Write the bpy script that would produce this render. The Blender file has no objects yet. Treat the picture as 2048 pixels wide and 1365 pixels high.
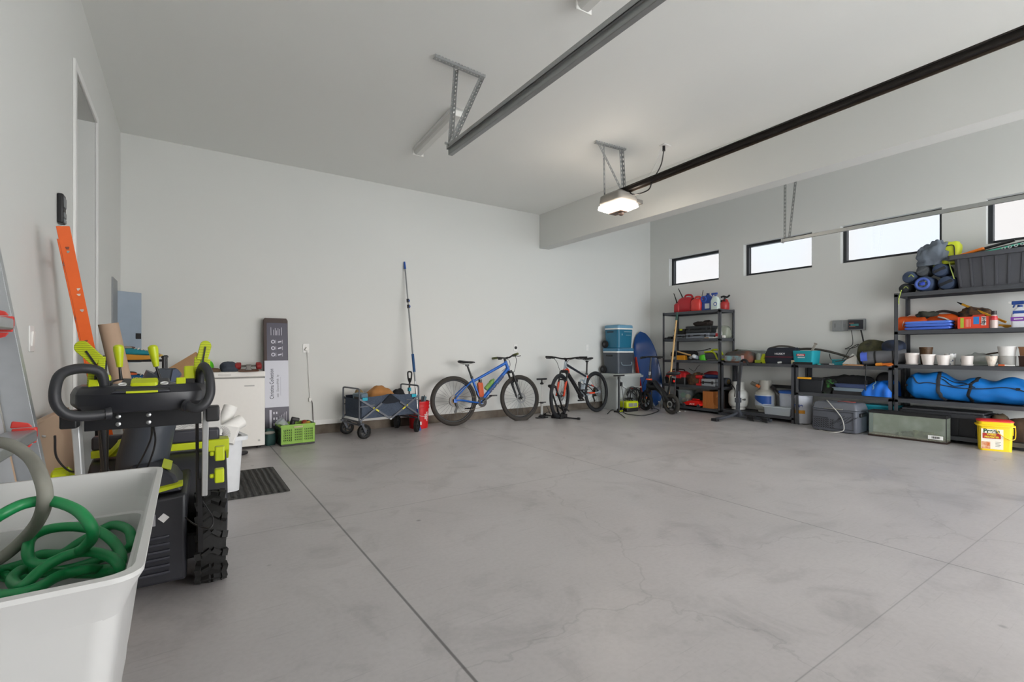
import bpy, bmesh, math, random
from mathutils import Vector, Matrix, Euler, noise
PI = math.pi
sc = bpy.context.scene
COL = sc.collection
rnd = random.Random(7)

# ---------------------------------------------------------------- camera model (2048 x 1365)
F, CX, HY, CAMZ = 964.0, 1024.0, 700.0, 1.12
SY, CY = 0.5602, 0.8283
def ray(px, py):
    t = (px - CX) / F
    return Vector((SY + t * CY, CY - t * SY, (HY - py) / F))
def onZ(px, py, z):
    r = ray(px, py); k = (z - CAMZ) / r.z
    return Vector((r.x * k, r.y * k, z))
def onY(px, py, y):
    r = ray(px, py); k = y / r.y
    return Vector((r.x * k, y, CAMZ + r.z * k))
def onX(px, py, x):
    r = ray(px, py); k = x / r.x
    return Vector((x, r.y * k, CAMZ + r.z * k))

# ---------------------------------------------------------------- materials
def lin(h):
    h = h.lstrip('#')
    v = [int(h[i:i + 2], 16) / 255 for i in (0, 2, 4)]
    return tuple((c / 12.92 if c <= 0.04045 else ((c + 0.055) / 1.055) ** 2.4) for c in v) + (1.0,)
MATS = {}
def mat(h, rough=0.5, metal=0.0, var=0.06, bump=0.0, scale=30.0, trans=0.0, alpha=1.0, emit=0.0):
    key = (h, rough, metal, var, bump, scale, trans, alpha, emit)
    if key in MATS: return MATS[key]
    m = bpy.data.materials.new('paint_' + h.lstrip('#') + '_%d' % len(MATS)); m.use_nodes = True
    nt = m.node_tree; b = nt.nodes['Principled BSDF']
    c = lin(h)
    b.inputs['Roughness'].default_value = rough
    b.inputs['Metallic'].default_value = metal
    b.inputs['Transmission Weight'].default_value = trans
    b.inputs['Alpha'].default_value = alpha
    if emit:
        b.inputs['Emission Color'].default_value = c; b.inputs['Emission Strength'].default_value = emit
    tc = nt.nodes.new('ShaderNodeTexCoord')
    nz = nt.nodes.new('ShaderNodeTexNoise'); nz.inputs['Scale'].default_value = scale; nz.inputs['Detail'].default_value = 4
    nt.links.new(tc.outputs['Object'], nz.inputs['Vector'])
    if var > 0:
        mx = nt.nodes.new('ShaderNodeMix'); mx.data_type = 'RGBA'
        mx.inputs[6].default_value = tuple(min(1, x * (1 + var)) for x in c[:3]) + (1,)
        mx.inputs[7].default_value = tuple(x * (1 - var) for x in c[:3]) + (1,)
        nt.links.new(nz.outputs['Fac'], mx.inputs[0]); nt.links.new(mx.outputs[2], b.inputs['Base Color'])
    else: b.inputs['Base Color'].default_value = c
    if bump > 0:
        bp = nt.nodes.new('ShaderNodeBump'); bp.inputs['Strength'].default_value = bump; bp.inputs['Distance'].default_value = 0.01
        nt.links.new(nz.outputs['Fac'], bp.inputs['Height']); nt.links.new(bp.outputs['Normal'], b.inputs['Normal'])
    MATS[key] = m
    return m
def pattern(name, h1, h2, kind='wave', scale=40.0, rough=0.6, dist=0.0, bump=0.0, axis='X', thr=None):
    """two-colour surface pattern of the thing itself"""
    m = bpy.data.materials.new(name); m.use_nodes = True
    nt = m.node_tree; b = nt.nodes['Principled BSDF']; b.inputs['Roughness'].default_value = rough
    tc = nt.nodes.new('ShaderNodeTexCoord')
    if kind == 'wave':
        t = nt.nodes.new('ShaderNodeTexWave'); t.inputs['Scale'].default_value = scale; t.inputs['Distortion'].default_value = dist
        t.bands_direction = axis; o = t.outputs['Fac']
    elif kind == 'noise':
        t = nt.nodes.new('ShaderNodeTexNoise'); t.inputs['Scale'].default_value = scale; t.inputs['Detail'].default_value = 5; o = t.outputs['Fac']
    elif kind == 'checker':
        t = nt.nodes.new('ShaderNodeTexChecker'); t.inputs['Scale'].default_value = scale; o = t.outputs['Fac']
    else:
        t = nt.nodes.new('ShaderNodeTexVoronoi'); t.inputs['Scale'].default_value = scale; o = t.outputs['Distance']
    nt.links.new(tc.outputs['Object'], t.inputs['Vector'])
    r = nt.nodes.new('ShaderNodeValToRGB')
    a, z = thr or (0.35, 0.65)
    r.color_ramp.elements[0].position = a; r.color_ramp.elements[0].color = lin(h1)
    r.color_ramp.elements[1].position = z; r.color_ramp.elements[1].color = lin(h2)
    nt.links.new(o, r.inputs['Fac']); nt.links.new(r.outputs['Color'], b.inputs['Base Color'])
    if bump:
        bp = nt.nodes.new('ShaderNodeBump'); bp.inputs['Strength'].default_value = bump; bp.inputs['Distance'].default_value = 0.01
        nt.links.new(o, bp.inputs['Height']); nt.links.new(bp.outputs['Normal'], b.inputs['Normal'])
    return m
def clear(name, h, op=0.25, rough=0.08):
    """see-through plastic or glass pane: tinted transparency with a glossy coat"""
    m = bpy.data.materials.new(name); m.use_nodes = True
    nt = m.node_tree; nt.nodes.clear()
    out = nt.nodes.new('ShaderNodeOutputMaterial'); mx = nt.nodes.new('ShaderNodeMixShader')
    tr = nt.nodes.new('ShaderNodeBsdfTransparent'); tr.inputs['Color'].default_value = lin('#f4f8f8')
    pb = nt.nodes.new('ShaderNodeBsdfPrincipled'); pb.inputs['Base Color'].default_value = lin(h); pb.inputs['Roughness'].default_value = rough
    mx.inputs['Fac'].default_value = op
    nt.links.new(tr.outputs[0], mx.inputs[1]); nt.links.new(pb.outputs[0], mx.inputs[2]); nt.links.new(mx.outputs[0], out.inputs[0])
    return m

# ---------------------------------------------------------------- mesh builder
def spline(pts, sub=6, closed=False):
    P = [Vector(p) for p in pts]; n = len(P)
    if n < 3 or sub < 2: return P
    out = []
    rng = range(n) if closed else range(n - 1)
    for i in rng:
        p0 = P[(i - 1) % n] if (closed or i > 0) else P[0] * 2 - P[1]
        p1 = P[i]; p2 = P[(i + 1) % n]
        p3 = P[(i + 2) % n] if (closed or i + 2 < n) else P[-1] * 2 - P[-2]
        for k in range(sub):
            t = k / sub
            out.append(0.5 * ((2 * p1) + (p2 - p0) * t + (2 * p0 - 5 * p1 + 4 * p2 - p3) * t * t + (3 * p1 - p0 - 3 * p2 + p3) * t ** 3))
    if not closed: out.append(P[-1])
    return out
def axis_m(c, d):
    d = Vector(d).normalized()
    return Matrix.Translation(Vector(c)) @ d.to_track_quat('Z', 'Y').to_matrix().to_4x4()
def RZ(a): return Matrix.Rotation(math.radians(a), 4, 'Z')
def RX(a): return Matrix.Rotation(math.radians(a), 4, 'X')
def RY(a): return Matrix.Rotation(math.radians(a), 4, 'Y')
class MB:
    def __init__(s): s.bm = bmesh.new(); s.mats = []; s.mi = 0; s.T = Matrix.Identity(4)
    def m(s, mt):
        if mt not in s.mats: s.mats.append(mt)
        s.mi = s.mats.index(mt); return s
    def v(s, p): return s.bm.verts.new(s.T @ Vector(p))
    def f(s, vs):
        try:
            f = s.bm.faces.new(vs); f.material_index = s.mi; return f
        except ValueError: return None
    def box(s, c, sz, R=None, tx=1.0, ty=1.0):
        hx, hy, hz = sz[0] / 2, sz[1] / 2, sz[2] / 2
        M = Matrix.Translation(Vector(c)) @ (R if R else Matrix.Identity(4))
        vs = []
        for z, kx, ky in ((-hz, 1, 1), (hz, tx, ty)):
            for x, y in ((-hx, -hy), (hx, -hy), (hx, hy), (-hx, hy)): vs.append(s.v(M @ Vector((x * kx, y * ky, z))))
        for q in ((3, 2, 1, 0), (4, 5, 6, 7), (0, 1, 5, 4), (1, 2, 6, 5), (2, 3, 7, 6), (3, 0, 4, 7)): s.f([vs[i] for i in q])
        return s
    def b2(s, a, b):   # box by corners
        a, b = Vector(a), Vector(b); return s.box((a + b) / 2, [abs(b[i] - a[i]) for i in range(3)])
    def bar(s, a, b, w, h=None, up=(0, 0, 1)):   # rectangular bar between points
        a, b = Vector(a), Vector(b); h = h or w; d = (b - a); L = d.length; d.normalize()
        u = Vector(up)
        if abs(d.dot(u)) > 0.98: u = Vector((0, 1, 0))
        x = d.cross(u).normalized(); y = x.cross(d).normalized()
        vs = []
        for p in (a, b):
            for i, j in ((-1, -1), (1, -1), (1, 1), (-1, 1)): vs.append(s.v(p + x * (i * w / 2) + y * (j * h / 2)))
        for q in ((3, 2, 1, 0), (4, 5, 6, 7), (0, 1, 5, 4), (1, 2, 6, 5), (2, 3, 7, 6), (3, 0, 4, 7)): s.f([vs[i] for i in q])
        return s
    def rings(s, R, cap=True, closed=False):
        n = len(R[0]); m = len(R)
        for i in range(m if closed else m - 1):
            a, b = R[i], R[(i + 1) % m]
            for k in range(n): s.f([a[k], a[(k + 1) % n], b[(k + 1) % n], b[k]])
        if cap and not closed:
            s.f(list(reversed(R[0]))); s.f(R[-1])
        return s
    def cyl(s, a, b, r0, r1=None, n=16, cap=True):
        a, b = Vector(a), Vector(b); r1 = r0 if r1 is None else r1
        M = axis_m((0, 0, 0), b - a).to_3x3()
        R = []
        for p, r in ((a, r0), (b, r1)):
            R.append([s.v(p + M @ Vector((r * math.cos(2 * PI * k / n), r * math.sin(2 * PI * k / n), 0))) for k in range(n)])
        return s.rings(R, cap)
    def tube(s, pts, r, n=8, sub=6, closed=False, flat=1.0):
        P = spline(pts, sub, closed); m = len(P)
        rr = r if callable(r) else (lambda t: r)
        R = []; nrm = None
        for i, p in enumerate(P):
            d = (P[(i + 1) % m] - P[i - 1]) if (closed or 0 < i < m - 1) else (P[1] - P[0] if i == 0 else P[-1] - P[-2])
            if d.length < 1e-9: d = Vector((0, 0, 1))
            d.normalize()
            if nrm is None:
                nrm = d.cross(Vector((0, 0, 1)) if abs(d.z) < 0.9 else Vector((1, 0, 0))).normalized()
            nrm = (nrm - d * nrm.dot(d)).normalized(); bi = d.cross(nrm)
            q = rr(i / max(1, m - 1))
            R.append([s.v(p + nrm * (q * math.cos(2 * PI * k / n)) + bi * (q * flat * math.sin(2 * PI * k / n))) for k in range(n)])
        return s.rings(R, not closed, closed)
    def lathe(s, prof, c=(0, 0, 0), M=None, n=24, cap=True):
        M = (Matrix.Translation(Vector(c)) @ M) if M else Matrix.Translation(Vector(c))
        R = [[s.v(M @ Vector((r * math.cos(2 * PI * k / n), r * math.sin(2 * PI * k / n), z))) for k in range(n)] for r, z in prof]
        return s.rings(R, cap)
    def torus(s, c, R, r, ax=(0, 0, 1), n=40, k=8, sx=1.0, flat=1.0):
        M = axis_m(c, ax)
        rings = []
        for i in range(n):
            a = 2 * PI * i / n; o = Vector((math.cos(a), math.sin(a), 0))
            rings.append([s.v(M @ (o * (R + r * math.cos(2 * PI * j / k)) + Vector((0, 0, r * flat * math.sin(2 * PI * j / k))))) for j in range(k)])
        return s.rings(rings, False, True)
    def ell(s, c, r, M=None, n=16, e=1.0, amp=0.0, freq=3.0, seed=0, flat=None):
        """(super)ellipsoid; amp crumples it, flat clips its underside"""
        M = (Matrix.Translation(Vector(c)) @ M) if M else Matrix.Translation(Vector(c))
        def pw(x): return math.copysign(abs(x) ** e, x)
        R = []; m = max(6, n // 2 + 2)
        def pt(u, w):
            p = Vector((r[0] * pw(math.cos(w)) * pw(math.cos(u)), r[1] * pw(math.cos(w)) * pw(math.sin(u)), r[2] * pw(math.sin(w))))
            if amp:
                q = Vector((p.x * freq, p.y * freq, p.z * freq)) + Vector((seed * 3.1, seed * 1.7, seed))
                k = noise.noise(q) + 0.5 * noise.noise(q * 2.3) + 0.8 * (abs(noise.noise(q * 1.7)) - 0.25)
                p *= 1 + amp * k
            if flat is not None and p.z < -r[2] * flat: p.z = -r[2] * flat
            return s.v(M @ p)
        top = pt(0, PI / 2); bot = pt(0, -PI / 2)
        for j in range(1, m):
            w = -PI / 2 + PI * j / m; R.append([pt(2 * PI * i / n, w) for i in range(n)])
        s.rings(R, False)
        for i in range(n):
            s.f([bot, R[0][(i + 1) % n], R[0][i]]); s.f([top, R[-1][i], R[-1][(i + 1) % n]])
        return s
    def prism(s, pts, M, depth):
        """polygon in the XY plane of M, extruded +-depth/2 along its Z"""
        a = [s.v(M @ Vector((x, y, -depth / 2))) for x, y in pts]; b = [s.v(M @ Vector((x, y, depth / 2))) for x, y in pts]
        s.rings([a, b], True); return s
    def shell(s, outer, inner, h0, h1, rim=None):
        pass
    def sheet(s, fn, nu, nv, th=0.004):
        """thick sheet from fn(u, v) -> point"""
        P = [[Vector(fn(i / nu, j / nv)) for j in range(nv + 1)] for i in range(nu + 1)]
        def nr(i, j):
            a = P[min(i + 1, nu)][j] - P[max(i - 1, 0)][j]; b = P[i][min(j + 1, nv)] - P[i][max(j - 1, 0)]
            n_ = a.cross(b); return n_.normalized() if n_.length > 1e-9 else Vector((0, 0, 1))
        A = [[s.v(P[i][j] + nr(i, j) * th / 2) for j in range(nv + 1)] for i in range(nu + 1)]
        B = [[s.v(P[i][j] - nr(i, j) * th / 2) for j in range(nv + 1)] for i in range(nu + 1)]
        for i in range(nu):
            for j in range(nv):
                s.f([A[i][j], A[i + 1][j], A[i + 1][j + 1], A[i][j + 1]]); s.f([B[i][j + 1], B[i + 1][j + 1], B[i + 1][j], B[i][j]])
        for i in range(nu):
            s.f([A[i + 1][0], A[i][0], B[i][0], B[i + 1][0]]); s.f([A[i][nv], A[i + 1][nv], B[i + 1][nv], B[i][nv]])
        for j in range(nv):
            s.f([A[0][j], A[0][j + 1], B[0][j + 1], B[0][j]]); s.f([A[nu][j + 1], A[nu][j], B[nu][j], B[nu][j + 1]])
        return s
    def build(s, name, mt=None, parent=None, bev=0.0, seg=2, ang=38, sub=0, smooth=True):
        if mt is not None and not s.mats: s.mats = [mt]
        me = bpy.data.meshes.new(name)
        bmesh.ops.recalc_face_normals(s.bm, faces=s.bm.faces[:])
        s.bm.to_mesh(me); s.bm.free()
        for k in s.mats: me.materials.append(k)
        if smooth:
            me.shade_smooth()
            if not sub: me.set_sharp_from_angle(angle=math.radians(ang))
        o = bpy.data.objects.new(name, me); COL.objects.link(o)
        if parent is not None: o.parent = parent
        if bev > 0:
            b = o.modifiers.new('bevel', 'BEVEL'); b.width = bev; b.segments = seg; b.limit_method = 'ANGLE'; b.angle_limit = math.radians(40)
            b.use_clamp_overlap = True
        if sub:
            u = o.modifiers.new('subsurf', 'SUBSURF'); u.levels = sub; u.render_levels = sub
        return o

def tag(o, label, cat, group=None, kind=None):
    o['label'] = label; o['category'] = cat
    if group: o['group'] = group
    if kind: o['kind'] = kind
    return o
def thing(name, label, cat, loc=(0, 0, 0), rz=0.0, group=None, R=None):
    o = bpy.data.objects.new(name, None); COL.objects.link(o); o.empty_display_size = 0.05
    o.location = loc
    o.rotation_euler = R if R is not None else (0, 0, math.radians(rz))
    return tag(o, label, cat, group)
def struct(mb, name, mt, **k):
    o = mb.build(name, mt, **k); o['kind'] = 'structure'; return o
def lettering(txt, parent, loc, size, mt, rot=(PI / 2, 0, 0), ext=0.0006, align='CENTER', sx=1.0, bold=0.0):
    cu = bpy.data.curves.new('lettering', 'FONT'); cu.body = txt; cu.size = size; cu.extrude = ext; cu.offset = bold
    cu.align_x = align; cu.align_y = 'CENTER'; cu.materials.append(mt)
    tmp = bpy.data.objects.new('lettering', cu); COL.objects.link(tmp)
    me = bpy.data.meshes.new_from_object(tmp); bpy.data.objects.remove(tmp); me.name = 'lettering'
    if not me.materials: me.materials.append(mt)
    o = bpy.data.objects.new('lettering', me); COL.objects.link(o); o.parent = parent
    o.location = loc; o.rotation_euler = rot; o.scale = (sx, 1, 1)
    return o
def copy_tree(o, parent=None):
    c = o.copy(); COL.objects.link(c)
    if parent is not None: c.parent = parent
    for ch in list(o.children): copy_tree(ch, c)
    return c
def rrect(w, h, r, n=4):
    """rounded rectangle outline"""
    out = []
    for cx, cy, a0 in ((w / 2 - r, h / 2 - r, 0), (-w / 2 + r, h / 2 - r, 90), (-w / 2 + r, -h / 2 + r, 180), (w / 2 - r, -h / 2 + r, 270)):
        for k in range(n + 1):
            a = math.radians(a0 + 90 * k / n); out.append((cx + r * math.cos(a), cy + r * math.sin(a)))
    return out
def loft(mb, secs, cap=True):
    """secs: list of (list of 2d pts, z) stacked along z, or list of 3d point lists"""
    R = []
    for sct in secs:
        if isinstance(sct, tuple): R.append([mb.v((x, y, sct[1])) for x, y in sct[0]])
        else: R.append([mb.v(p) for p in sct])
    return mb.rings(R, cap)
def tub(mb, w, d, h, r, taper=0.85, th=0.004, rim=0.012, z0=0.0):
    """open tub with wall thickness and a rolled rim"""
    def s(k, z, e=0.0): return (rrect(w * k + e, d * k + e, r), z)
    loft(mb, [s(taper, z0, -2 * th), s(taper, z0), s(1, z0 + h - rim), s(1, z0 + h - rim, 2 * rim), s(1, z0 + h, 2 * rim), s(1, z0 + h, -2 * th), s(taper, z0 + th, -2 * th)])
    return mb

# common colours
BLACK = mat('#1b1b1d', 0.45); BLK2 = mat('#2a2a2d', 0.5); RUB = mat('#161616', 0.75, bump=0.1, scale=80); CHAR = mat('#3a3c40', 0.55)
STEEL = mat('#b9bbbc', 0.32, 0.9); GALV = mat('#a9abab', 0.42, 0.7, var=0.1, scale=60); ALU = mat('#c4c6c8', 0.35, 0.8)
WHITE = mat('#e9e8e4', 0.4); WPLAS = mat('#e4e4e2', 0.35); LIME = mat('#b7c40c', 0.4); RED = mat('#c4161c', 0.4); DRED = mat('#8e1418', 0.4)
ORANGE = mat('#e8591c', 0.5); NAVY = mat('#232c3d', 0.8, bump=0.15, scale=200); TEAL = mat('#1795a3', 0.7, bump=0.1, scale=120)
DKMET = mat('#3d3f43', 0.42, 0.35); YEL = mat('#f2c415', 0.4); BLUE = mat('#1d4fb0', 0.4)
PAPER = mat('#f0efec', 0.8); KRAFT = mat('#b08a63', 0.85, bump=0.08, scale=90); WOOD = pattern('pine_grain', '#d3a566', '#e3c08a', 'wave', 30, 0.6, 4, axis='X')
# ================================================================ ROOM
XL, XR, YB, YF, ZC, ZC2 = -0.59, 8.05, 6.74, -3.2, 3.49, 4.25
BX0, BX1, BZ = 5.14, 5.35, 2.90
def wall_mat(name, h, bump=0.06):
    m = bpy.data.materials.new(name); m.use_nodes = True; nt = m.node_tree; b = nt.nodes['Principled BSDF']
    b.inputs['Roughness'].default_value = 0.75
    tc = nt.nodes.new('ShaderNodeTexCoord'); n1 = nt.nodes.new('ShaderNodeTexNoise'); n1.inputs['Scale'].default_value = 1.1; n1.inputs['Detail'].default_value = 3
    n2 = nt.nodes.new('ShaderNodeTexNoise'); n2.inputs['Scale'].default_value = 140
    nt.links.new(tc.outputs['Object'], n1.inputs['Vector']); nt.links.new(tc.outputs['Object'], n2.inputs['Vector'])
    c = lin(h); mx = nt.nodes.new('ShaderNodeMix'); mx.data_type = 'RGBA'
    mx.inputs[6].default_value = tuple(x * 1.015 for x in c[:3]) + (1,); mx.inputs[7].default_value = tuple(x * 0.985 for x in c[:3]) + (1,)
    nt.links.new(n1.outputs['Fac'], mx.inputs[0]); nt.links.new(mx.outputs[2], b.inputs['Base Color'])
    bp = nt.nodes.new('ShaderNodeBump'); bp.inputs['Strength'].default_value = bump; bp.inputs['Distance'].default_value = 0.004
    nt.links.new(n2.outputs['Fac'], bp.inputs['Height']); nt.links.new(bp.outputs['Normal'], b.inputs['Normal'])
    return m
WALLM = wall_mat('white_wall_paint', '#d8d9d6'); CEILM = wall_mat('white_ceiling_paint', '#ebece9'); TRIMM = mat('#e6e6e4', 0.45, var=0.02)

def floor_mat():
    m = bpy.data.materials.new('concrete_slab'); m.use_nodes = True; nt = m.node_tree; N = nt.nodes; L = nt.links; b = N['Principled BSDF']
    tc = N.new('ShaderNodeTexCoord')
    def nz(s, d=4, dist=0.0, rough=0.5):
        n = N.new('ShaderNodeTexNoise'); n.inputs['Scale'].default_value = s; n.inputs['Detail'].default_value = d; n.inputs['Distortion'].default_value = dist; n.inputs['Roughness'].default_value = rough
        L.new(tc.outputs['Object'], n.inputs['Vector']); return n.outputs['Fac']
    def ramp(src, stops):
        r = N.new('ShaderNodeValToRGB')
        while len(r.color_ramp.elements) < len(stops): r.color_ramp.elements.new(0.5)
        for e, (p, h) in zip(r.color_ramp.elements, stops): e.position = p; e.color = lin(h) if isinstance(h, str) else (h, h, h, 1)
        L.new(src, r.inputs['Fac']); return r.outputs['Color']
    def mix(f, a, c, mode='MIX'):
        x = N.new('ShaderNodeMix'); x.data_type = 'RGBA'; x.blend_type = mode
        for sk, val in ((0, f), (6, a), (7, c)):
            if hasattr(val, 'is_output'): L.new(val, x.inputs[sk])
            else: x.inputs[sk].default_value = val if sk == 0 else (val, val, val, 1)
        return x.outputs[2]
    base = ramp(nz(0.55, 6, 0.6, 0.55), [(0.30, '#a8a4a4'), (0.5, '#b2aeae'), (0.70, '#bcb8b8')])
    warm = ramp(nz(0.9, 3, 0.3), [(0.42, 0.0), (0.7, 0.55)])
    base = mix(warm, base, ramp(nz(3, 3), [(0.3, '#b1acad'), (0.7, '#bab5b6')]))
    blot = ramp(nz(2.2, 6, 1.2, 0.6), [(0.28, 0.80), (0.46, 1.0), (0.9, 1.06)])
    base = mix(1.0, base, blot, 'MULTIPLY')
    fine = ramp(nz(46, 5), [(0.3, 0.955), (0.6, 1.02)]); base = mix(1.0, base, fine, 'MULTIPLY')
    # fine scratches, rotated streaks
    for ang, s in ((0.5, 1.0), (-0.9, 1.4)):
        mp = N.new('ShaderNodeMapping'); mp.inputs['Rotation'].default_value = (0, 0, ang); mp.inputs['Scale'].default_value = (2.5 * s, 60 * s, 1)
        L.new(tc.outputs['Object'], mp.inputs['Vector']); n = N.new('ShaderNodeTexNoise'); n.inputs['Scale'].default_value = 1.0; n.inputs['Detail'].default_value = 3
        L.new(mp.outputs[0], n.inputs['Vector'])
        base = mix(1.0, base, ramp(n.outputs['Fac'], [(0.24, 0.86), (0.36, 1.0)]), 'MULTIPLY')
    # small oil spots
    v = N.new('ShaderNodeTexVoronoi'); v.inputs['Scale'].default_value = 2.1; L.new(tc.outputs['Object'], v.inputs['Vector'])
    base = mix(1.0, base, ramp(v.outputs['Distance'], [(0.02, 0.5), (0.045, 1.0)]), 'MULTIPLY')
    # hairline cracks along the borders of large distorted cells
    dn = N.new('ShaderNodeTexNoise'); dn.inputs['Scale'].default_value = 3.5; dn.inputs['Detail'].default_value = 6; L.new(tc.outputs['Object'], dn.inputs['Vector'])
    ad = N.new('ShaderNodeVectorMath'); ad.operation = 'MULTIPLY_ADD'; L.new(dn.outputs['Color'], ad.inputs[0]); ad.inputs[1].default_value = (0.5, 0.5, 0.0); L.new(tc.outputs['Object'], ad.inputs[2])
    v2 = N.new('ShaderNodeTexVoronoi'); v2.feature = 'DISTANCE_TO_EDGE'; v2.inputs['Scale'].default_value = 0.42; L.new(ad.outputs[0], v2.inputs['Vector'])
    base = mix(1.0, base, ramp(v2.outputs['Distance'], [(0.0, 0.84), (0.0012, 1.0)]), 'MULTIPLY')
    # sawn control joints
    sp = N.new('ShaderNodeSeparateXYZ'); L.new(tc.outputs['Object'], sp.inputs[0])
    jm = None
    for out, pos, w, dk in (('X', 0.81, 0.006, 0.30), ('X', 3.31, 0.0045, 0.32), ('Y', 3.31, 0.005, 0.68), ('X', 5.81, 0.007, 1.12), ('Y', 0.81, 0.004, 0.6)):
        a = N.new('ShaderNodeMath'); a.operation = 'SUBTRACT'; L.new(sp.outputs[out], a.inputs[0]); a.inputs[1].default_value = pos
        c = N.new('ShaderNodeMath'); c.operation = 'ABSOLUTE'; L.new(a.outputs[0], c.inputs[0])
        base = mix(1.0, base, ramp(c.outputs[0], [(w * 0.6, dk), (w, 1.0)]), 'MULTIPLY')
    L.new(base, b.inputs['Base Color'])
    L.new(ramp(nz(1.5, 5), [(0.3, 0.28), (0.7, 0.46)]), b.inputs['Roughness'])
    b.inputs['Specular IOR Level'].default_value = 0.55
    bp = N.new('ShaderNodeBump'); bp.inputs['Strength'].default_value = 0.08; bp.inputs['Distance'].default_value = 0.006
    L.new(nz(20, 6), bp.inputs['Height']); L.new(bp.outputs['Normal'], b.inputs['Normal'])
    return m
struct(MB().b2((XL - 1.3, YF - 0.2, -0.15), (XR + 0.2, YB + 0.2, 0.0)), 'floor', floor_mat())
DRIVE = mat('#cfcecb', 0.8, bump=0.1, scale=15)
struct(MB().b2((-14, -26, -0.22), (24, YF - 0.2, -0.03)), 'driveway', DRIVE)
struct(MB().b2((XL - 0.15, YF - 0.2, ZC), (BX0 + 0.02, YB + 0.2, ZC + 0.1)), 'ceiling', CEILM)
struct(MB().b2((BX0, YF - 0.2, ZC2), (XR + 0.2, YB + 0.2, ZC2 + 0.1)), 'ceiling_high_bay', CEILM)
struct(MB().b2((BX0, YF, BZ), (BX1, YB, ZC2)), 'beam', WALLM, bev=0.004)
# back wall on a low concrete curb
struct(MB().b2((XL - 0.15, YB, 0.125), (XR + 0.2, YB + 0.15, ZC2 + 0.1)), 'wall_back', WALLM)
CONC = pattern('curb_concrete', '#5e554b', '#7b7267', 'noise', 5, 0.9, bump=0.2)
struct(MB().b2((XL - 0.1, YB + 0.018, 0.0), (XR + 0.1, YB + 0.15, 0.125)), 'trim_1', CONC)
struct(MB().b2((XL, YB - 0.012, 0.125), (3.0, YB, 0.19)), 'baseboard_back', TRIMM, bev=0.003)
# left wall with tall doorway
DY0, DY1, DZ = 4.10, 4.96, 2.90
struct(MB().b2((XL - 0.12, YF, 0), (XL, DY0, ZC)).b2((XL - 0.12, DY1, 0), (XL, YB + 0.1, ZC)).b2((XL - 0.12, DY0, DZ), (XL, DY1, ZC)), 'wall_left', WALLM)
mb = MB().b2((XL - 1.1, DY0 - 0.1, 0), (XL - 0.12, DY0, DZ)).b2((XL - 1.1, DY1, 0), (XL - 0.12, DY1 + 0.1, DZ)).b2((XL - 1.1, DY0 - 0.1, DZ), (XL - 0.12, DY1 + 0.1, DZ + 0.1)).b2((XL - 1.2, DY0 - 0.1, 0), (XL - 1.1, DY1 + 0.1, DZ + 0.1))
struct(mb, 'wall_passage', WALLM)
d1 = thing('door_1', 'white door closing the far end of the tall doorway passage', 'door', (XL - 1.07, (DY0 + DY1) / 2, 0)); d1['kind'] = 'structure'
MB().b2((-0.02, -0.4, 0.01), (0.02, 0.4, 2.6)).build('door_panel', TRIMM, d1, bev=0.003)
mb = MB().cyl((0.02, 0.33, 1.0), (0.06, 0.33, 1.0), 0.012).bar((0.055, 0.34, 1.0), (0.055, 0.22, 1.0), 0.015); mb.build('door_handle', BLK2, d1)
tw = 0.055
mb = MB().b2((XL, DY0 - tw, 0), (XL + 0.016, DY0, DZ + tw)).b2((XL, DY1, 0), (XL + 0.016, DY1 + tw, DZ + tw)).b2((XL, DY0, DZ), (XL + 0.016, DY1, DZ + tw))
struct(mb, 'trim_2', TRIMM, bev=0.004)
# right wall with four high windows
WIN = []
for (xa, ya, xb, yb) in ((1338, 505, 1437.5, 572), (1487, 476, 1624, 552), (1681, 440, 1883.5, 523), (1972, 386, 2140, 478)):
    # side edges measured on the wall face
    WIN.append((onX(xb, ya, XR).y, onX(xa, ya, XR).y))
WZ0, WZ1 = 2.17, 2.80
def win_z(px, py): return onX(px, py, XR).z
WZ1 = (win_z(1437, 500) + win_z(1622, 466) + win_z(1883, 411)) / 3
WZ0 = (win_z(1341, 575) + win_z(1487, 553) + win_z(1687, 523)) / 3
ys = [YF - 0.05]
mb = MB().b2((XR, YF, 0), (XR + 0.2, YB, WZ0)).b2((XR, YF, WZ1), (XR + 0.2, YB, ZC2))
edges = []
for y0, y1 in reversed(WIN): edges += [y0, y1]
edges = [YF] + edges + [YB]
for i in range(0, len(edges), 2): mb.b2((XR, edges[i], WZ0), (XR + 0.2, edges[i + 1], WZ1))
struct(mb, 'wall_right', WALLM)
FRM = mat('#23272b', 0.4, var=0.03)
PANE = bpy.data.materials.new('window_glass'); PANE.use_nodes = True
nt = PANE.node_tree; nt.nodes.clear(); o_ = nt.nodes.new('ShaderNodeOutputMaterial'); mx = nt.nodes.new('ShaderNodeMixShader'); tr = nt.nodes.new('ShaderNodeBsdfTransparent')
tr.inputs['Color'].default_value = (0.325, 0.335, 0.345, 1); gl = nt.nodes.new('ShaderNodeBsdfGlossy'); gl.inputs['Roughness'].default_value = 0.02; mx.inputs['Fac'].default_value = 0.05
nt.links.new(tr.outputs[0], mx.inputs[1]); nt.links.new(gl.outputs[0], mx.inputs[2]); nt.links.new(mx.outputs[0], o_.inputs[0])
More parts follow.
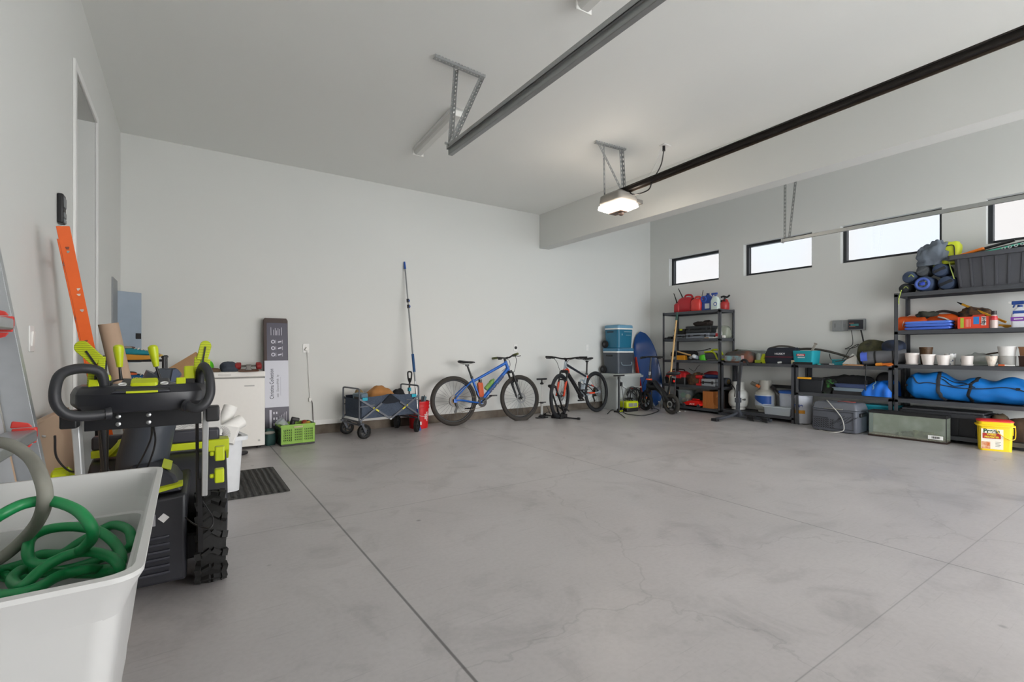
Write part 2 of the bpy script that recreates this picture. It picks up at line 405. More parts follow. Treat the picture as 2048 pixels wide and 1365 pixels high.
for i, (y0, y1) in enumerate(WIN):
    w = bpy.data.objects.new('window_%d' % (i + 1), None); COL.objects.link(w); w['kind'] = 'structure'
    w['label'] = ('small high window over the red fuel cans', 'high window with the steel track end in front of it', 'wide high window left of the stuffed top shelf', 'high window at the right edge above the black tote')[i]
    w['category'] = 'window'; w.location = (XR + 0.12, (y0 + y1) / 2, (WZ0 + WZ1) / 2)
    hy, hz, t = (y1 - y0) / 2, (WZ1 - WZ0) / 2, 0.045
    MB().b2((-0.03, -hy, -hz), (0.05, -hy + t, hz)).b2((-0.03, hy - t, -hz), (0.05, hy, hz)).b2((-0.03, -hy + t, -hz), (0.05, hy - t, -hz + t)).b2((-0.03, -hy + t, hz - t), (0.05, hy - t, hz)).build('window_frame', FRM, w, bev=0.004)
    MB().b2((0.005, -hy + t - .004, -hz + t - .004), (0.012, hy - t + .004, hz - t + .004)).build('window_pane', PANE, w)
# front wall with the open garage doorway behind the camera
OX0, OX1, OZ = 1.75, 7.75, 3.0
mb = MB().b2((XL - 0.12, YF - 0.2, OZ), (XR + 0.2, YF, ZC2 + 0.1)).b2((XL - 0.12, YF - 0.2, 0), (OX0, YF, OZ)).b2((OX1, YF - 0.2, 0), (XR + 0.2, YF, OZ))
struct(mb, 'wall_front', WALLM)
# ---------------------------------------------------------------- camera, world, light
cd = bpy.data.cameras.new('camera'); cam = bpy.data.objects.new('camera', cd); COL.objects.link(cam); sc.camera = cam
cd.sensor_width = 36; cd.lens = F / 2048 * 36; cd.shift_y = (HY - 682.5) / 2048; cd.clip_start = 0.02
yaw = math.atan2(SY, CY)
cam.location = (0, 0, CAMZ); cam.rotation_euler = (PI / 2, 0, -yaw)
w = bpy.data.worlds.new('World'); sc.world = w; w.use_nodes = True; nt = w.node_tree; bg = nt.nodes['Background']
tc = nt.nodes.new('ShaderNodeTexCoord'); nz = nt.nodes.new('ShaderNodeTexNoise'); nz.inputs['Scale'].default_value = 2.6; nz.inputs['Detail'].default_value = 3; nz.inputs['Distortion'].default_value = 0.5
nt.links.new(tc.outputs['Generated'], nz.inputs['Vector'])
cr = nt.nodes.new('ShaderNodeValToRGB')
for e, (p, c) in zip(cr.color_ramp.elements, ((0.40, (0.74, 0.89, 1.0, 1)), (0.62, (1.0, 0.92, 0.86, 1)))): e.position = p; e.color = c
e = cr.color_ramp.elements.new(0.5); e.color = (0.97, 0.985, 1.0, 1)
nt.links.new(nz.outputs['Fac'], cr.inputs['Fac']); nt.links.new(cr.outputs['Color'], bg.inputs['Color']); bg.inputs['Strength'].default_value = 2.7
def portal(name, loc, rot, sx, sy):
    l = bpy.data.lights.new(name, 'AREA'); l.shape = 'RECTANGLE'; l.size = sx; l.size_y = sy; l.cycles.is_portal = True
    o = bpy.data.objects.new(name, l); COL.objects.link(o); o.location = loc; o.rotation_euler = rot
portal('doorway_portal', ((OX0 + OX1) / 2, YF - 0.1, OZ / 2), (-PI / 2, 0, PI), OX1 - OX0, OZ)
for i, (y0, y1) in enumerate(WIN): portal('window_portal', (XR + 0.19, (y0 + y1) / 2, (WZ0 + WZ1) / 2), (0, PI / 2, 0), WZ1 - WZ0, y1 - y0)
vs = sc.view_settings; vs.view_transform = 'Standard'; vs.look = 'None'; vs.gamma = 1; vs.use_curve_mapping = False; vs.exposure = 1.84
sc.cycles.use_denoising = True
sc.cycles.max_bounces = 7; sc.cycles.diffuse_bounces = 5; sc.cycles.adaptive_threshold = 0.03; sc.cycles.transparent_max_bounces = 12
# ================================================================ LEFT SIDE
# ---- laundry sink
SX0, SX1, SYa, SYb, SZ = XL + 0.02, -0.042, 0.705, 1.335, 0.86
cx, cy = (SX0 + SX1) / 2, (SYa + SYb) / 2; sw, sd = SX1 - SX0, SYb - SYa
SINKM = mat('#c6c6c5', 0.35, var=0.05, scale=4)
t = thing('utility_sink', 'deep white plastic laundry sink holding coiled green hose', 'sink', (cx, cy, 0))
mb = MB()
def sk(k, z, e=0.0, r=0.03): return (rrect(sw * k + e, sd * k + e, r), z)
loft(mb, [sk(0.78, 0.50), sk(0.865, 0.775, 0, .025), sk(0.885, 0.778, 0.0, .025), sk(0.955, SZ - 0.03), sk(1.0, SZ - 0.006), sk(1.0, SZ), sk(0.965, SZ + 0.0005), sk(0.945, SZ - 0.008), sk(0.80, 0.545), sk(0.77, 0.53)])
mb.build('basin', SINKM, t, ang=30)
for ix in (-1, 1):
    for iy in (-1, 1):
        MB().bar((ix * sw * .33, iy * sd * .33, 0.52), (ix * sw * .36, iy * sd * .36, 0), 0.045).build('leg', GALV, t)
MB().lathe([(0.03, 0), (0.03, 0.004), (0.012, 0.002)], (0, 0, 0.53)).cyl((0, 0, 0.50), (0, 0, 0.3), 0.02).build('drain', STEEL, t)
# green hose: one long tangled coil
HOSEG = mat('#17854a', 0.4, var=0.18, scale=9, bump=0.05)
def hp(px, py, z):  # point on a level plane in the basin
    return onZ(px, py, z)
def hc(x, y, z): return hp(x / 2.504, 820 + y / 2.504, z)
pts = [hc(-160, 640, .82), hc(-60, 575, .84), hc(0, 530, .855), hc(120, 472, .865), hc(250, 457, .865), hc(380, 500, .855), hc(450, 575, .835), hc(462, 640, .81), hc(400, 705, .77), hc(300, 745, .745), hc(220, 775, .735), hc(155, 760, .74), hc(138, 700, .76),
       hc(165, 635, .775), hc(260, 595, .785), hc(400, 588, .785), hc(520, 622, .775), hc(595, 700, .755), hc(600, 775, .74), hc(520, 815, .72), hc(380, 820, .715), hc(250, 810, .715), hc(120, 800, .72), hc(60, 850, .73),
       hc(110, 885, .74), hc(210, 800, .755), hc(330, 732, .765), hc(450, 712, .765), hc(560, 742, .755), hc(598, 795, .74), hc(520, 800, .72), hc(440, 800, .735), hc(300, 832, .74), hc(170, 900, .745), hc(20, 930, .745), hc(-120, 900, .74),
       hc(-60, 820, .72), hc(80, 740, .71), hc(190, 690, .715), hc(255, 655, .725), hc(340, 670, .72), hc(420, 622, .735), hc(500, 595, .75), hc(570, 578, .76), hc(640, 600, .76), hc(668, 640, .75), hc(650, 690, .735), hc(560, 720, .70), hc(430, 690, .69), hc(300, 720, .69), hc(180, 760, .69), hc(40, 840, .70), hc(-100, 860, .70)]
def ring(cx, cy, rx, ry, z, a0, a1, n, dz=0.0, jit=0.02):
    out = []
    for k in range(n):
        a = math.radians(a0 + (a1 - a0) * k / (n - 1)); out.append(Vector((cx + rx * math.cos(a) + rnd.uniform(-jit, jit), cy + ry * math.sin(a) + rnd.uniform(-jit, jit), z + dz * k / n + rnd.uniform(-.008, .012))))
    return out
pts += ring(cx + .03, cy - .01, .15, .17, .67, 200, 900, 22, -.06, .012)
pts += ring(cx + .02, cy + .02, .13, .15, .60, 20, 640, 16, -.035, .015)
for p in pts:   # keep the hose between the basin walls
    k = 0.80 + (p.z - 0.545) * (0.945 - 0.80) / 0.307
    if p.z < 0.84:
        p.x = max(cx - sw * k / 2 + .02, min(cx + sw * k / 2 - .02, p.x)); p.y = max(cy - sd * k / 2 + .02, min(cy + sd * k / 2 - .02, p.y))
    p.z = max(p.z, 0.575)
tag(MB().tube(pts, 0.0088, 10, 7).build('garden_hose', HOSEG), 'green garden hose lying in loose coils in the white sink', 'hose')
HOSEC = mat('#86857c', 0.7, var=0.15, scale=20, bump=0.1)
gp = [hp(-90, 905, .93), hp(-30, 885, .94), hp(20, 890, .94), hp(62, 918, .92), hp(84, 960, .90), hp(90, 1000, .87), hp(78, 1040, .825), hp(48, 1078, .775), hp(5, 1115, .74), hp(-40, 1135, .73), hp(-90, 1130, .73)]
tag(MB().tube(gp, 0.0105, 10, 7).build('drain_hose', HOSEC), 'dusty grey hose arching over the left rim of the white sink', 'hose')

# ---- aluminium ladder leaning on the left wall
t = thing('aluminium_ladder', 'silver aluminium ladder with red rung brackets leaning on left wall', 'ladder', (-0.218, 1.55, 0))
LN = 2.05; sl = Vector((-0.15, 0, 1)).normalized()
def lp(u, y): return Vector((0, y, 0)) + sl * u
LADM = mat('#b4b7ba', 0.35, 0.75, var=0.08, scale=30)
for y in (-0.2, 0.2):
    mb = MB(); a, b = lp(0, y), lp(LN, y)
    n_ = sl.cross(Vector((0, 1, 0))).normalized()
    mb.bar(a, b, 0.006, 0.052, up=n_); s_ = 1 if y > 0 else -1
    for q in (-1, 1): mb.bar(a + n_ * (q * 0.024) + Vector((0, s_ * .013, 0)), b + n_ * (q * 0.024) + Vector((0, s_ * .013, 0)), 0.026, 0.006, up=n_)
    mb.build('rail', LADM, t)
for k in range(6):
    u = 0.32 + k * 0.293
    if k == 0: u = .32
    p = lp(u, 0)
    MB().box(p, (0.06, 0.385, 0.03)).build('rung', LADM, t, bev=0.005)
    for s_ in (-1, 1):
        mb = MB(); c = lp(u, s_ * 0.203)
        mb.box(c + Vector((0.004, 0, 0)), (0.048, 0.016, 0.042)).prism([(-.024, .02), (.024, .02), (.014, .034), (-.020, .042)], Matrix.Translation(c) @ RX(90), 0.014).prism([(-.024, -.02), (-.008, -.042), (.014, -.034), (.024, -.02)], Matrix.Translation(c) @ RX(90), 0.014)
        mb.build('bracket', mat('#c23a33', 0.5), t, bev=0.004)
for s_ in (-1, 1): MB().box(lp(0.03, s_ * .2), (0.09, 0.04, 0.06)).build('foot', RUB, t, bev=0.006)

# ---- grey panel and tan panel leaning along the left wall
pn = sl.cross(Vector((0, 1, 0))).normalized(); c_ = Vector((-0.218, 1.55, 0)) + lp(.62, 0) - pn * .03
if pn.x < 0: c_ = Vector((-0.218, 1.55, 0)) + lp(.62, 0) + pn * .03
tag(MB().box((0, 0, 0), (0.006, 0.37, 1.2), RY(-8.53)).build('plastic_sheet', mat('#9b9d9f', 0.5)), 'plain grey plastic sheet standing behind the aluminium ladder rungs', 'sheet').location = c_
t = thing('tan_panel', 'tan board with small metal clips leaning low along left wall', 'panel', (-0.49, 2.82, 0))
MB().box((0, 0, 0.41), (0.03, 1.1, 0.82), RY(-4)).build('board', mat('#c2a68b', 0.6, var=0.06, scale=8), t, bev=0.003)
for y, z in ((-.42, .74), (-.05, .78), (.35, .76), (.12, .55)):
    MB().box((0.028 - z * .06, y, z), (0.012, 0.02, 0.05)).cyl((0.03 - z * .06, y, z - .02), (0.05 - z * .06, y, z - .025), 0.005).build('clip', STEEL, t, bev=0.002)

# ---- light switch and door control
t = thing('light_switch', 'white paddle light switch on left wall near the ladder', 'switch', (XL, onX(61, 678, XL).y, onX(61, 678, XL).z))
MB().box((0.003, 0, 0), (0.006, 0.075, 0.118)).build('plate', WPLAS, t, bev=0.002); MB().box((0.008, 0, 0), (0.008, 0.034, 0.068), RY(4)).build('paddle', WHITE, t, bev=0.001)
p = onX(116, 418, XL)
t = thing('wall_control_switch', 'black garage door wall control above the orange ladder', 'control', (XL, p.y, p.z))
MB().box((0.014, 0, 0), (0.028, 0.075, 0.165)).build('housing', BLACK, t, bev=0.008, seg=3)
for z, hh in ((.035, .055), (-.035, .03), (-.066, .022)): MB().box((0.029, 0.0, z), (0.006, 0.058, hh)).build('button', mat('#6d7073', 0.35), t, bev=0.002)

# ---- orange fibreglass stepladder
FIB = mat('#e2601c', 0.5, var=0.1, scale=15)
STICK = mat('#b9aca3', 0.6)
t = thing('orange_ladder', 'orange fibreglass ladder with worn stickers leaning by the tall doorway', 'ladder', (0, 0, 0))
top, bot = Vector((-0.478, 3.05, 1.70)), Vector((-0.279, 3.64, 0.0))
top2, bot2 = Vector((-0.535, 3.42, 1.70)), Vector((-0.336, 4.02, 0.0))
off = {0: (top, bot), 1: (top2, bot2)}
dv = (top2 - top).normalized()
for k, (a, b) in off.items():
    ax = (a - b).normalized(); fx = Vector((0.985, 0.17, 0))  # web faces the camera
    s_ = 1 if k == 0 else -1
    mb = MB(); mb.bar(b, a, 0.046, 0.006, up=dv)
    side = ax.cross(dv).normalized()
    for q in (-1, 1): mb.bar(b + side * (q * .021) + dv * (s_ * .014), a + side * (q * .021) + dv * (s_ * .014), 0.006, 0.03, up=dv)
    r = mb.build('rail', FIB, t)
    if k == 0:
        st = MB(); rr = random.Random(5)
        for i in range(26):
            u = rr.uniform(0.05, 0.97); p = b.lerp(a, u) + side * rr.uniform(-.013, .013) - dv * .0036
            st.m(rr.choice([STICK, mat('#7f8d86', .6), mat('#c9b7a8', .6), mat('#7a3a20', .6)]))
            st.prism([(math.cos(x) * rr.uniform(.004, .010), math.sin(x) * rr.uniform(.005, .013)) for x in (0, 1, 2, 3, 4, 5)], Matrix.Translation(p) @ dv.to_track_quat('Z', 'Y').to_matrix().to_4x4(), .001)
        st.build('sticker', None, r)['kind'] = 'stuff'
for i in range(6):
    u = 0.1 + i * 0.165; a = bot.lerp(top, u); b = bot2.lerp(top2, u)
    MB().bar(a + dv * .006, b - dv * .006, 0.04, 0.02).build('step', ALU, t, bev=.003)

# ---- breaker panel with its door swung open
t = thing('breaker_panel', 'grey electrical breaker panel on left wall by the corner, door open', 'electrical panel', (XL, 6.14, 1.385))
PAN = mat('#8d9194', 0.45, 0.2); PAND = mat('#9ba9b8', 0.32, 0.3, var=0.12, scale=6)
MB().b2((0.0, -.18, -.435), (0.012, .18, .435)).build('cover', PAN, t, bev=.002)
dr = MB().box((.122, .0, 0), (.235, .012, .74)).build('panel_door', PAND, t, bev=.003); dr.location = (0.0, .20, -.03); dr.rotation_euler = (0, 0, math.radians(36))
MB().box((.205, -.011, -.09), (.05, .012, .06)).build('latch', BLACK, dr, bev=.003)

# ---- shoe rack, shoes, cardboard tube
RX0, RX1, RY0, RY1 = -0.53, -0.14, 4.55, 4.95
t = thing('shoe_rack', 'dark metal shoe rack against the left wall behind the cardboard tube', 'rack', ((RX0 + RX1) / 2, (RY0 + RY1) / 2, 0))
hx, hy = (RX1 - RX0) / 2, (RY1 - RY0) / 2
for ix in (-1, 1):
    for iy in (-1, 1): MB().cyl((ix * hx, iy * hy, 0), (ix * hx, iy * hy, 1.06), .013, n=8).lathe([(.018, 0), (.018, .012), (.01, .02)], (ix * hx, iy * hy, 1.055), n=8).build('post', BLACK, t)
RZS = (.20, .42, .63, .835, 1.035)
for z in RZS:
    mb = MB()
    for k in range(6): mb.cyl((-hx, -hy + k * 2 * hy / 5, z), (hx, -hy + k * 2 * hy / 5, z), .007, n=6)
    mb.bar((-hx, -hy, z), (-hx, hy, z), .012).bar((hx, -hy, z), (hx, hy, z), .012).build('shelf', BLACK, t)
def shoe(loc, rz, label, up, sole, accent, lt=None, txt=None):
    t = thing('running_shoe', label, 'shoe', loc, rz, 'running shoes on the shoe rack')
    L = .29
    def sec(x, w, z0, z1, k=0): return [(x, w * math.cos(a), z0 + (z1 - z0) * (0.5 + 0.5 * math.sin(a))) for a in [2 * PI * i / 14 - PI / 2 for i in range(14)]]
    mb = MB(); loft(mb, [[(x, w * (1 if abs(c) > .3 else .97) * (1 if c > 0 else -1) * min(1, abs(c) * 1.25), z) for c, z in ((-1, z0), (-1, z1 * .5 + z0 * .5), (-.9, z1), (.9, z1), (1, z1 * .5 + z0 * .5), (1, z0))] for x, w, z0, z1 in
        ((-.135, .018, .018, .04), (-.12, .034, .004, .046), (-.06, .04, 0, .044), (.0, .036, 0, .038), (.07, .046, 0, .034), (.115, .036, .012, .036), (.145, .014, .03, .04))])
    mb.build('sole', sole, t, bev=.004, sub=1)
    mb = MB(); loft(mb, [sec(x, w, z0, z1) for x, w, z0, z1 in ((-.125, .012, .05, .095), (-.115, .03, .038, .10), (-.07, .036, .036, .092), (-.02, .036, .034, .088), (.03, .038, .032, .078), (.08, .038, .03, .062), (.12, .026, .032, .05), (.138, .008, .036, .042))])
    mb.build('upper', up, t, sub=1)
    mb = MB().ell((-.075, 0, .094), (.042, .026, .012)); mb.tube([(-.122, 0, .09), (-.13, 0, .112), (-.126, 0, .118)], .008, 6)
    mb.build('collar', accent, t)
    mb = MB()
    for k in range(5): x = -.015 + k * .02; z = .089 - k * .0068; mb.tube([(x, -.022, z - .006), (x + .006, 0, z + .003), (x, .022, z - .006)], .0025, 5, 3)
    mb.build('laces', mat('#d8d2c8', .8), t)
    if txt: lettering(txt, t, (-.03, -.0385, .058), .03, mat('#c9c26a', .6), (math.radians(82), 0, 0))
    return t
SBL = mat('#0f4d78', .8, bump=.1, scale=150); SYL = mat('#c9b25a', .6); SGY = mat('#8f8679', .85, bump=.1, scale=120); STQ = mat('#1f7f8c', .8, var=.3, scale=25)
shoe((-.305, 4.62, RZS[4] + .008), -8, 'blue running shoe with orange-yellow sole on the rack top', STQ, mat('#c98a2c', .6), SGY)
shoe((-.30, 4.84, RZS[4] + .008), -8, 'greyish running shoe on the rack top behind the blue one', SGY, SYL, mat('#5f4a44', .8))
shoe((-.272, 4.62, RZS[3] + .008), 4, 'dark blue running shoe with cream lettering on the lower rack level', SBL, mat('#cdbf8f', .6), mat('#c2582a', .7), txt='HOKA')
shoe((-.29, 4.84, RZS[3] + .008), 4, 'dark running shoe behind the lettered shoe on the rack', mat('#2a3440', .8), SYL, mat('#333', .7) if False else BLK2)
shoe((-.33, 4.63, RZS[2] + .008), 0, 'brown shoe on the low rack level behind the snow thrower', mat('#5a4336', .8), BLK2, mat('#3a2c26', .8))
TUBEM = mat('#b79d86', .8, var=.05, scale=20)
a, b = onY(228, 650, 4.25), onY(285, 870, 4.10)
t = thing('cardboard_tube', 'thick tan cardboard tube leaning behind the snow thrower', 'tube', (0, 0, 0))
b = Vector((-.213, 4.38, 0.0)); a = Vector((-.443, 4.30, 1.30))
d_ = (a - b).normalized(); mm = axis_m(b, d_); L = (a - b).length
MB().lathe([(.0, .0), (.056, .0), (.056, L), (.049, L), (.049, .02), (0, .02)], (0, 0, 0), mm, 28, cap=False).build('tube_wall', TUBEM, t)

# ---- chest freezer and what lies on it
FX0, FX1, FY0, FY1, FZ = .015, .748, 6.15, 6.70, .875
t = thing('chest_freezer', 'white chest freezer against the back wall', 'freezer', ((FX0 + FX1) / 2, (FY0 + FY1) / 2, 0))
hx, hy = (FX1 - FX0) / 2, (FY1 - FY0) / 2
FRZ = mat('#eae9e5', .35, var=.02)
MB().b2((-hx, -hy, .03), (hx, hy, FZ - .075)).build('cabinet', FRZ, t, bev=.008, seg=3)
MB().b2((-hx - .003, -hy - .012, FZ - .062), (hx + .003, hy, FZ)).build('lid', FRZ, t, bev=.012, seg=3)
MB().b2((-hx + .01, -hy + .006, FZ - .076), (hx - .01, hy - .01, FZ - .06)).build('gasket', mat('#8f8f8d', .6), t)
for ix in (-1, 1):
    for iy in (-1, 1): MB().cyl((ix * (hx - .06), iy * (hy - .06), 0), (ix * (hx - .06), iy * (hy - .06), .032), .02, n=10).build('foot', BLACK, t)
MB().b2((-.09, -hy - .02, FZ - .04), (.03, -hy - .012, FZ - .022)).build('lid_grip', mat('#d5d4d0', .4), t, bev=.003)
MB().b2((.16, -hy - .002, FZ - .168), (.26, -hy + .001, FZ - .154)).build('emblem', mat('#b4b4b2', .4), t)
MB().cyl((hx - .06, -hy - .004, .09), (hx - .06, -hy, .09), .012).build('drain_plug', mat('#b9b9b7', .4), t)
# longboard upside down
t = thing('longboard', 'longboard lying wheels up on the white freezer', 'skateboard', (.605, 6.385, FZ), 84.5)
mb = MB(); loft(mb, [([(x * k, y * k) for x, y in rrect(.64, .21, .10, 6)], z) for k, z in ((.97, .0), (1, .004), (1, .008), (.97, .012))]); mb.build('deck', mat('#6b3f22', .5), t)
for x in (-.19, .19):
    MB().prism([(-.035, 0), (.035, 0), (.02, .03), (.028, .055), (-.028, .055), (-.02, .03)], Matrix.Translation((x, 0, .012)) @ RZ(90) @ RX(90), .05).cyl((x, -.10, .058), (x, .10, .058), .006).build('truck', mat('#7d7a76', .4, .7), t, bev=.004)
    for y in (-.105, .105): MB().lathe([(.0, -.028), (.028, -.028), (.036, -.02), (.036, .02), (.028, .028), (.0, .028)], (x, y, .058), RX(90), 20).build('wheel', mat('#8f2222', .45), t)
def lump(name, label, cat, c, r, mt, rz=0, n=30, e=.8, amp=.28, freq=9, seed=1, flat=.55, group=None, parts=None):
    """soft crumpled thing resting on its flattened underside; c is the point it stands on"""
    t = MB().ell((0, 0, r[2] * flat), r, None, n, e, amp, freq, seed, flat).build(name, mt, None, ang=60)
    t.location = c; t.rotation_euler = (0, 0, math.radians(rz))
    return tag(t, label, cat, group)
lump('crumpled_cloth', 'dark blue-grey crumpled cloth on the freezer top', 'cloth', (.41, 6.25, FZ), (.085, .08, .07), mat('#3d4450', .9), seed=4)
lump('crumpled_cloth', 'olive brown crumpled fabric strip on the freezer top', 'cloth', (.22, 6.20, FZ), (.09, .05, .03), mat('#5d4a36', .9), seed=9)
lump('green_ball', 'bright green soft ball on the freezer behind the throttle lever', 'ball', (.185, 6.42, FZ), (.075, .07, .085), mat('#59c81a', .7), amp=.1, seed=2)
t = thing('bottle', 'white bottle with brown wrap at the freezer top left corner', 'bottle', (.055, 6.28, FZ))
MB().lathe([(.03, 0), (.034, .02), (.03, .12), (.018, .16), (.018, .19), (0, .19)], n=16).build('body', mat('#c9c4bd', .4), t); MB().ell((-.01, -.02, .06), (.05, .04, .06), None, 20, .8, .3, 20, 3).build('wrap', mat('#3c2822', .8), t)
# brown carton flap, white boxes behind the snow thrower
t = thing('open_carton', 'open brown cardboard carton with raised flap behind the snow thrower', 'carton', (-.17, 5.55, 0))
mb = MB()
for (c, s_) in (((0, -.2, .35), (.5, .006, .7)), ((0, .2, .35), (.5, .006, .7)), ((-.25, 0, .35), (.006, .4, .7)), ((.25, 0, .35), (.006, .4, .7)), ((0, 0, .004), (.5, .4, .008))): mb.box(c, s_)
mb.build('carton_wall', KRAFT, t)
q = [onY(335, 738, 5.36), onY(392, 704, 5.30), onY(404, 716, 5.28), onY(395, 757, 5.32), onY(345, 775, 5.36)]
mb = MB(); o_ = Vector((-.17, 5.55, 0)); loft(mb, [[p - o_ for p in q], [p - o_ + Vector((0, .008, 0)) for p in q]]); mb.build('flap', KRAFT, t)

# ---- white bin with paper rolls, printed boxes
def bin_open(name, label, cat, loc, w, d, h, mt, rz=0, taper=.8, r=.03, **k):
    t = thing(name, label, cat, loc, rz, k.get('group')); mb = MB(); tub(mb, w, d, h, r, taper, .004, .03); mb.build('bin_shell', mt, t); return t
t = bin_open('waste_bin', 'white waste bin full of paper rolls right of the snow thrower', 'bin', (.235, 4.42, .014), .25, .25, .43, mat('#dfe2e6', .4), 10, .84, .05)
def paper_roll(label, a, b, r, mt, core=True):
    t = thing('paper_roll', label, 'paper roll', (0, 0, 0), group='rolls sticking out of the white bin'); a, b = Vector(a), Vector(b); L = (b - a).length; M = axis_m(a, b - a)
    MB().lathe([(.02, 0), (r, 0), (r, L), (.02, L)], M=M, n=24, cap=False).build('paper_winding', mt, t); MB().lathe([(.02, 0), (.02, L)], M=M, n=14, cap=False).build('core', KRAFT, t); return t
paper_roll('upright white paper roll leaning right in the white bin', (.19, 4.43, .36), (.30, 4.52, .66), .05, PAPER)
paper_roll('fallen white paper roll at the right edge of the bin', (.19, 4.33, .46), (.37, 4.42, .55), .052, PAPER)
paper_roll('dark blue-grey roll standing behind the white paper rolls', (.16, 4.53, .30), (.13, 4.55, .63), .062, mat('#33384a', .5))
t = thing('printed_box', 'white box printed with a black sunburst lying in the bin', 'box', (.205, 4.30, .43), 0, R=(math.radians(-28), math.radians(12), math.radians(-20)))
MB().box((0, 0, .05), (.22, .05, .13)).build('carton', PAPER, t, bev=.003)
mb = MB()
for k in range(30):
    a = PI * k / 29; mb.bar((.02 * math.cos(a), -.0255, .03 + .02 * math.sin(a)), (.075 * math.cos(a), -.0255, .03 + .075 * math.sin(a)), .0016, .001, up=(0, 1, 0))
mb.build('sunburst_print', BLACK, t)
lump('teal_cloth', 'small pale teal cloth hanging beside the dark roll', 'cloth', (.075, 4.30, .47), (.07, .03, .08), mat('#7ac4ae', .9), seed=6, amp=.25)
for (lab, c, s_, rz, col) in (('white box with orange and blue half circles behind the chute', (-.15, 3.70, 0), (.16, .14, .735), 12, None), ('grey patterned box with tan badge right of the half circle box', (.055, 3.80, 0), (.25, .16, .72), 8, 1)):
    t = thing('printed_box', lab, 'box', c, rz); MB().b2((-s_[0] / 2, -s_[1] / 2, 0), (s_[0] / 2, s_[1] / 2, s_[2])).build('carton', PAPER if not col else mat('#c9c8c5', .7), t, bev=.003)
    y = -s_[1] / 2 - .001
    if not col:
        for x, z, c2, a0 in ((.0, .66, '#d9742f', 90), (.05, .66, '#2a3c66', -90), (.02, .55, '#2a3c66', 0)):
            MB().prism([(.035 * math.cos(math.radians(a0 + k * 15)), .035 * math.sin(math.radians(a0 + k * 15))) for k in range(13)], Matrix.Translation((x, y, z)) @ RX(90), .002).build('half_circle', mat(c2, .6), t)
    else:
        mb = MB()
        for k in range(16):
            a = math.radians(10 + k * 10.5); mb.bar((-.05 + .03 * math.cos(a), y, .60 + .03 * math.sin(a)), (-.05 + .10 * math.cos(a), y, .60 + .10 * math.sin(a)), .003, .001, up=(0, 1, 0))
        mb.build('ray_print', mat('#9a9a98', .6), t); MB().prism([(-.012, -.014), (.012, -.014), (.012, .014), (-.012, .014)], Matrix.Translation((.07, y, .68)) @ RX(90), .002).build('badge', mat('#8e6c3c', .5), t)

# ---- floor mat
c4 = [onZ(453, 945, 0), onZ(541, 936, 0), onZ(583, 982, 0), onZ(453, 1003, 0)]
MATM = pattern('ribbed_mat', '#2b2b2b', '#4a4a48', 'wave', 7, .9, 1.5, bump=.6, axis='X', thr=(.3, .6))
mb = MB(); loft(mb, [(rrect(.62, .94, .02), 0.001), (rrect(.62, .94, .02), .006), (rrect(.60, .92, .02), .009)]); mb.b2((-.27, -.43, .009), (.27, .43, .0105))
for k in range(13): mb.b2((-.265 + k * .042, -.42, .0105), (-.247 + k * .042, .42, .013))
o = mb.build('floor_mat', MATM); p = (c4[1] + c4[2]) / 2; o.location = (.375, 4.61, 0); tag(o, 'dark ribbed rubber mat on the concrete by the snow thrower', 'mat')
lump('flip_flop', 'dark sandal on the floor in front of the freezer', 'sandal', onZ(470, 912, 0), (.13, .05, .03), BLK2, 20, amp=.1, freq=6)
# ================================================================ SNOW THROWER
t = thing('snow_thrower', 'black and lime two stage snow thrower behind the laundry sink', 'snow thrower', (-.11, 2.80, 0), -1)
SB = mat('#26272c', .38, var=.08); SB2 = mat('#2f3038', .42); CHUTE = mat('#3b4048', .4)
# wheels
for s_ in (-1, 1):
    x = s_ * .21; w_, R = .058, .208
    mb = MB().lathe([(.09, -w_ + .01), (.15, -w_), (R - .03, -w_), (R - .012, -w_ * .7), (R - .008, 0), (R - .012, w_ * .7), (R - .03, w_), (.15, w_), (.09, w_ - .01)], (x, 0, R), RY(90), 48, cap=False)
    for k in range(16):
        a = 2 * PI * k / 16
        for q in (-1, 1):   # chevron lugs
            for (u0, u1, o0, o1, tk) in ((.003, .034, 0.0, .11, .020), (.040, .062, .10, .12, .030)):
                p0 = Vector((x + q * u0, -math.sin(a + o0) * (R - .006), R + math.cos(a + o0) * (R - .006))); p1 = Vector((x + q * u1, -math.sin(a + o1) * (R - .010), R + math.cos(a + o1) * (R - .010)))
                rad = Vector((0, -math.sin(a), math.cos(a))); mb.bar(p0, p1, tk, .030, up=rad)
    wl = mb.build('wheel', RUB, t, ang=30)
    MB().lathe([(.0, -.03), (.095, -.045), (.095, .045), (0, .03)], (x, 0, R), RY(90), 24).build('rim', mat('#c9cbcd', .4, .4), wl)
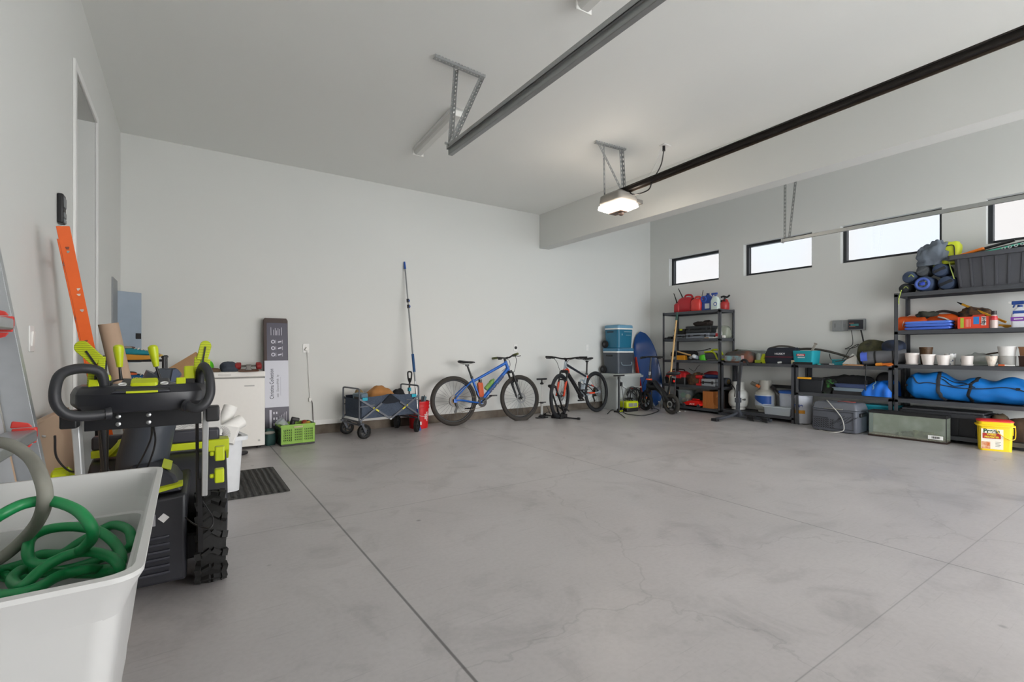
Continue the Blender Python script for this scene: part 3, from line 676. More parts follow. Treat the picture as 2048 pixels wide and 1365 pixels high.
# transmission / engine housing
mb = MB(); loft(mb, [[(-.165, -.14, .07), (.115, -.14, .07), (.115, .20, .07), (-.165, .20, .07)], [(-.17, -.15, .30), (.115, -.15, .30), (.115, .22, .30), (-.17, .22, .30)], [(-.17, -.15, .44), (.115, -.15, .47), (.13, .25, .50), (-.17, .25, .47)]])
h = mb.build('motor_housing', SB, t, bev=.016, seg=3)
mb = MB()
for k in range(6): mb.tube([(-.14, -.154, .285 - k * .032), (.02, -.154, .285 - k * .032), (.052, -.153, .287 - k * .032)], .007, 6, 2)
mb.build('louver', SB2, h)
MB().box((.03, -.1525, .37), (.03, .002, .03), RY(45)).build('diamond_label', mat('#c9c9c9', .5), h)
mb = MB().box((-.02, -.1525, .365), (.042, .002, .05)); mb.build('warning_label', mat('#8c8c90', .5), h)
mb = MB(); loft(mb, [[(-.12, -.13, .465), (.10, -.13, .475), (.10, .16, .49), (-.12, .16, .48)], [(-.12, -.11, .53), (.07, -.11, .545), (.07, .12, .55), (-.12, .12, .535)], [(-.10, -.09, .575), (.02, -.09, .585), (.02, .10, .585), (-.10, .10, .58)]])
bc = mb.build('battery_cover', SB2, t, bev=.012, seg=3)
mb = MB(); loft(mb, [[(-.13, -.142, .482), (.10, -.142, .512), (.10, -.146, .50), (-.10, -.146, .462)], [(-.13, -.10, .49), (.10, -.10, .52), (.10, -.10, .50), (-.10, -.10, .47)]]); mb.build('lime_trim', LIME, bc, bev=.002)
mb = MB(); loft(mb, [[(.02, -.095, .584), (.05, -.10, .57), (.05, .09, .573), (.02, .09, .588)], [(.02, -.095, .588), (.055, -.105, .572), (.055, .09, .575), (.02, .09, .592)]]); mb.build('lime_corner', LIME, bc)
MB().b2((-.24, -.03, .12), (.24, .03, .24)).build('axle_case', SB, t, bev=.01)
# auger housing
mb = MB(); prof = []
for k in range(13): a = math.radians(-80 + k * 15); prof.append((.42 - .27 * math.cos(a), .30 + .27 * math.sin(a)))
out = [[(x, y, z) for y, z in prof] + [(x, .52, .60), (x, .64, .60), (x, .64, .03)] for x in (-.29, .29)]
loft(mb, out); ah = mb.build('auger_housing', SB, t, bev=.01)
MB().b2((-.29, .36, .575), (.22, .40, .612)).build('lime_bar', LIME, ah, bev=.004)
MB().prism([(.34, .62), (.46, .62), (.46, .50), (.40, .50), (.34, .56)], Matrix.Translation((.255, 0, 0)) @ Matrix(((0, 0, 1, 0), (1, 0, 0, 0), (0, 1, 0, 0), (0, 0, 0, 1))), .10).build('lime_end_plate', LIME, ah, bev=.004)
mb = MB(); mb.b2((-.29, .37, .61), (.26, .44, .68)); mb.build('top_rim', SB2, ah, bev=.012)
mb = MB().tube([(-.21, .30, .60), (-.19, .28, .62), (-.17, .30, .645), (-.17, .35, .65)], .016, 8); mb.build('lime_hook', LIME, ah)
# chute
def sec(c, ang, w, d_):
    u = Vector((math.cos(math.radians(ang)), 0, -math.sin(math.radians(ang)))); return [Vector(c) + u * (w * math.cos(a)) + Vector((0, d_ * math.sin(a), 0)) for a in [2 * PI * k / 18 for k in range(18)]]
mb = MB(); loft(mb, [sec((-.07, .16, .50), 0, .105, .10), sec((-.065, .16, .60), 6, .105, .10), sec((-.035, .155, .74), 14, .10, .095), sec((.0, .15, .88), 22, .10, .09), sec((.02, .14, .98), 30, .085, .085)])
ch = mb.build('chute', CHUTE, t)
q = [(-.06, .10, .955), (-.005, .10, 1.03), (.07, .10, 1.03), (.09, .10, 1.0), (.06, .10, .955)]
mb = MB(); loft(mb, [q, [(x + .0, y + .18, z - .01) for x, y, z in q]]); df = mb.build('deflector', CHUTE, ch, bev=.008)
MB().prism([(.055, 1.022), (.07, 1.026), (.088, 1.0), (.06, .96), (.045, .96)], Matrix.Translation((0, .096, 0)) @ RX(90), .01).build('deflector_edge', mat('#4b5468', .4), ch)
# uprights and brackets
for s_ in (-1, 1):
    a, b = Vector((s_ * .208 if s_ < 0 else .185, -.50, .90)), Vector((s_ * .205 if s_ < 0 else .182, -.32, .50 if s_ > 0 else .24))
    up = MB().bar(a, b, .022, .05, up=(0, 1, 0)).build('upright', mat('#c6c8c8', .35, .5, var=.05), t, bev=.004)
    if s_ > 0:
        MB().bar((.165, -.34, .58), (.168, -.20, .22), .018, .05, up=(0, 1, 0)).build('upright_sleeve', BLACK, up)
        MB().cyl((.155, -.47, .86), (.157, -.30, .46), .006, n=8).build('control_rod', BLACK, t)
for (x, y, z, s_) in ((.20, -.40, .68, 1), (.20, -.35, .575, 1)):
    k = MB().cyl((x, y, z), (x + .018, y, z), .010, n=10)
    k.box((x + .036, y, z), (.036, .04, .06)); kn = k.build('clamp_knob', LIME, t, bev=.006, seg=3)
k = MB().cyl((-.225, -.37, .64), (-.245, -.37, .64), .012, n=10); R = [(.032, 0), (.036, .008), (.036, .045), (.03, .052), (0, .052)]
k.lathe(R, (-.243, -.37, .64), RY(-90), 16)
for i in range(12): a = 2 * PI * i / 12; k.bar((-.25, -.37 + .036 * math.cos(a), .64 + .036 * math.sin(a)), (-.288, -.37 + .036 * math.cos(a), .64 + .036 * math.sin(a)), .008)
k.build('clamp_knob', LIME, t)
_n0 = set(t.children)
pl = MB().b2((-.195, -.545, .802), (.185, -.538, .905)).build('mounting_plate', mat('#15161a', .4), t, bev=.002)
for x in (-.092, .004):
    for z in (.821, .849): MB().lathe([(.0085, 0), (.0085, .003), (.005, .005), (0, .005)], (x, -.5455, z), RX(90), 14).build('bolt', STEEL, pl)
# console
mb = MB(); fr = [(-.225, -.60), (-.20, -.66), (-.11, -.70), (.11, -.70), (.185, -.66), (.21, -.60), (.21, -.52), (-.225, -.52)]
loft(mb, [([(x * .86, y * .985) for x, y in fr], .875), ([(x, y) for x, y in fr], .905), ([(x, y) for x, y in fr], .94), ([(x * .96, y * .98) for x, y in fr], .962), ([(x * .90, (y + .6) * .85 - .6) for x, y in fr], .968)])
cs = mb.build('console', SB, t, bev=.006, ang=30)
mb = MB(); loft(mb, [[(-.095, -.715, .945), (.085, -.715, .945), (.085, -.60, .945), (-.095, -.60, .945)], [(-.085, -.712, .952), (.08, -.712, .952), (.075, -.585, .988), (-.07, -.585, .988)]])
mb.build('dashboard', SB2, cs, bev=.004)
slope = math.atan2(.044, .127)
M0 = Matrix.Translation((0, -.66, .9705)) @ Matrix.Rotation(slope, 4, 'X')
mb = MB(); loft(mb, [[M0 @ Vector((x, y, .003)) for x, y in rrect(.085, .05, .008)], [M0 @ Vector((x * .94, y * .9, .014)) for x, y in rrect(.085, .05, .008)]]); mb.build('start_button', LIME, cs)
for x in (-.066, .062): MB().lathe([(.0, .001), (.009, .001), (.0095, .004), (.013, .004), (.013, .001)], M=Matrix.Translation((x, -.665, .970)) @ Matrix.Rotation(slope, 4, 'X'), n=20).build('dial_ring', mat('#d9d9d9', .4), cs)
mb = MB(); mb.b2((-.05, -.7165, .944), (.045, -.714, .951)); mb.build('lime_legend', LIME, cs)
for x, ht in ((-.135, 0), (.13, .018)):
    sw = MB().b2((x - .032, -.64, .955), (x + .032, -.59, .985)).build('switch_base', BLACK, cs, bev=.004)
    MB().box((x - .015, -.645, .975), (.032, .02, .026), RX(-25)).build('switch_key', LIME, sw, bev=.003)
    MB().box((x + .012, -.615, .985 + ht), (.036, .03, .036 + ht), RX(-15)).build('switch_cap', LIME, sw, bev=.006)
# shift levers
for x, lean in ((-.082, -.004), (.042, -.012)):
    a = Vector((x, -.56, .985)); b = a + Vector((lean, .0, .045)); c = b + Vector((lean, -.002, .075))
    lv = MB().cyl(a, b, .006, .0045, n=10).build('lever_stem', BLACK, t)
    mm = axis_m(b, c - b); MB().lathe([(.0, -.004), (.010, 0), (.013, .025), (.0175, .062), (.0165, .074), (.010, .080), (0, .081)], M=mm, n=18).build('lever_knob', LIME, lv)
# handle loops and drive paddles
for s_ in (-1, 1):
    k = .97 if s_ > 0 else 1.0
    if s_ < 0: pts = [(-.10, -.735, .880), (-.15, -.75, .878), (-.20, -.77, .888), (-.228, -.775, .925), (-.232, -.765, .975), (-.222, -.735, 1.015), (-.185, -.69, 1.030), (-.140, -.66, 1.022), (-.125, -.65, 1.0), (-.122, -.64, .96)]
    else: pts = [(.135, -.705, .890), (.165, -.725, .880), (.195, -.725, .893), (.213, -.715, .93), (.213, -.70, .975), (.206, -.68, 1.012), (.193, -.655, 1.030), (.185, -.63, 1.022), (.18, -.61, 1.0), (.18, -.60, .95)]
    hb = MB().tube(pts, .0165, 14, 6).build('handle_loop', mat('#2b2c30', .5), t)
    a, b = Vector(pts[0]), Vector(pts[1]); MB().cyl(a - (b - a) * .2, a + (b - a) * .15, .021, n=16).build('collar', SB, hb)
    if s_ < 0:
        P0, P1, wd = Vector((-.150, -.62, .975)), Vector((-.205, -.60, 1.115)), .022
        mid = Vector((-.148, -.60, 1.055))
    else: P0, P1, wd = Vector((.182, -.58, .975)), Vector((.203, -.57, 1.122)), .02; mid = Vector((.188, -.575, 1.06))
    pd = pattern('paddle_grip', '#8f9a00', '#b9c600', 'wave', 50, .5, 2, axis='Z') if s_ < 0 else bpy.data.materials['paddle_grip']
    mb = MB(); d1 = (P1 - mid).normalized(); nx = Vector((0, 1, 0)); sx_ = d1.cross(nx).normalized()
    M = Matrix((( sx_.x, d1.x, nx.x, 0), (sx_.y, d1.y, nx.y, 0), (sx_.z, d1.z, nx.z, 0), (0, 0, 0, 1))); M.translation = mid
    L = (P1 - mid).length; pr = [(-wd, -.01), (wd, -.01), (wd * 1.05, L * .75)] + [(wd * math.cos(a) * 1.05, L * .75 + wd * 1.05 * math.sin(a)) for a in [math.radians(x) for x in range(15, 180, 15)]] + [(-wd * 1.05, L * .75)]
    mb.prism(pr, M, .010); mb.bar(P0 + sx_ * wd * .9, mid + sx_ * wd * .9, .005, .022, up=(1, 0, 0)).bar(P0 - sx_ * wd * .9, mid - sx_ * wd * .9, .005, .022, up=(1, 0, 0))
    p_ = mb.build('drive_paddle', pd, t, bev=.003)
    MB().bar(mid - Vector((0, .007, .02)), mid + d1 * .045 - Vector((0, .007, 0)), .006, .004, up=(0, 1, 0)).build('slot', BLACK, p_)
    MB().box((P0.x * .93, P0.y + .02, P0.z - .02), (.03, .04, .10)).build('paddle_bracket', BLACK, t, bev=.004)
    MB().box((s_ * .225 if s_ > 0 else -.225, -.60 if s_ < 0 else -.54, .855 if s_ < 0 else .84), (.05, .06, .06)).build('heater_box', BLACK, t, bev=.006)
for o_ in set(t.children) - _n0: o_.location.z += .028; o_.scale.x = .92
# cables
for pts in ([(-.245, -.60, .83), (-.25, -.55, .75), (-.235, -.45, .68), (-.215, -.38, .66)], [(-.14, -.50, .83), (-.15, -.35, .70), (-.16, -.2, .55)], [(-.12, -.50, .83), (-.145, -.3, .66), (-.165, -.15, .50)], [(.012, -.53, .84), (.0, -.42, .76), (-.06, -.30, .62), (-.13, -.22, .52)],
            [(.016, -.53, .84), (.014, -.40, .74), (-.03, -.28, .6), (-.09, -.2, .5)], [(-.145, -.62, .975), (-.10, -.5, 1.005), (-.05, -.46, 1.005), (.0, -.5, .985)], [(-.155, -.63, .99), (-.18, -.62, .985), (-.18, -.60, .955), (-.15, -.58, .94)],
            [(.11, -.16, .36), (.15, -.25, .345), (.20, -.31, .34), (.215, -.29, .37), (.19, -.26, .42), (.165, -.22, .46), (.16, -.18, .50)]):
    MB().tube(pts, .0035, 6, 6).build('cable', BLACK, t)
MB().cyl((-.165, -.30, .86), (-.17, -.10, .46), .013, n=10).lathe([(.02, 0), (.045, .03), (.05, .10), (.025, .16), (.014, .2)], (-.17, -.17, .42), n=16).build('chute_crank', BLK2, t)
# ================================================================ BACK WALL
# ---- flooring carton
t = thing('flooring_carton', 'tall navy and white plank flooring carton leaning beside the freezer', 'carton', (.93, 6.56, 0)); t.rotation_euler = (math.radians(-4), 0, math.radians(2))
w, d, h = .275, .07, 1.515
mb = MB(); loft(mb, [([(x, y) for x, y in rrect(w, d, .006)], 0), (rrect(w, d, .006), h - .03), (rrect(w - .03, d, .006), h)]); mb.build('carton_wall', mat('#4a3d3a', .6), t)
f = -d / 2 - .001
MB().b2((-.105, f - .001, .985), (w / 2 - .004, f, h - .06)).build('navy_label', mat('#2b2740', .4, var=.03), t)
MB().b2((-w / 2 + .004, f - .001, .41), (w / 2 - .001, f, .985)).build('white_label', mat('#c9cbd6', .4, var=.02), t)
MB().b2((-w / 2 + .004, f - .001, .01), (w / 2 - .001, f, .41)).build('lower_navy_label', mat('#333045', .4), t)
DKT = mat('#4a4a58', .5); LT = mat('#c5c3d0', .5)
lettering('Christina Collection', t, (-.055, f - .002, .70), .062, DKT, (PI / 2, -PI / 2, 0), sx=.74, bold=.0006)
lettering('with   DiamondWalk   by', t, (.012, f - .002, .67), .034, DKT, (PI / 2, -PI / 2, 0), sx=.8)
for x, y0, y1 in ((.042, .55, .78),): MB().b2((x, f - .002, y0), (x + .003, f - .001, y1)).build('rule_line', mat('#9a9aac', .5), t)
for i, x in enumerate((-.06, -.03, -.012, .004, .02, .036, .06)):
    MB().b2((x, f - .002, 1.30), (x + .006, f - .001, 1.30 + (.10, .07, .09, .06, .09, .08, .10)[i])).build('text_line', LT, t)
for ix, x in enumerate((-.035, .04)):
    for k, z in enumerate((1.06, 1.14, 1.22)):
        mb = MB()
        if ix == 0: mb.lathe([(.012, 0), (.024, 0), (.024, .001), (.012, .001)], (x, f - .001, z), RX(90), 18, cap=False)
        else: mb.prism([(-.02, -.014), (.02, -.004), (.02, .014), (-.02, .004)], Matrix.Translation((x, f - .001, z)) @ RX(90), .001)
        mb.b2((x + .028, f - .002, z - .024), (x + .033, f - .001, z + .024)); mb.build('pictogram', LT, t)
MB().b2((-.085, f - .002, .16), (-.06, f - .001, .38)).build('white_strip', LT, t)
for x in (-.035, -.005):
    for z in (.20, .27, .34): MB().b2((x - .008, f - .002, z - .014), (x + .008, f - .001, z + .014)).build('small_pictogram', LT, t)
for k in range(5): MB().b2((.03 + k * .018, f - .002, .20), (.035 + k * .018, f - .001, .30 + k * .012)).build('text_line', LT, t)

# ---- outlets
def outlet(loc, label, kind, wall='back', cat='outlet'):
    t = thing('wall_outlet', label, cat, loc, 0 if wall == 'back' else 90)
    MB().box((0, -.003, 0), (.075, .006, .118)).build('plate', WPLAS, t, bev=.002)
    if kind == 'round': MB().lathe([(.0, 0), (.026, 0), (.026, .006), (.0, .006)], (0, -.006, 0), RX(90), 24).build('socket', mat('#26282a', .4), t)
    else:
        for z in (.028, -.028):
            MB().lathe([(0, 0), (.017, 0), (.017, .003), (0, .003)], (0, -.006, z), RX(90), 20).build('socket', WHITE, t)
    return t
p = onY(612, 697, YB); t = outlet((p.x, YB, p.z), 'white wall outlet with a white plug beside the flooring carton', 'duplex')
wx, wz = p.x, p.z
t = thing('charging_cable', 'white cord from the outlet to a black lead near the green crate', 'cord', (wx, YB, wz))
MB().box((.005, -.022, -.012), (.035, .03, .045), RY(25)).build('plug', WHITE, t, bev=.004)
q = onY(620, 800, YB - .012); e = onY(627, 850, YB - .02)
MB().tube([(.012, -.03, -.03), (.02, -.025, -.10), (.03, -.012, -.35), (q.x - wx, -.012, q.z - wz + .02)], .004, 6).build('white_lead', WHITE, t)
MB().box((q.x - wx, -.014, q.z - wz), (.03, .02, .05)).build('adapter', WHITE, t, bev=.003)
MB().tube([(q.x - wx + .01, -.012, q.z - wz), (q.x - wx + .03, -.012, q.z - wz - .06), (e.x - wx, -.016, e.z - wz)], .004, 6).build('black_lead', BLACK, t)
p = onY(1031, 696, YB); outlet((p.x, YB, p.z), 'white plate with a black round socket above the blue bicycle', 'round')
p = onY(1174, 696, YB); outlet((p.x, YB, p.z), 'plain white wall outlet behind the orange and black bicycle', 'duplex')

# ---- green folding crate with oddments
LG = mat('#86b43e', .45); t = thing('folding_crate', 'lime green folding crate on the floor in front of the carton', 'crate', (1.085, 6.25, 0), 3)
w, d, h = .37, .30, .245
MB().b2((-w / 2, -d / 2, 0), (w / 2, d / 2, .022)).build('base', BLACK, t, bev=.004)
def slot_wall(mb, x0, x1, z0, z1, y, th, nx, nz, M=Matrix.Identity(4), gap=.35):
    """panel with a grid of slots, built from bars in the XZ plane of M"""
    old = mb.T; mb.T = old @ M; cw, ch = (x1 - x0) / nx, (z1 - z0) / nz
    for i in range(nx + 1): mb.b2((x0 + i * cw - cw * gap / 2, y - th / 2, z0), (x0 + i * cw + cw * gap / 2, y + th / 2, z1))
    for j in range(nz + 1): mb.b2((x0, y - th / 2, z0 + j * ch - ch * gap / 2), (x1, y + th / 2, z0 + j * ch + ch * gap / 2))
    mb.T = old
for (s_, ax) in ((-1, 'y'), (1, 'y'), (-1, 'x'), (1, 'x')):
    L = w if ax == 'y' else d; M = Matrix.Translation((0, s_ * (d / 2 - .006), 0)) if ax == 'y' else Matrix.Translation((s_ * (w / 2 - .006), 0, 0)) @ RZ(90)
    mb = MB(); mb.T = M
    mb.b2((-L / 2, -.008, h - .05), (L / 2, .008, h)); mb.b2((-L / 2, -.006, .022), (L / 2, .006, .05))
    for k in range(4 if ax == 'y' else 3): n_ = 4 if ax == 'y' else 3; x = -L / 2 + .012 + k * (L - .024) / (n_ - 1); mb.b2((x - .012, -.009, .022), (x + .012, .009, h))
    mb.T = Matrix.Identity(4); slot_wall(mb, -L / 2 + .02, L / 2 - .02, .05, h - .05, 0, .004, 16, 5, M, .55)
    p_ = mb.build('side_panel' if ax == 'y' else 'end_panel', LG if ax == 'y' else mat('#2c4a34', .5), t)
    if ax == 'y': MB().box((0, s_ * (d / 2 + .003), h - .03), (.10, .008, .022)).build('handle', mat('#b9b08a', .5), p_, bev=.003)
MB().b2((-w / 2 - .008, -d / 2 - .006, h - .028), (-w / 2 + .01, d / 2, h)).build('rim', LG, t, bev=.003); MB().b2((w / 2 - .01, -d / 2 - .006, h - .028), (w / 2 + .008, d / 2, h)).build('rim', LG, t, bev=.003)
CLR = clear('clear_plastic', '#dfe6ea', .35)
t = thing('plastic_jug', 'clear ribbed plastic container leaning out of the lime crate', 'container', (1.11, 6.28, .03), 0, R=(math.radians(8), math.radians(-38), 0))
MB().lathe([(.0, 0), (.05, 0), (.052, .02), (.048, .05), (.052, .08), (.048, .11), (.052, .14), (.048, .17), (.052, .20), (.05, .33), (.046, .33)], n=20, cap=False).build('body', CLR, t)
MB().box((0, -.054, .2), (.03, .002, .16)).build('label', mat('#d0d2d3', .5), t)
t = thing('pump_head', 'black nozzle head standing in the lime crate', 'nozzle', (1.0, 6.24, .03), 10, R=(0, math.radians(14), 0)); MB().lathe([(0, 0), (.04, 0), (.045, .12), (.03, .2), (.03, .25), (0, .25)], n=14).build('body', BLACK, t); MB().box((.02, 0, .27), (.09, .05, .045)).build('head', BLACK, t, bev=.01)
for i, (x, y, r, c, lab) in enumerate(((1.18, 6.22, .036, '#c56a1e', 'small orange ball in the right front of the crate'), (1.235, 6.26, .038, '#c9a52c', 'yellow ball at the right end of the lime crate'), (1.20, 6.30, .04, '#8f3a20', 'rust red ball behind the orange one in the crate'))):
    o = MB().ell((0, 0, 0), (r, r, r), n=16, amp=.06, freq=20, seed=i).build('toy_ball', mat(c, .5)); o.location = (x, y, .205 + .01 * i); tag(o, lab, 'ball')
o = MB().b2((-.14, -.10, 0), (.14, .10, .165)).build('packing', mat('#3d3a36', .9)); o.location = (1.125, 6.25, .023); tag(o, 'dark packed bundle filling the lime crate below the balls', 'bundle')
t = thing('tool_pouch', 'dark green pouch with grey handle left of the lime crate', 'pouch', (.815, 6.33, 0), 8); MB().ell((0, 0, .085), (.062, .10, .11), None, 20, .6, .12, 10, 3, .77).build('body', mat('#1f4340', .7), t); MB().ell((-.02, -.085, .15), (.06, .03, .02)).build('handle', mat('#8d8d84', .5), t)

# ---- folding wagon
t = thing('folding_wagon', 'dark grey folding wagon with black wheels by the back wall', 'wagon', (2.185, 6.37, 0), 9)
FR = mat('#5a5e66', .4, .4); CLOTH = pattern('wagon_cloth', '#3c4656', '#475263', 'noise', 60, .9, bump=.15); WHB = mat('#2b2f33', .5)
hx, hy = .43, .235; zt, zb = .52, .25
mb = MB()
for s_ in (-1, 1):
    rim = []
    for k in range(17):
        x = -hx + .03 + (2 * hx - .06) * k / 16; sag = -.012 * math.sin(PI * k / 16); rim.append((x, s_ * hy, zt + sag))
mb = MB()
def sidew(s_):
    def fn(u, v):
        x = -hx + .03 + (2 * hx - .06) * u; z = zb + (zt - zb) * v
        y = s_ * (hy - .012 + .012 * math.sin(PI * v) + .008 * noise.noise(Vector((x * 9, z * 9, s_))))
        return (x, y, z + (.0 if v < 1 else .02 * math.exp(-((u - .5) / .12) ** 2)))
    return fn
for s_ in (-1, 1): mb.sheet(sidew(s_), 28, 10, .006)
def endw(s_):
    def fn(u, v):
        y = (-hy + .012) + (2 * hy - .024) * u; z = zb + (zt - .03 - zb) * v
        return (s_ * (hx - .03 - .03 * math.sin(PI * v) * math.sin(PI * u)) + .005 * noise.noise(Vector((y * 9, z * 9, 3))), y, z)
    return fn
for s_ in (-1, 1): mb.sheet(endw(s_), 12, 8, .006)
mb.b2((-hx + .03, -hy + .01, zb - .004), (hx - .03, hy - .01, zb + .006))
fb = mb.build('fabric_tub', CLOTH, t)
MB().prism([(-.13, .43), (.0, .545), (.14, .44), (.06, .42), (-.06, .415)], Matrix.Translation((0, -hy - .012, 0)) @ RX(90), .012).build('pocket_flap', mat('#1d222b', .9), fb)
for x in (-.355, .355): MB().b2((x - .04, -hy - .018, .478), (x + .03, -hy - .008, .515)).build('blue_tab', mat('#1a9fb8', .6), fb)
for s_ in (-1, 1):   # end frames: posts and a rounded top bar
    x = s_ * hx
    MB().tube([(x, -hy, .16), (x, -hy, .40), (x, -hy, .60), (x, -hy + .02, .622), (x, -hy + .06, .628), (x, 0, .628), (x, hy - .06, .628), (x, hy - .02, .622), (x, hy, .60), (x, hy, .40), (x, hy, .16)], .011, 8, 3).build('end_frame', FR, t)
    MB().bar((x, -hy, .21), (x, hy, .21), .02).build('cross_bar', FR, t)
    for q in (-1, 1):
        y = q * (hy + .012)
        MB().bar((x, y, .50 if True else 0), (x - s_ * .43, y, .215), .024, .012, up=(0, 1, 0)).build('brace', FR, t)
        MB().bar((x, y + q * .012, .225), (x - s_ * .30, y + q * .012, .43), .022, .01, up=(0, 1, 0)).build('brace', FR, t)
        MB().bar((x, y, .44 if s_ > 0 else .40), (x - s_ * .20, y, .45 if s_ > 0 else .415), .012).build('link', FR, t)
        if q < 0:
            a, b = Vector((x, y, .50)), Vector((x - s_ * .43, y, .215)); MB().bar(a.lerp(b, .42) - Vector((0, .009, 0)), a.lerp(b, .60) - Vector((0, .009, 0)), .02, .004, up=(0, 1, 0)).build('yellow_tape', mat('#d6cf3a', .5), t)
    MB().bar((x - .0, -hy, .175), (x, hy, .175), .018).build('axle_bar', FR, t)
mb = MB().cyl((0, -hy - .02, .215), (0, -hy + .0, .215), .012).build('hinge_bolt', STEEL, t)
def wwheel(c, rz, fork):
    M = Matrix.Translation(Vector(c)) @ RZ(rz); R = .088
    mb = MB(); mb.T = M; mb.lathe([(.066, -.022), (R - .012, -.026), (R, -.018), (R, .018), (R - .012, .026), (.066, .022)], (0, 0, R), RX(90), 30, cap=False)
    for k in range(30): a = 2 * PI * k / 30; mb.bar((R * math.cos(a), -.022, R + R * math.sin(a)), (R * math.cos(a), .022, R + R * math.sin(a)), .006, .006)
    o = mb.build('wheel', RUB, t)
    mb = MB(); mb.T = M; mb.torus((0, 0, R), .062, .010, (0, 1, 0), 24, 6, flat=1.6).cyl((0, -.028, R), (0, .028, R), .018, n=14)
    for k in range(5): a = 2 * PI * k / 5; mb.tube([(0, 0, R), (.03 * math.cos(a + .3), 0, R + .03 * math.sin(a + .3)), (.062 * math.cos(a + .7), 0, R + .062 * math.sin(a + .7))], .009, 6, 4, flat=1.5)
    mb.build('hub', WHB, o)
    if fork:
        mb = MB(); mb.T = M
        for q in (-1, 1): mb.bar((0, q * .034, R), (-.05, q * .034, .19), .026, .008, up=(0, 1, 0))
        mb.bar((-.05, -.038, .19), (-.05, .038, .19), .05, .02); mb.cyl((-.05, 0, .19), (-.05, 0, .225), .016, n=10); mb.build('caster_fork', FR, o)
wwheel((-hx + .06, -hy - .01, 0), 8, True); wwheel((-hx + .05, hy, 0), -12, True)
wwheel((hx - .04, -hy - .02, 0), 42, False); wwheel((hx - .06, hy, 0), 42, False)
mb = MB().cyl((hx + .0, .02, .25), (hx + .015, .02, .72), .012, n=8).build('pull_handle', BLACK, t)
MB().tube([(hx + .015, .02, .66), (hx + .015, -.015, .70), (hx + .015, -.03, .76), (hx + .015, -.025, .80), (hx + .015, .02, .81), (hx + .015, .065, .80), (hx + .015, .07, .76), (hx + .015, .055, .70)], .011, 8, 5, closed=True).build('handle_grip', BLACK, mb)
MB().box((hx + .01, .02, .56), (.035, .04, .05)).build('handle_catch', mat('#1a9fb8', .5), mb)
t2 = thing('storage_case', 'blue-grey plastic case standing in the left of the wagon', 'case', (1.90, 6.26, .262), 14, R=(0, math.radians(-8), math.radians(14)))
MB().box((0, 0, .15), (.10, .22, .30)).build('body', mat('#5e7584', .5), t2, bev=.012); MB().box((-.053, 0, .25), (.008, .12, .03)).build('handle', BLACK, t2, bev=.003)
lump('paper_bag', 'crumpled brown paper bag sticking out of the wagon', 'bag', (2.17, 6.40, .262), (.20, .14, .21), mat('#a8743f', .85, bump=.2, scale=30), 8, n=34, amp=.14, freq=6, seed=12, flat=.7)
lump('black_sack', 'black cloth bundle in the wagon behind the pull handle', 'bundle', (2.46, 6.48, .262), (.11, .09, .20), mat('#15171c', .9), 8, amp=.15, freq=8, seed=3, flat=.6)
lump('brown_scrap', 'small tan packet beside the blue-grey case in wagon', 'packet', (1.90, 6.43, .262), (.07, .06, .20), mat('#7d6a48', .8), 8, amp=.1, freq=8, seed=21, flat=.7)

# ---- telescopic pole and red bucket
P0 = onZ(839, 861, 0); P1 = onY(809, 524, YB - .02)
t = thing('telescopic_pole', 'tall telescopic pole with blue grips leaning on back wall', 'pole', P0); D = P1 - P0; L = D.length; D.normalize()
def pp(u): return D * (u * L)
BG = mat('#1f4fa3', .5)
MB().cyl(pp(0.02), pp(.28), .0125, n=14).build('lower_tube', mat('#c3c5c6', .3, .8), t)
MB().cyl(pp(.26), pp(.72), .0115, n=14).build('middle_tube', mat('#8f9294', .3, .8), t)
MB().cyl(pp(.72), pp(.965), .0095, n=14).build('upper_tube', mat('#9a9da0', .3, .8), t)
MB().cyl(pp(.335), pp(.44), .019, n=16).build('foam_grip', mat('#274f7d', .8), t)
MB().cyl(pp(.955), pp(1), .015, .011, n=14).build('tip_grip', BG, t)
for u in (.715, .75): MB().cyl(pp(u), pp(u + .02), .02, n=14).build('clamp_collar', BLACK, t); MB().box(pp(u + .01) + Vector((.012, -.012, 0)), (.018, .02, .025)).build('clamp_lever', BG, t)
MB().cyl(pp(0.03), pp(.095), .0155, n=14).build('foot_sleeve', BLACK, t); MB().cyl(pp(.09), pp(.12), .017, n=14).build('blue_ring', BG, t); MB().lathe([(.022, 0), (.022, .025), (.014, .05)], n=14).build('foot', BG, t)
t = thing('bucket', 'red plastic bucket with white lettering behind the pole', 'bucket', (2.775, 6.50, 0))
RB = mat('#c4141b', .35)
mb = MB().lathe([(.0, .0), (.128, 0), (.13, .01), (.142, .28), (.152, .282), (.153, .30), (.147, .302), (.148, .33), (.155, .332), (.156, .345), (.149, .347), (.152, .375), (.157, .377), (.157, .385), (.143, .385), (.125, .02), (0, .015)], n=36, cap=False); mb.build('shell', RB, t)
MB().tube([(-.155, .02, .33), (-.13, -.12, .24), (.0, -.165, .18), (.12, -.12, .24), (.155, .02, .33)], .003, 6).build('bail', mat('#d8d8d8', .4), t)
MB().box((-.035, -.134, .08), (.04, .002, .045), RZ(-14)).build('small_label', mat('#dddddd', .5), t)
for txt, a in (('FIRE', 20), ('HOUSE', 32)): ar = math.radians(a); lettering(txt, t, (.139 * math.sin(ar), -.139 * math.cos(ar), .17), .042, WHITE, (PI / 2, -PI / 2, ar), bold=.001)
t = thing('brush', 'grey brush standing with its handle in red bucket', 'brush', (2.80, 6.52, .02), 0, R=(0, math.radians(9), 0)); MB().cyl((0, 0, 0), (0, 0, .32), .01, n=8).build('handle', BLACK, t); MB().box((0, 0, .37), (.07, .05, .12)).build('head', mat('#5b7480', .6), t, bev=.01)
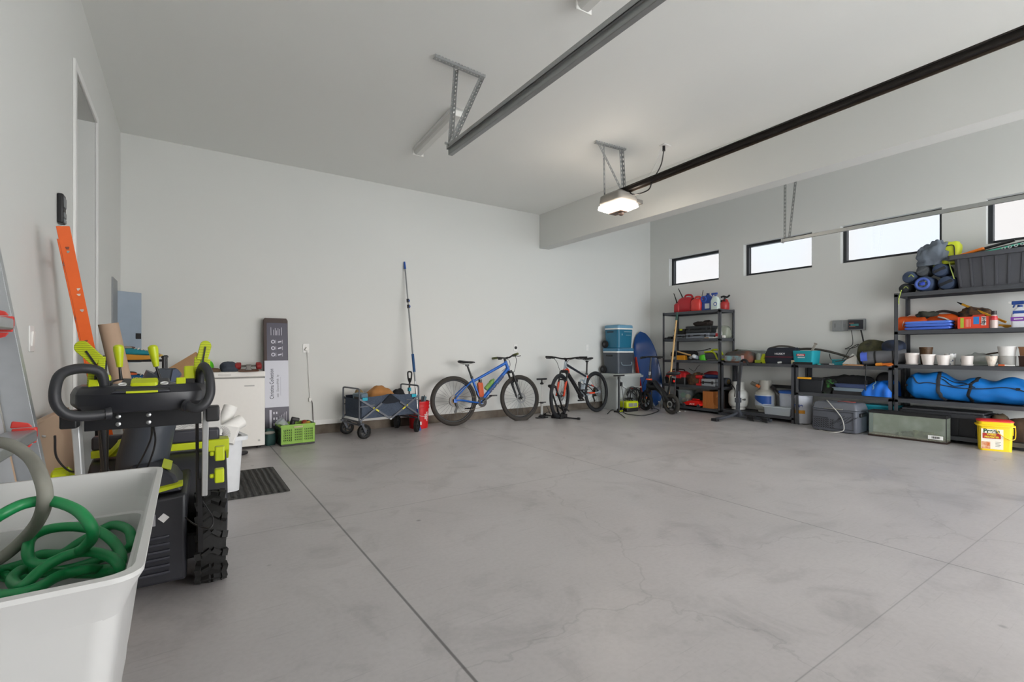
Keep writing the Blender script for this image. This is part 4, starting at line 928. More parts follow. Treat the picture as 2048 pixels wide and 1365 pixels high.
t = thing('stick', 'thin dark stick leaning in the red bucket', 'stick', (2.74, 6.47, .02), 0, R=(0, math.radians(14), 0)); MB().cyl((0, 0, 0), (0, 0, .46), .007, n=8).build('shaft', BLACK, t)

# ================================================================ BICYCLES
def bicycle(name, label, loc, rz, lean, cfg):
    t = thing(name, label, 'bicycle', loc, 0, None, R=(0, 0, 0)); t.rotation_mode = 'XYZ'
    t.matrix_world = Matrix.Translation(Vector(loc)) @ RZ(rz) @ RX(lean)
    wb, R = cfg['wb'], .366; rim = .315; flat = cfg.get('flat', False)
    A, B = Vector((0, 0, R)), Vector((wb, 0, R - (.0 if not flat else .012)))
    bb, stt = Vector(cfg['bb']), Vector(cfg['st']); hb, ht = Vector(cfg['hb']), Vector(cfg['ht'])
    fm = cfg['frame']; steer = cfg.get('steer', 0)
    sax = (ht - hb).normalized(); MS = Matrix.Translation(hb) @ Matrix.Rotation(math.radians(steer), 4, sax) @ Matrix.Translation(-hb)
    def wheel(c, M, front):
        w = MB(); w.T = M
        k_, n_ = 12, 64; rings = []
        for i in range(n_):
            a = 2 * PI * i / n_; o = Vector((math.cos(a), 0, math.sin(a))); ring_ = []
            for j in range(k_):
                b = 2 * PI * j / k_; p = c + o * (R - .029 + .029 * math.cos(b)) + Vector((0, .028 * math.sin(b), 0))
                if front and flat and p.z < .013 : p.y = c.y + (p.y - c.y) * 1.35; p.z = .0
                ring_.append(w.v(p))
            rings.append(ring_)
        w.rings(rings, False, True); wo = w.build('wheel', cfg['tire'], t)
        w = MB(); w.T = M; w.lathe([(rim - .012, -.012), (rim + .012, -.015), (rim + .012, .015), (rim - .012, .012), (rim - .022, 0)], c, RX(90), 56, cap=False)
        rg = []
        w.rings([[w.v(c + Vector(((rim - .012) * math.cos(a), y, (rim - .012) * math.sin(a)))) for a in [2 * PI * k / 56 for k in range(56)]] for y in (-.012, .012)], False); w.build('rim', cfg['rim'], wo)
        w = MB(); w.T = M
        for k in range(28):
            a = 2 * PI * k / 28; s_ = -1 if k % 2 else 1; o2 = a + (.42 if (k // 2) % 2 else -.42)
            w.cyl(c + Vector((.022 * math.cos(o2), s_ * .026, .022 * math.sin(o2))), c + Vector(((rim - .012) * math.cos(a), 0, (rim - .012) * math.sin(a))), .0015, n=4, cap=False)
        w.build('spokes', cfg.get('spoke', mat('#6f7174', .4, .5)), wo)
        w = MB(); w.T = M; w.lathe([(.010, -.05), (.014, -.03), (.026, -.028), (.026, -.022), (.015, -.018), (.015, .018), (.026, .022), (.026, .028), (.014, .03), (.010, .05)], c, RX(90), 16); w.build('hub', BLACK, wo)
        w = MB(); w.T = M; w.lathe([(.055, -.001), (.082, -.001), (.082, .001), (.055, .001)], c + Vector((0, .036 * cfg['disc'], 0)), RX(90), 28, cap=False)
        for k in range(5): a = 2 * PI * k / 5; w.bar(c + Vector((.02 * math.cos(a), .036 * cfg['disc'], .02 * math.sin(a))), c + Vector((.06 * math.cos(a + .4), .036 * cfg['disc'], .06 * math.sin(a + .4))), .008, .002, up=(0, 1, 0))
        w.build('brake_disc', mat('#77787a', .55, .3), wo); return wo
    rw = wheel(A, Matrix.Identity(4), False); fw = wheel(B, MS, True)
    # frame
    mb = MB(); r1 = cfg.get('r', (.026, .020))
    mb.cyl(hb - sax * .02, ht + sax * .01, .026, .024, n=14)
    cfg['build'](mb, dict(bb=bb, st=stt, hb=hb, ht=ht, A=A, sax=sax)); mb.cyl(bb - Vector((0, .04, 0)), bb + Vector((0, .04, 0)), .027, n=14)
    fo = mb.build('frame', fm, t)
    cfg['extra'](t, fo, dict(bb=bb, st=stt, hb=hb, ht=ht, A=A, B=B, sax=sax))
    # fork
    cr = hb - sax * .045; off = .11 / 2 + .01
    mb = MB(); mb.T = MS; mb.bar(cr + Vector((0, -off, 0)), cr + Vector((0, off, 0)), .045, .04, up=sax)
    fd = (B + Vector((-.012, 0, .0)) - cr - Vector((0.02, 0, 0))); 
    for q in (-1, 1): mb.cyl(cr + Vector((.02, q * off, 0)) + fd * .0, cr + Vector((.02, q * off, 0)) + fd * .45, .0165, n=12)
    fk = mb.build('fork_crown', cfg.get('crown', BLACK), t)
    mb = MB(); mb.T = MS
    for q in (-1, 1):
        a = cr + Vector((.02, q * off, 0)); mb.cyl(a + fd * .40, a + fd * .97, .0205, .015, n=12)
        mb.cyl(B + Vector((0, q * off, 0)) , a + fd * .93, .016, n=10)
    fl = mb.build('fork_legs', cfg['fork'], t); mb = MB(); mb.T = MS
    mb.tube([cr + Vector((.03, -off, 0)) + fd * .42, cr + Vector((.075, -off * .6, 0)) + fd * .33, cr + Vector((.08, off * .6, 0)) + fd * .33, cr + Vector((.03, off, 0)) + fd * .42], .012, 8)
    mb.build('fork_arch', BLACK, fl)
    # stem, bar, grips, levers
    top = ht + sax * .05; cl = top + Vector((.055, 0, .015))
    mb = MB(); mb.T = MS; mb.cyl(ht, top + sax * .012, .019, n=12); mb.bar(top, cl, .034, .032); mb.build('stem', BLACK, t)
    hw = .37; mb = MB(); mb.T = MS; mb.tube([cl + Vector((-.05, -hw, .025)), cl + Vector((-.03, -.22, .022)), cl + Vector((0, -.06, 0)), cl, cl + Vector((0, .06, 0)), cl + Vector((-.03, .22, .022)), cl + Vector((-.05, hw, .025))], .0135, 10, 5); bar = mb.build('handlebar', BLACK, t)
    for q in (-1, 1):
        mb = MB(); mb.T = MS; mb.cyl(cl + Vector((-.033, q * .245, .0225)), cl + Vector((-.05, q * (hw + .004), .025)), .0175, n=12); mb.build('grip', cfg['grip'], bar)
        mb = MB(); mb.T = MS; mb.box(cl + Vector((-.01, q * .215, .012)), (.05, .04, .03)); mb.tube([cl + Vector((.015, q * .22, .01)), cl + Vector((.045, q * .25, .0)), cl + Vector((.03, q * .33, .0))], .007, 6); mb.build('brake_lever', BLACK, bar, bev=.003)
    for pts in ([cl + Vector((.02, -.2, .01)), cl + Vector((.10, -.10, -.06)), cl + Vector((.09, -.04, -.22)), hb + Vector((.06, -.03, -.06)), hb + Vector((.12, .05, -.25))], [cl + Vector((.02, .2, .01)), cl + Vector((.09, .10, -.03)), cl + Vector((.06, .04, -.14)), hb + Vector((-.02, .035, .02)), hb + Vector((-.10, .03, -.03))]):
        mb = MB(); mb.T = MS; mb.tube(pts, .004, 6); mb.build('brake_cable', BLACK, bar)
    # seatpost and saddle
    sd = Vector(cfg['sd']); mb = MB().cyl(stt - (sd - stt).normalized() * .05, sd - Vector((0, 0, .045)), .0145, n=12); mb.box(sd - Vector((0, 0, .045)), (.05, .03, .03)); mb.build('seatpost', BLACK, t)
    MB().cyl(stt - (sd - stt).normalized() * .015, stt + (sd - stt).normalized() * .02, .021, n=12).build('seat_clamp', cfg.get('clamp', BLACK), t)
    mb = MB()
    def ss(x, w, z, h): return [sd + Vector((x, w * math.cos(a), z + h * math.sin(a))) for a in [2 * PI * k / 12 for k in range(12)]]
    loft(mb, [ss(-.145, .02, .012, .012), ss(-.135, .06, .012, .02), ss(-.10, .07, .008, .022), ss(-.04, .05, .002, .02), ss(.03, .028, 0, .018), ss(.10, .02, 0, .014), ss(.135, .012, -.004, .008)])
    sdo = mb.build('saddle', BLACK, t, sub=1)
    mb = MB()
    for q in (-1, 1): mb.tube([sd + Vector((-.11, q * .03, -.005)), sd + Vector((-.05, q * .022, -.03)), sd + Vector((.03, q * .02, -.03)), sd + Vector((.11, q * .01, -.008))], .004, 6)
    mb.build('saddle_rail', STEEL, sdo)
    # cranks, chainring, cassette, chain
    sg = cfg['side']; ca = math.radians(cfg['crank'])
    MB().lathe([(.03, -.003), (.075, -.003), (.075, .003), (.03, .003)], bb + Vector((0, sg * .05, 0)), RX(90), 28, cap=False).build('chainring', mat('#222224', .5, .2), t)
    for q in (-1, 1):
        k = 1 if q == sg else -1; d = Vector((math.cos(ca), 0, math.sin(ca))) * .172 * k; b0 = bb + Vector((0, q * .065, 0)); e = b0 + d + Vector((0, q * .012, 0))
        co = MB().bar(b0 - d * .08, e, .026, .016, up=(0, 1, 0)).build('crank', BLACK, t, bev=.004)
        MB().box(e + Vector((0, q * .06, 0)), (.095, .09, .022)).cyl(e, e + Vector((0, q * .06, 0)), .007, n=8).build('pedal', BLK2, co, bev=.006)
    mb = MB()
    for k in range(8): mb.lathe([(.03, -.0012), (.036 + .007 * k, -.0012), (.036 + .007 * k, .0012), (.03, .0012)], A + Vector((0, sg * (.042 - k * .0034), 0)), RX(90), 24, cap=False)
    mb.build('cassette', mat('#6a5a48', .4, .7), rw)
    dz = A + Vector((.03, sg * .05, -.09)); jj = A + Vector((.0, sg * .05, -.16))
    mb = MB().lathe([(0, -.005), (.022, -.005), (.022, .005), (0, .005)], dz, RX(90), 12).lathe([(0, -.005), (.022, -.005), (.022, .005), (0, .005)], jj, RX(90), 12).bar(dz, jj, .03, .012, up=(0, 1, 0)).bar(A + Vector((.01, sg * .055, -.02)), dz, .03, .03, up=(0, 1, 0)); mb.build('derailleur', BLACK, t)
    mb = MB(); ch = mat('#8c8274', .45, .6); c_ = bb + Vector((0, sg * .05, 0))
    mb.tube([A + Vector((0, sg * .04, .065)), c_ + Vector((0, 0, .075))], .004, 6, 1).tube([jj + Vector((0, 0, -.022)), c_ + Vector((0, 0, -.075))], .004, 6, 1).build('chain', ch, t)
    return t
# blue hardtail
BF = mat('#1a5fb8', .35, .1, var=.04)
def b1(mb, d):
    bb, st, hb, ht, A = d['bb'], d['st'], d['hb'], d['ht'], d['A']
    mb.cyl(bb, st, .019, n=12).cyl(bb + Vector((.01, 0, .02)), hb + d['sax'] * .01, .031, .027, n=14).cyl(st - Vector((-.015, 0, .06)), ht - d['sax'] * .02, .020, .023, n=14)
    for q in (-1, 1):
        dr = A + Vector((0, q * .068, .0)); mb.tube([dr, A + Vector((.10, q * .066, .005)), bb + Vector((-.10, q * .05, 0)), bb + Vector((-.01, q * .03, 0))], .012, 8)
        mb.tube([dr, A + Vector((.03, q * .064, .06)), st + Vector((-.10, q * .045, -.12)), st + Vector((.005, q * .012, -.05))], .0105, 8)
        mb.box(dr, (.05, .01, .05))
def x1(t, fo, d):
    bb, hb = d['bb'], d['hb']; a = bb.lerp(hb, .54); v = (hb - bb).normalized()
    ang = math.atan2(v.z, v.x); o = lettering('SPECIALIZED', fo, a + Vector((0, -.031, 0)), .058, mat('#0b1530', .4), (PI / 2, -ang, 0), sx=1.05, bold=.0018)
    # bottle and pouch in the frame
    st = d['st']; c = bb.lerp(hb, .42) + Vector((-.055, 0, .05)); M = axis_m(c - v * .09, v)
    mb = MB().lathe([(0, 0), (.035, 0), (.036, .10), (.030, .11), (.030, .12), (.036, .13), (.035, .17), (.018, .19), (.014, .21), (0, .21)], M=M, n=20); bo = mb.build('water_bottle', mat('#6f9a4a', .4), t); bo['label'] = 'green bottle in the frame cage'
    mb = MB(); c2 = bb.lerp(st, .45) + Vector((.062, 0, .02)); pts = []
    M = Matrix.Translation(c2) @ RY(-4); loft(mb, [[M @ Vector((x * k, y, z * k)) for x, z in rrect(.085, .235, .04, 5)] for y, k in ((-.026, .85), (-.018, 1), (.018, 1), (.026, .85))]); po = mb.build('frame_pouch', mat('#c4552a', .6), t); po['label'] = 'orange pouch strapped in the frame'
    MB().box(c2 + Vector((0, 0, .13)), (.03, .06, .05)).build('strap', BLACK, po)
    MB().tube([bb + Vector((-.02, -.025, .05)), bb.lerp(st, .3) + Vector((-.03, -.025, 0)), bb.lerp(st, .45) + Vector((-.02, -.024, 0))], .011, 8).build('bottle_cage', BLACK, t)
bicycle('mountain_bicycle', 'blue hardtail mountain bicycle with flat front tyre against back wall', (3.275, 6.35, 0), -5, -5,
        dict(wb=1.13, bb=(.44, 0, .325), st=(.305, 0, .70), hb=(.935, 0, .815), ht=(.895, 0, .935), sd=(.235, 0, .935), frame=BF, fork=mat('#1f2226', .35), tire=mat('#37332f', .8, var=.12), rim=mat('#202124', .5), disc=-1,
             grip=mat('#5b6236', .8), side=-1, crank=32, build=b1, extra=x1, flat=True, steer=4))
# orange and black full suspension bicycle
GF = mat('#a9b4bd', .35, .35, var=.04); OR = mat('#e0421c', .4)
def b2_(mb, d):
    bb, st, hb, ht, A = d['bb'], d['st'], d['hb'], d['ht'], d['A']
    mb.cyl(bb + Vector((.0, 0, .0)), st, .018, n=12).cyl(st - Vector((0, 0, .05)), ht - d['sax'] * .03, .012, n=8)
    for q in (-1, 1): mb.tube([A + Vector((0, q * .068, 0)), A + Vector((.1, q * .066, -.01)), bb + Vector((-.06, q * .045, .005)), bb + Vector((-.02, q * .04, .01))], .014, 8); mb.box(A + Vector((0, q * .07, 0)), (.05, .01, .05))
    mb.bar(bb + Vector((.07, 0, .02)), bb + Vector((.02, 0, .19)), .05, .04, up=(0, 1, 0))
def x2(t, fo, d):
    bb, st, hb, ht, A = d['bb'], d['st'], d['hb'], d['ht'], d['A']
    dt = MB().tube([bb + Vector((.02, 0, -.01)), bb + Vector((.09, 0, .03)), bb.lerp(hb, .4) + Vector((.03, 0, .0)), hb - d['sax'] * .02 + Vector((-.03, 0, -.01))], .034, 12).build('down_tube', BLACK, t); dt['label'] = 'thick black down tube'
    MB().cyl(st - Vector((0, 0, .05)), ht - d['sax'] * .03, .016, .022, n=12).build('top_tube', mat('#2b3038', .35), t)
    MB().tube([hb - d['sax'] * .03 + Vector((.01, 0, .0)), hb + Vector((-.05, 0, -.02)), hb.lerp(bb, .14)], .037, 12).build('orange_gusset', OR, t)
    MB().cyl(st - Vector((0, 0, .065)), st - Vector((0, 0, .025)), .024, n=12).build('orange_band', OR, t)
    mb = MB()
    for q in (-1, 1): mb.tube([A + Vector((.02, q * .06, .02)), A + Vector((.16, q * .055, .10)), bb + Vector((-.02, q * .035, .20))], .010, 8)
    so = mb.build('seat_stays', mat('#2c333c', .4), t)
    MB().cyl(A + Vector((.17, -.055, .105)), A + Vector((.22, -.05, .13)), .0125, n=8).cyl(A + Vector((.17, .055, .105)), A + Vector((.22, .05, .13)), .0125, n=8).build('orange_bands', OR, so)
    for q in (-1, 1): MB().cyl(A + Vector((.16, q * .0655, -.012)), A + Vector((.30, q * .058, -.008)), .0155, n=8).build('orange_band', OR, fo)
    mb = MB(); a, b = bb + Vector((.075, 0, .24)), bb + Vector((.075, 0, .06)); mb.cyl(a, a.lerp(b, .5), .024, n=14).cyl(a.lerp(b, .4), b, .014, n=12)
    for k in range(6): mb.torus(a.lerp(b, .08 + k * .09), .024, .003, (0, 0, 1), 16, 5)
    mb.build('rear_shock', BLK2, t)
    MB().torus(bb + Vector((.0, 0, .20)), .07, .016, (0, 1, 0), 24, 8).build('rocker_link', GF, t)
    MB().tube([bb.lerp(hb, .38) + Vector((-.035, 0, .03)), bb.lerp(hb, .6) + Vector((-.07, -.02, .0)), bb.lerp(hb, .55) + Vector((-.10, -.03, -.06)), bb.lerp(hb, .3) + Vector((-.08, 0, -.02))], .004, 6, closed=True).build('bottle_cage', STEEL, t)
    for c, front in ((A, 0), (d['B'], 1)): pass
bicycle('trail_bicycle', 'orange and black full suspension bicycle held in a floor stand', (6.13, 6.32, 0), 193, 4,
        dict(wb=1.10, bb=(.43, 0, .33), st=(.275, 0, .69), hb=(.90, 0, .80), ht=(.865, 0, .91), sd=(.235, 0, .96), frame=GF, fork=mat('#c93f1c', .4), crown=BLACK, tire=mat('#1f2125', .7), rim=BLACK, disc=1, grip=BLACK, side=-1, crank=215, build=b2_, extra=x2, clamp=BLACK, steer=14))

# ---- floor pump by the bikes, floor stand
t = thing('floor_pump', 'white floor pump with black handle between the two bicycles', 'pump', (4.83, 6.27, 0))
MB().lathe([(0, .0), (.05, .0), (.06, .03), (.03, .06), (0, .06)], n=18).b2((-.11, -.03, 0), (.11, .03, .018)).build('base', BLACK, t)
MB().cyl((0, 0, .05), (0, 0, .25), .022, n=14).build('barrel', mat('#c9c9c7', .4), t); MB().cyl((0, 0, .25), (0, 0, .56), .008, n=10).build('piston_rod', mat('#dcdcda', .3), t)
MB().cyl((0, 0, .24), (0, 0, .265), .03, n=14).b2((-.08, -.012, .25), (.08, .012, .262)).build('collar', BLACK, t)
MB().lathe([(0, .55), (.02, .55), (.035, .565), (.012, .59), (.012, .63), (0, .63)], n=14).box((0, 0, .64), (.20, .03, .028)).build('handle', BLACK, t, bev=.008)
MB().tube([(.02, -.03, .06), (.10, -.05, .10), (.14, -.05, .06), (.06, -.05, .2)], .005, 6).build('hose', BLACK, t)
t = thing('bicycle_stand', 'black folding floor stand gripping the trail bicycle front wheel', 'bicycle stand', (5.10, 6.12, 0), 13)
for q in (-1, 1):
    mb = MB(); y = q * .055
    mb.bar((-.20, y, .30 + .22), (.05, y, .03), .018, .022, up=(0, 1, 0)).bar((.05, y * 1.1, .0 + .03), (-.05, y, .22), .022).bar((.16, y, .10), (-.02, y * .9, .20), .02).build('arm', BLACK, t)
    MB().cyl((-.04, q * .09, .02), (.02, q * .34, .016), .012, n=8).lathe([(0, -.02), (.02, -.02), (.02, .02), (0, .02)], (.02, q * .35, .018), RX(90), 12).build('leg', BLACK, t)
MB().tube([(-.20, -.055, .52), (-.235, -.05, .535), (-.24, 0, .54), (-.235, .05, .535), (-.20, .055, .52)], .022, 8).build('wheel_hook', BLACK, t)
MB().b2((-.10, -.10, .0), (.06, -.06, .07)).b2((-.10, .06, .0), (.06, .10, .07)).b2((-.12, -.10, .0), (-.08, .10, .03)).build('base_block', BLACK, t, bev=.006)

# ================================================================ BACK RIGHT CORNER
# ---- tote, coolers
TOTE = mat('#a9adab', .4, var=.05, trans=.0)
t = thing('storage_tote', 'grey translucent tote under the two coolers', 'tote', (6.85, 6.44, 0), 0)
mb = MB(); tub(mb, .66, .44, .64, .05, .90, .004, .04); mb.build('shell', TOTE, t); mb = MB(); loft(mb, [(rrect(.69, .47, .05), .638), (rrect(.69, .47, .05), .66), (rrect(.64, .43, .05), .675)]); mb.build('lid', mat('#b9bdba', .4), t)
MB().prism([(-.32, .60), (-.27, .60), (-.20, .55), (-.16, .46), (-.08, .43), (.32, .43), (.32, .40), (-.1, .40), (-.19, .44), (-.23, .53), (-.31, .57)], Matrix.Translation((0, -.222, 0)) @ RX(90), .02).build('curved_rib', mat('#b5b9b6', .4), t)
MB().box((.06, -.235, .40), (.10, .012, .022)).build('red_latch', mat('#b82a22', .4), t, bev=.003)
def cooler(label, loc, rz, w, d, h, body, lid, band, split=False, pocket=False):
    t = thing('cooler', label, 'cooler', loc, rz, 'wheeled coolers stacked in the corner'); mb = MB()
    loft(mb, [(rrect(w * .90, d * .88, .05), .0), (rrect(w * .93, d * .92, .05), h * .35), (rrect(w * .97, d * .96, .05), h - .085)]); b = mb.build('body', body, t, bev=.006)
    mb = MB(); loft(mb, [(rrect(w * .985, d * .97, .05), h - .085), (rrect(w * .985, d * .97, .05), h - .06)]); mb.build('white_band', WHITE, t)
    mb = MB(); loft(mb, [(rrect(w * .99, d * .98, .05), h - .06), (rrect(w, d, .05), h - .045), (rrect(w * .98, d * .97, .05), h - .008), (rrect(w * .92, d * .90, .05), h)]); l = mb.build('lid', lid, t)
    if split: MB().b2((-w * .40, -d * .40, h - .01), (.02, d * .40, h + .004)).build('lid_panel', band, l, bev=.004)
    for q in (-1, 1):
        MB().lathe([(0, -.028), (.06, -.028), (.072, -.018), (.072, .018), (.06, .028), (0, .028)], (q * w * .485, d * .40, .072), RY(90), 24).build('wheel', RUB, t)
        MB().lathe([(0, 0), (.03, 0), (.02, .006), (0, .006)], (q * (w * .485 + .029), d * .40, .072), RY(90 * q), 14).build('hubcap', CHAR, t)
    MB().box((-w * .485, .02, h * .70), (.02, .16, .03)).build('hand_grip', mat('#173447', .5) if not pocket else BLACK, t, bev=.004)
    if pocket: MB().tube([(-w * .30, -d * .47, h * .45), (-w * .26, -d * .505, h * .34), (0, -d * .505, h * .32), (w * .26, -d * .505, h * .34), (w * .30, -d * .47, h * .45)], .012, 8).build('tow_handle', mat('#6d7b85', .4), t)
    else: MB().box((.05, -d * .485, h * .70), (.20, .006, .008)).box((.07, -d * .475, h * .56), (.13, .006, .005)).box((-.10, -d * .475, h * .58), (.012, .008, .03)).build('emblem', mat('#b8ccd6', .4), t)
    return t
c1 = cooler('charcoal wheeled cooler with blue lid, lower of the stack', (6.80, 6.45, .677), 0, .46, .42, .475, mat('#444b54', .45), mat('#3c7596', .4), None, pocket=True)
c2 = cooler('teal blue wheeled cooler, upper of the stack', (6.81, 6.45, 1.154), 0, .42, .38, .43, mat('#1d6a88', .4), mat('#6a9bb8', .4), mat('#56606a', .45), split=True)
# ---- blue board
B0, T0 = Vector((7.76, 6.36, .0)), Vector((7.58, 6.60, 1.52)); z_ = (T0 - B0).normalized(); x_ = Vector((.69, -.72, 0)); x_ = (x_ - z_ * x_.dot(z_)).normalized(); y_ = z_.cross(x_)
t = thing('paddle_board', 'glossy dark blue board leaning in the corner behind the small bike', 'board', B0)
t.rotation_euler = Matrix((x_, y_, z_)).transposed().to_euler()
L = 1.52; mb = MB(); rows = []
def hw(u): return .225 * (max(0.0, 1 - abs(2 * u - 1) ** 2.6)) ** .55 + .004
for k in range(33):
    u = k / 32; w_ = hw(u); th_ = .03 * min(1, 6 * min(u, 1 - u) + .25); rk = .10 * max(0, (u - .6) / .4) ** 2
    rows.append([(w_ * math.cos(a), rk + th_ * math.copysign(abs(math.sin(a)) ** .7, math.sin(a)) - (.012 * math.cos(a) ** 2), u * L) for a in [2 * PI * j / 20 for j in range(20)]])
loft(mb, rows); bo = mb.build('hull', mat('#0d3f7d', .22, var=.25, scale=3), t)
# ---- red tube tool, wooden pole, black floor pump, compressor, hose tangle
t = thing('folding_stool', 'red framed folding camp stool behind the lower cooler', 'stool', (7.28, 6.30, 0))
a, b = Vector((-.17, .0, .98)), Vector((.10, .02, .0)); MB().bar(a, b, .032, .02).build('red_leg', mat('#c0392b', .4), t); MB().bar(Vector((-.10, .06, .95)), Vector((.02, .08, .0)), .03, .02).build('red_leg', mat('#c0392b', .4), t)
MB().sheet(lambda u, v: (-.10 + .10 * v + .05 * u, .03 + .04 * u, .72 - .28 * v), 3, 6, .004).build('yellow_sling', mat('#d6b93a', .7), t)
p0 = Vector((7.40, 5.62, 0.16)); p1 = onX(1352, 628, 7.545)
t = thing('shovel', 'long wooden shovel handle leaning on left shelf front', 'shovel', (0, 0, 0))
q0, q1 = onX(1337, 793, 7.47), onX(1353, 640, 7.545)
q0 = onX(1336, 800, 7.46); q1 = onX(1354, 630, 7.55)
foot = q0 + (q0 - q1) * ((q0.z - .03) / (q1.z - q0.z))
MB().cyl(foot, q1, .019, .015, n=12).build('handle', WOOD, t); d_ = (q1 - foot).normalized(); MB().cyl(q1 - d_ * .10, q1 + d_ * .05, .02, n=12).build('grip', mat('#2f5148', .6), t)
t = thing('broom_handle', 'thin black-tipped pole behind the shovel handle at the left shelf', 'pole', (0, 0, 0)); q2 = onX(1354, 655, 7.56); MB().cyl(Vector((7.50, 5.72, .0)), q2, .009, n=8).build('shaft', BLACK, t)
p = onY(1238, 821, 6.10)
t = thing('track_pump', 'tall black floor pump standing in front of the grey tote', 'pump', (p.x, p.y, 0))
MB().b2((-.09, -.04, 0), (.09, .04, .02)).lathe([(0, .02), (.045, .02), (.03, .06), (0, .06)], n=14).build('base', BLACK, t); MB().cyl((0, 0, .05), (0, 0, .62), .02, n=12).build('barrel', mat('#25272a', .35), t); MB().cyl((0, 0, .6), (0, 0, .64), .026, n=12).build('collar', BLACK, t)
MB().box((0, 0, .655), (.27, .03, .022)).build('handle', BLACK, t, bev=.008); MB().box((.05, -.005, .50), (.05, .03, .07)).build('hose_head', BLACK, t, bev=.006); MB().tube([(.05, -.01, .47), (.07, -.03, .3), (.05, -.05, .08), (.02, -.04, .04)], .006, 6).build('hose', BLACK, t)
MB().box((.01, -.045, .022), (.08, .01, .016)).build('yellow_label', LIME, t)
p = onZ(1258, 823, 0)
t = thing('battery_inflator', 'lime and grey battery powered box on the floor by the coolers', 'inflator', (p.x + .02, p.y + .02, 0), -6)
MB().b2((-.135, -.10, 0), (.135, .10, .07)).build('base', BLACK, t, bev=.012); MB().b2((-.145, -.105, .06), (.145, .105, .19)).build('body', LIME, t, bev=.03, seg=4); MB().b2((-.10, -.109, .09), (.10, -.10, .155)).build('grille', mat('#7d7d7d', .5), t, bev=.006); MB().b2((-.004, -.112, .09), (.004, -.1, .155)).build('divider', LIME, t)
MB().tube([(-.10, 0, .18), (-.09, 0, .225), (.09, 0, .225), (.10, 0, .18)], .014, 8).build('handle', BLACK, t)
p = onZ(1268, 812, 0); pts = []
rr = random.Random(11)
for k in range(46):
    a = k * 1.05; r_ = .13 + rr.uniform(-.04, .05); pts.append((6.86 + r_ * math.cos(a) * 1.1, 6.10 + .05 * math.sin(a * .31), max(.03, .24 + r_ * math.sin(a) + .04 * math.sin(k)) ))
q = [onZ(1300, 815, .02), onZ(1318, 822, .008), onZ(1290, 832, .008), onZ(1258, 830, .008), onZ(1246, 826, .008)]
tag(MB().tube(pts + [Vector((6.95, 6.0, .06)), Vector((7.0, 5.97, .02))] + [Vector((x.x, x.y, .014)) for x in q], .0075, 6, 5).build('cable_coil', BLACK), 'tangled black cable coil between the coolers and small bike', 'cable')
tag(MB().tube([onZ(1215, 828, .008), onZ(1225, 820, .008), onZ(1240, 828, .008), onZ(1250, 836, .01)], .006, 6).build('charger_lead', BLACK), 'short black lead lying on the floor by the track pump', 'cable')
tag(MB().tube([(7.16, 6.08, .62), (6.98, 6.02, .45), (6.95, 6.0, .25), (7.15, 5.98, .12), (7.25, 5.96, .02)], .006, 6).build('hanging_cable', BLACK), 'thin black cable looping down in front of the grey tote', 'cable')
t = thing('spray_wand', 'thin black wand standing upright beside the cable coil', 'wand', (7.24, 6.02, 0)); MB().cyl((0, 0, 0), (.02, .05, .95), .012, n=8).build('shaft', BLACK, t); MB().cyl((.006, .016, .30), (.012, .03, .58), .017, n=8).build('grip', BLACK, t)
# ---- small electric bike
t = thing('mini_electric_bike', 'small black electric bike with orange ring in front of blue board', 'electric bike', (7.30, 5.80, 0))
a = onZ(1343, 829, 0); b = onZ(1292, 822, 0)
rw, fw = Vector((a.x, a.y, 0)), Vector((b.x + .03, b.y + .04, 0)); t.location = rw; D = fw - rw; ang = math.degrees(math.atan2(D.y, D.x)); t.rotation_euler = (0, 0, math.radians(ang)); wb = D.length
R = .175
for x, nm in ((0, 'wheel'), (wb, 'wheel')):
    wo = MB().torus((x, 0, R), R - .03, .031, (0, 1, 0), 40, 10).build('wheel', RUB if x else mat('#33302c', .8), t)
    mb = MB().torus((x, 0, R), R - .062, .008, (0, 1, 0), 32, 6).cyl((x, -.04, R), (x, .04, R), .035, n=16)
    for k in range(5): a_ = 2 * PI * k / 5 + .3; mb.bar((x + .03 * math.cos(a_), 0, R + .03 * math.sin(a_)), (x + (R - .06) * math.cos(a_), 0, R + (R - .06) * math.sin(a_)), .02, .014, up=(0, 1, 0))
    mb.build('rim', mat('#3a3b3d', .35, .5), wo)
    MB().lathe([(.035, -.001), (.06, -.001), (.06, .001), (.035, .001)], (x, .045, R), RX(90), 20, cap=False).build('brake_disc', STEEL, wo)
hd = Vector((wb - .09, 0, .56)); SBK = mat('#141518', .3)
mb = MB().tube([(wb - .08, 0, .50), (wb - .12, 0, .44), (wb - .28, 0, .44), (.20, 0, .36), (.10, 0, .26), (0.02, 0, .2)], .045, 12, 6, flat=1.3); mb.build('frame', SBK, t)
MB().tube([(wb - .12, 0, .52), (wb - .22, 0, .54), (.33, 0, .48), (.20, 0, .36), (.14, 0, .22)], .055, 12, 6, flat=.6).build('fairing', mat('#1c1e22', .2), t)
MB().cyl((wb - .05, 0, .36), hd, .03, n=14).cyl((wb - .05, -.05, .36), (wb, -.05, R), .016, n=10).cyl((wb - .05, .05, .36), (wb, .05, R), .016, n=10).bar((wb - .05, -.06, .36), (wb - .05, .06, .36), .04).build('fork', SBK, t)
MB().lathe([(.03, 0), (.055, 0), (.055, .022), (.03, .022)], hd + Vector((0, 0, .01)), n=24, cap=False).build('orange_ring', mat('#e8561e', .4), t)
MB().cyl(hd, hd + Vector((-.05, 0, .42)), .016, n=12).build('steering_column', mat('#4a4c50', .3, .5), t); MB().cyl(hd + Vector((-.012, 0, .10)), hd + Vector((-.02, 0, .16)), .024, n=12).build('column_clamp', STEEL, t)
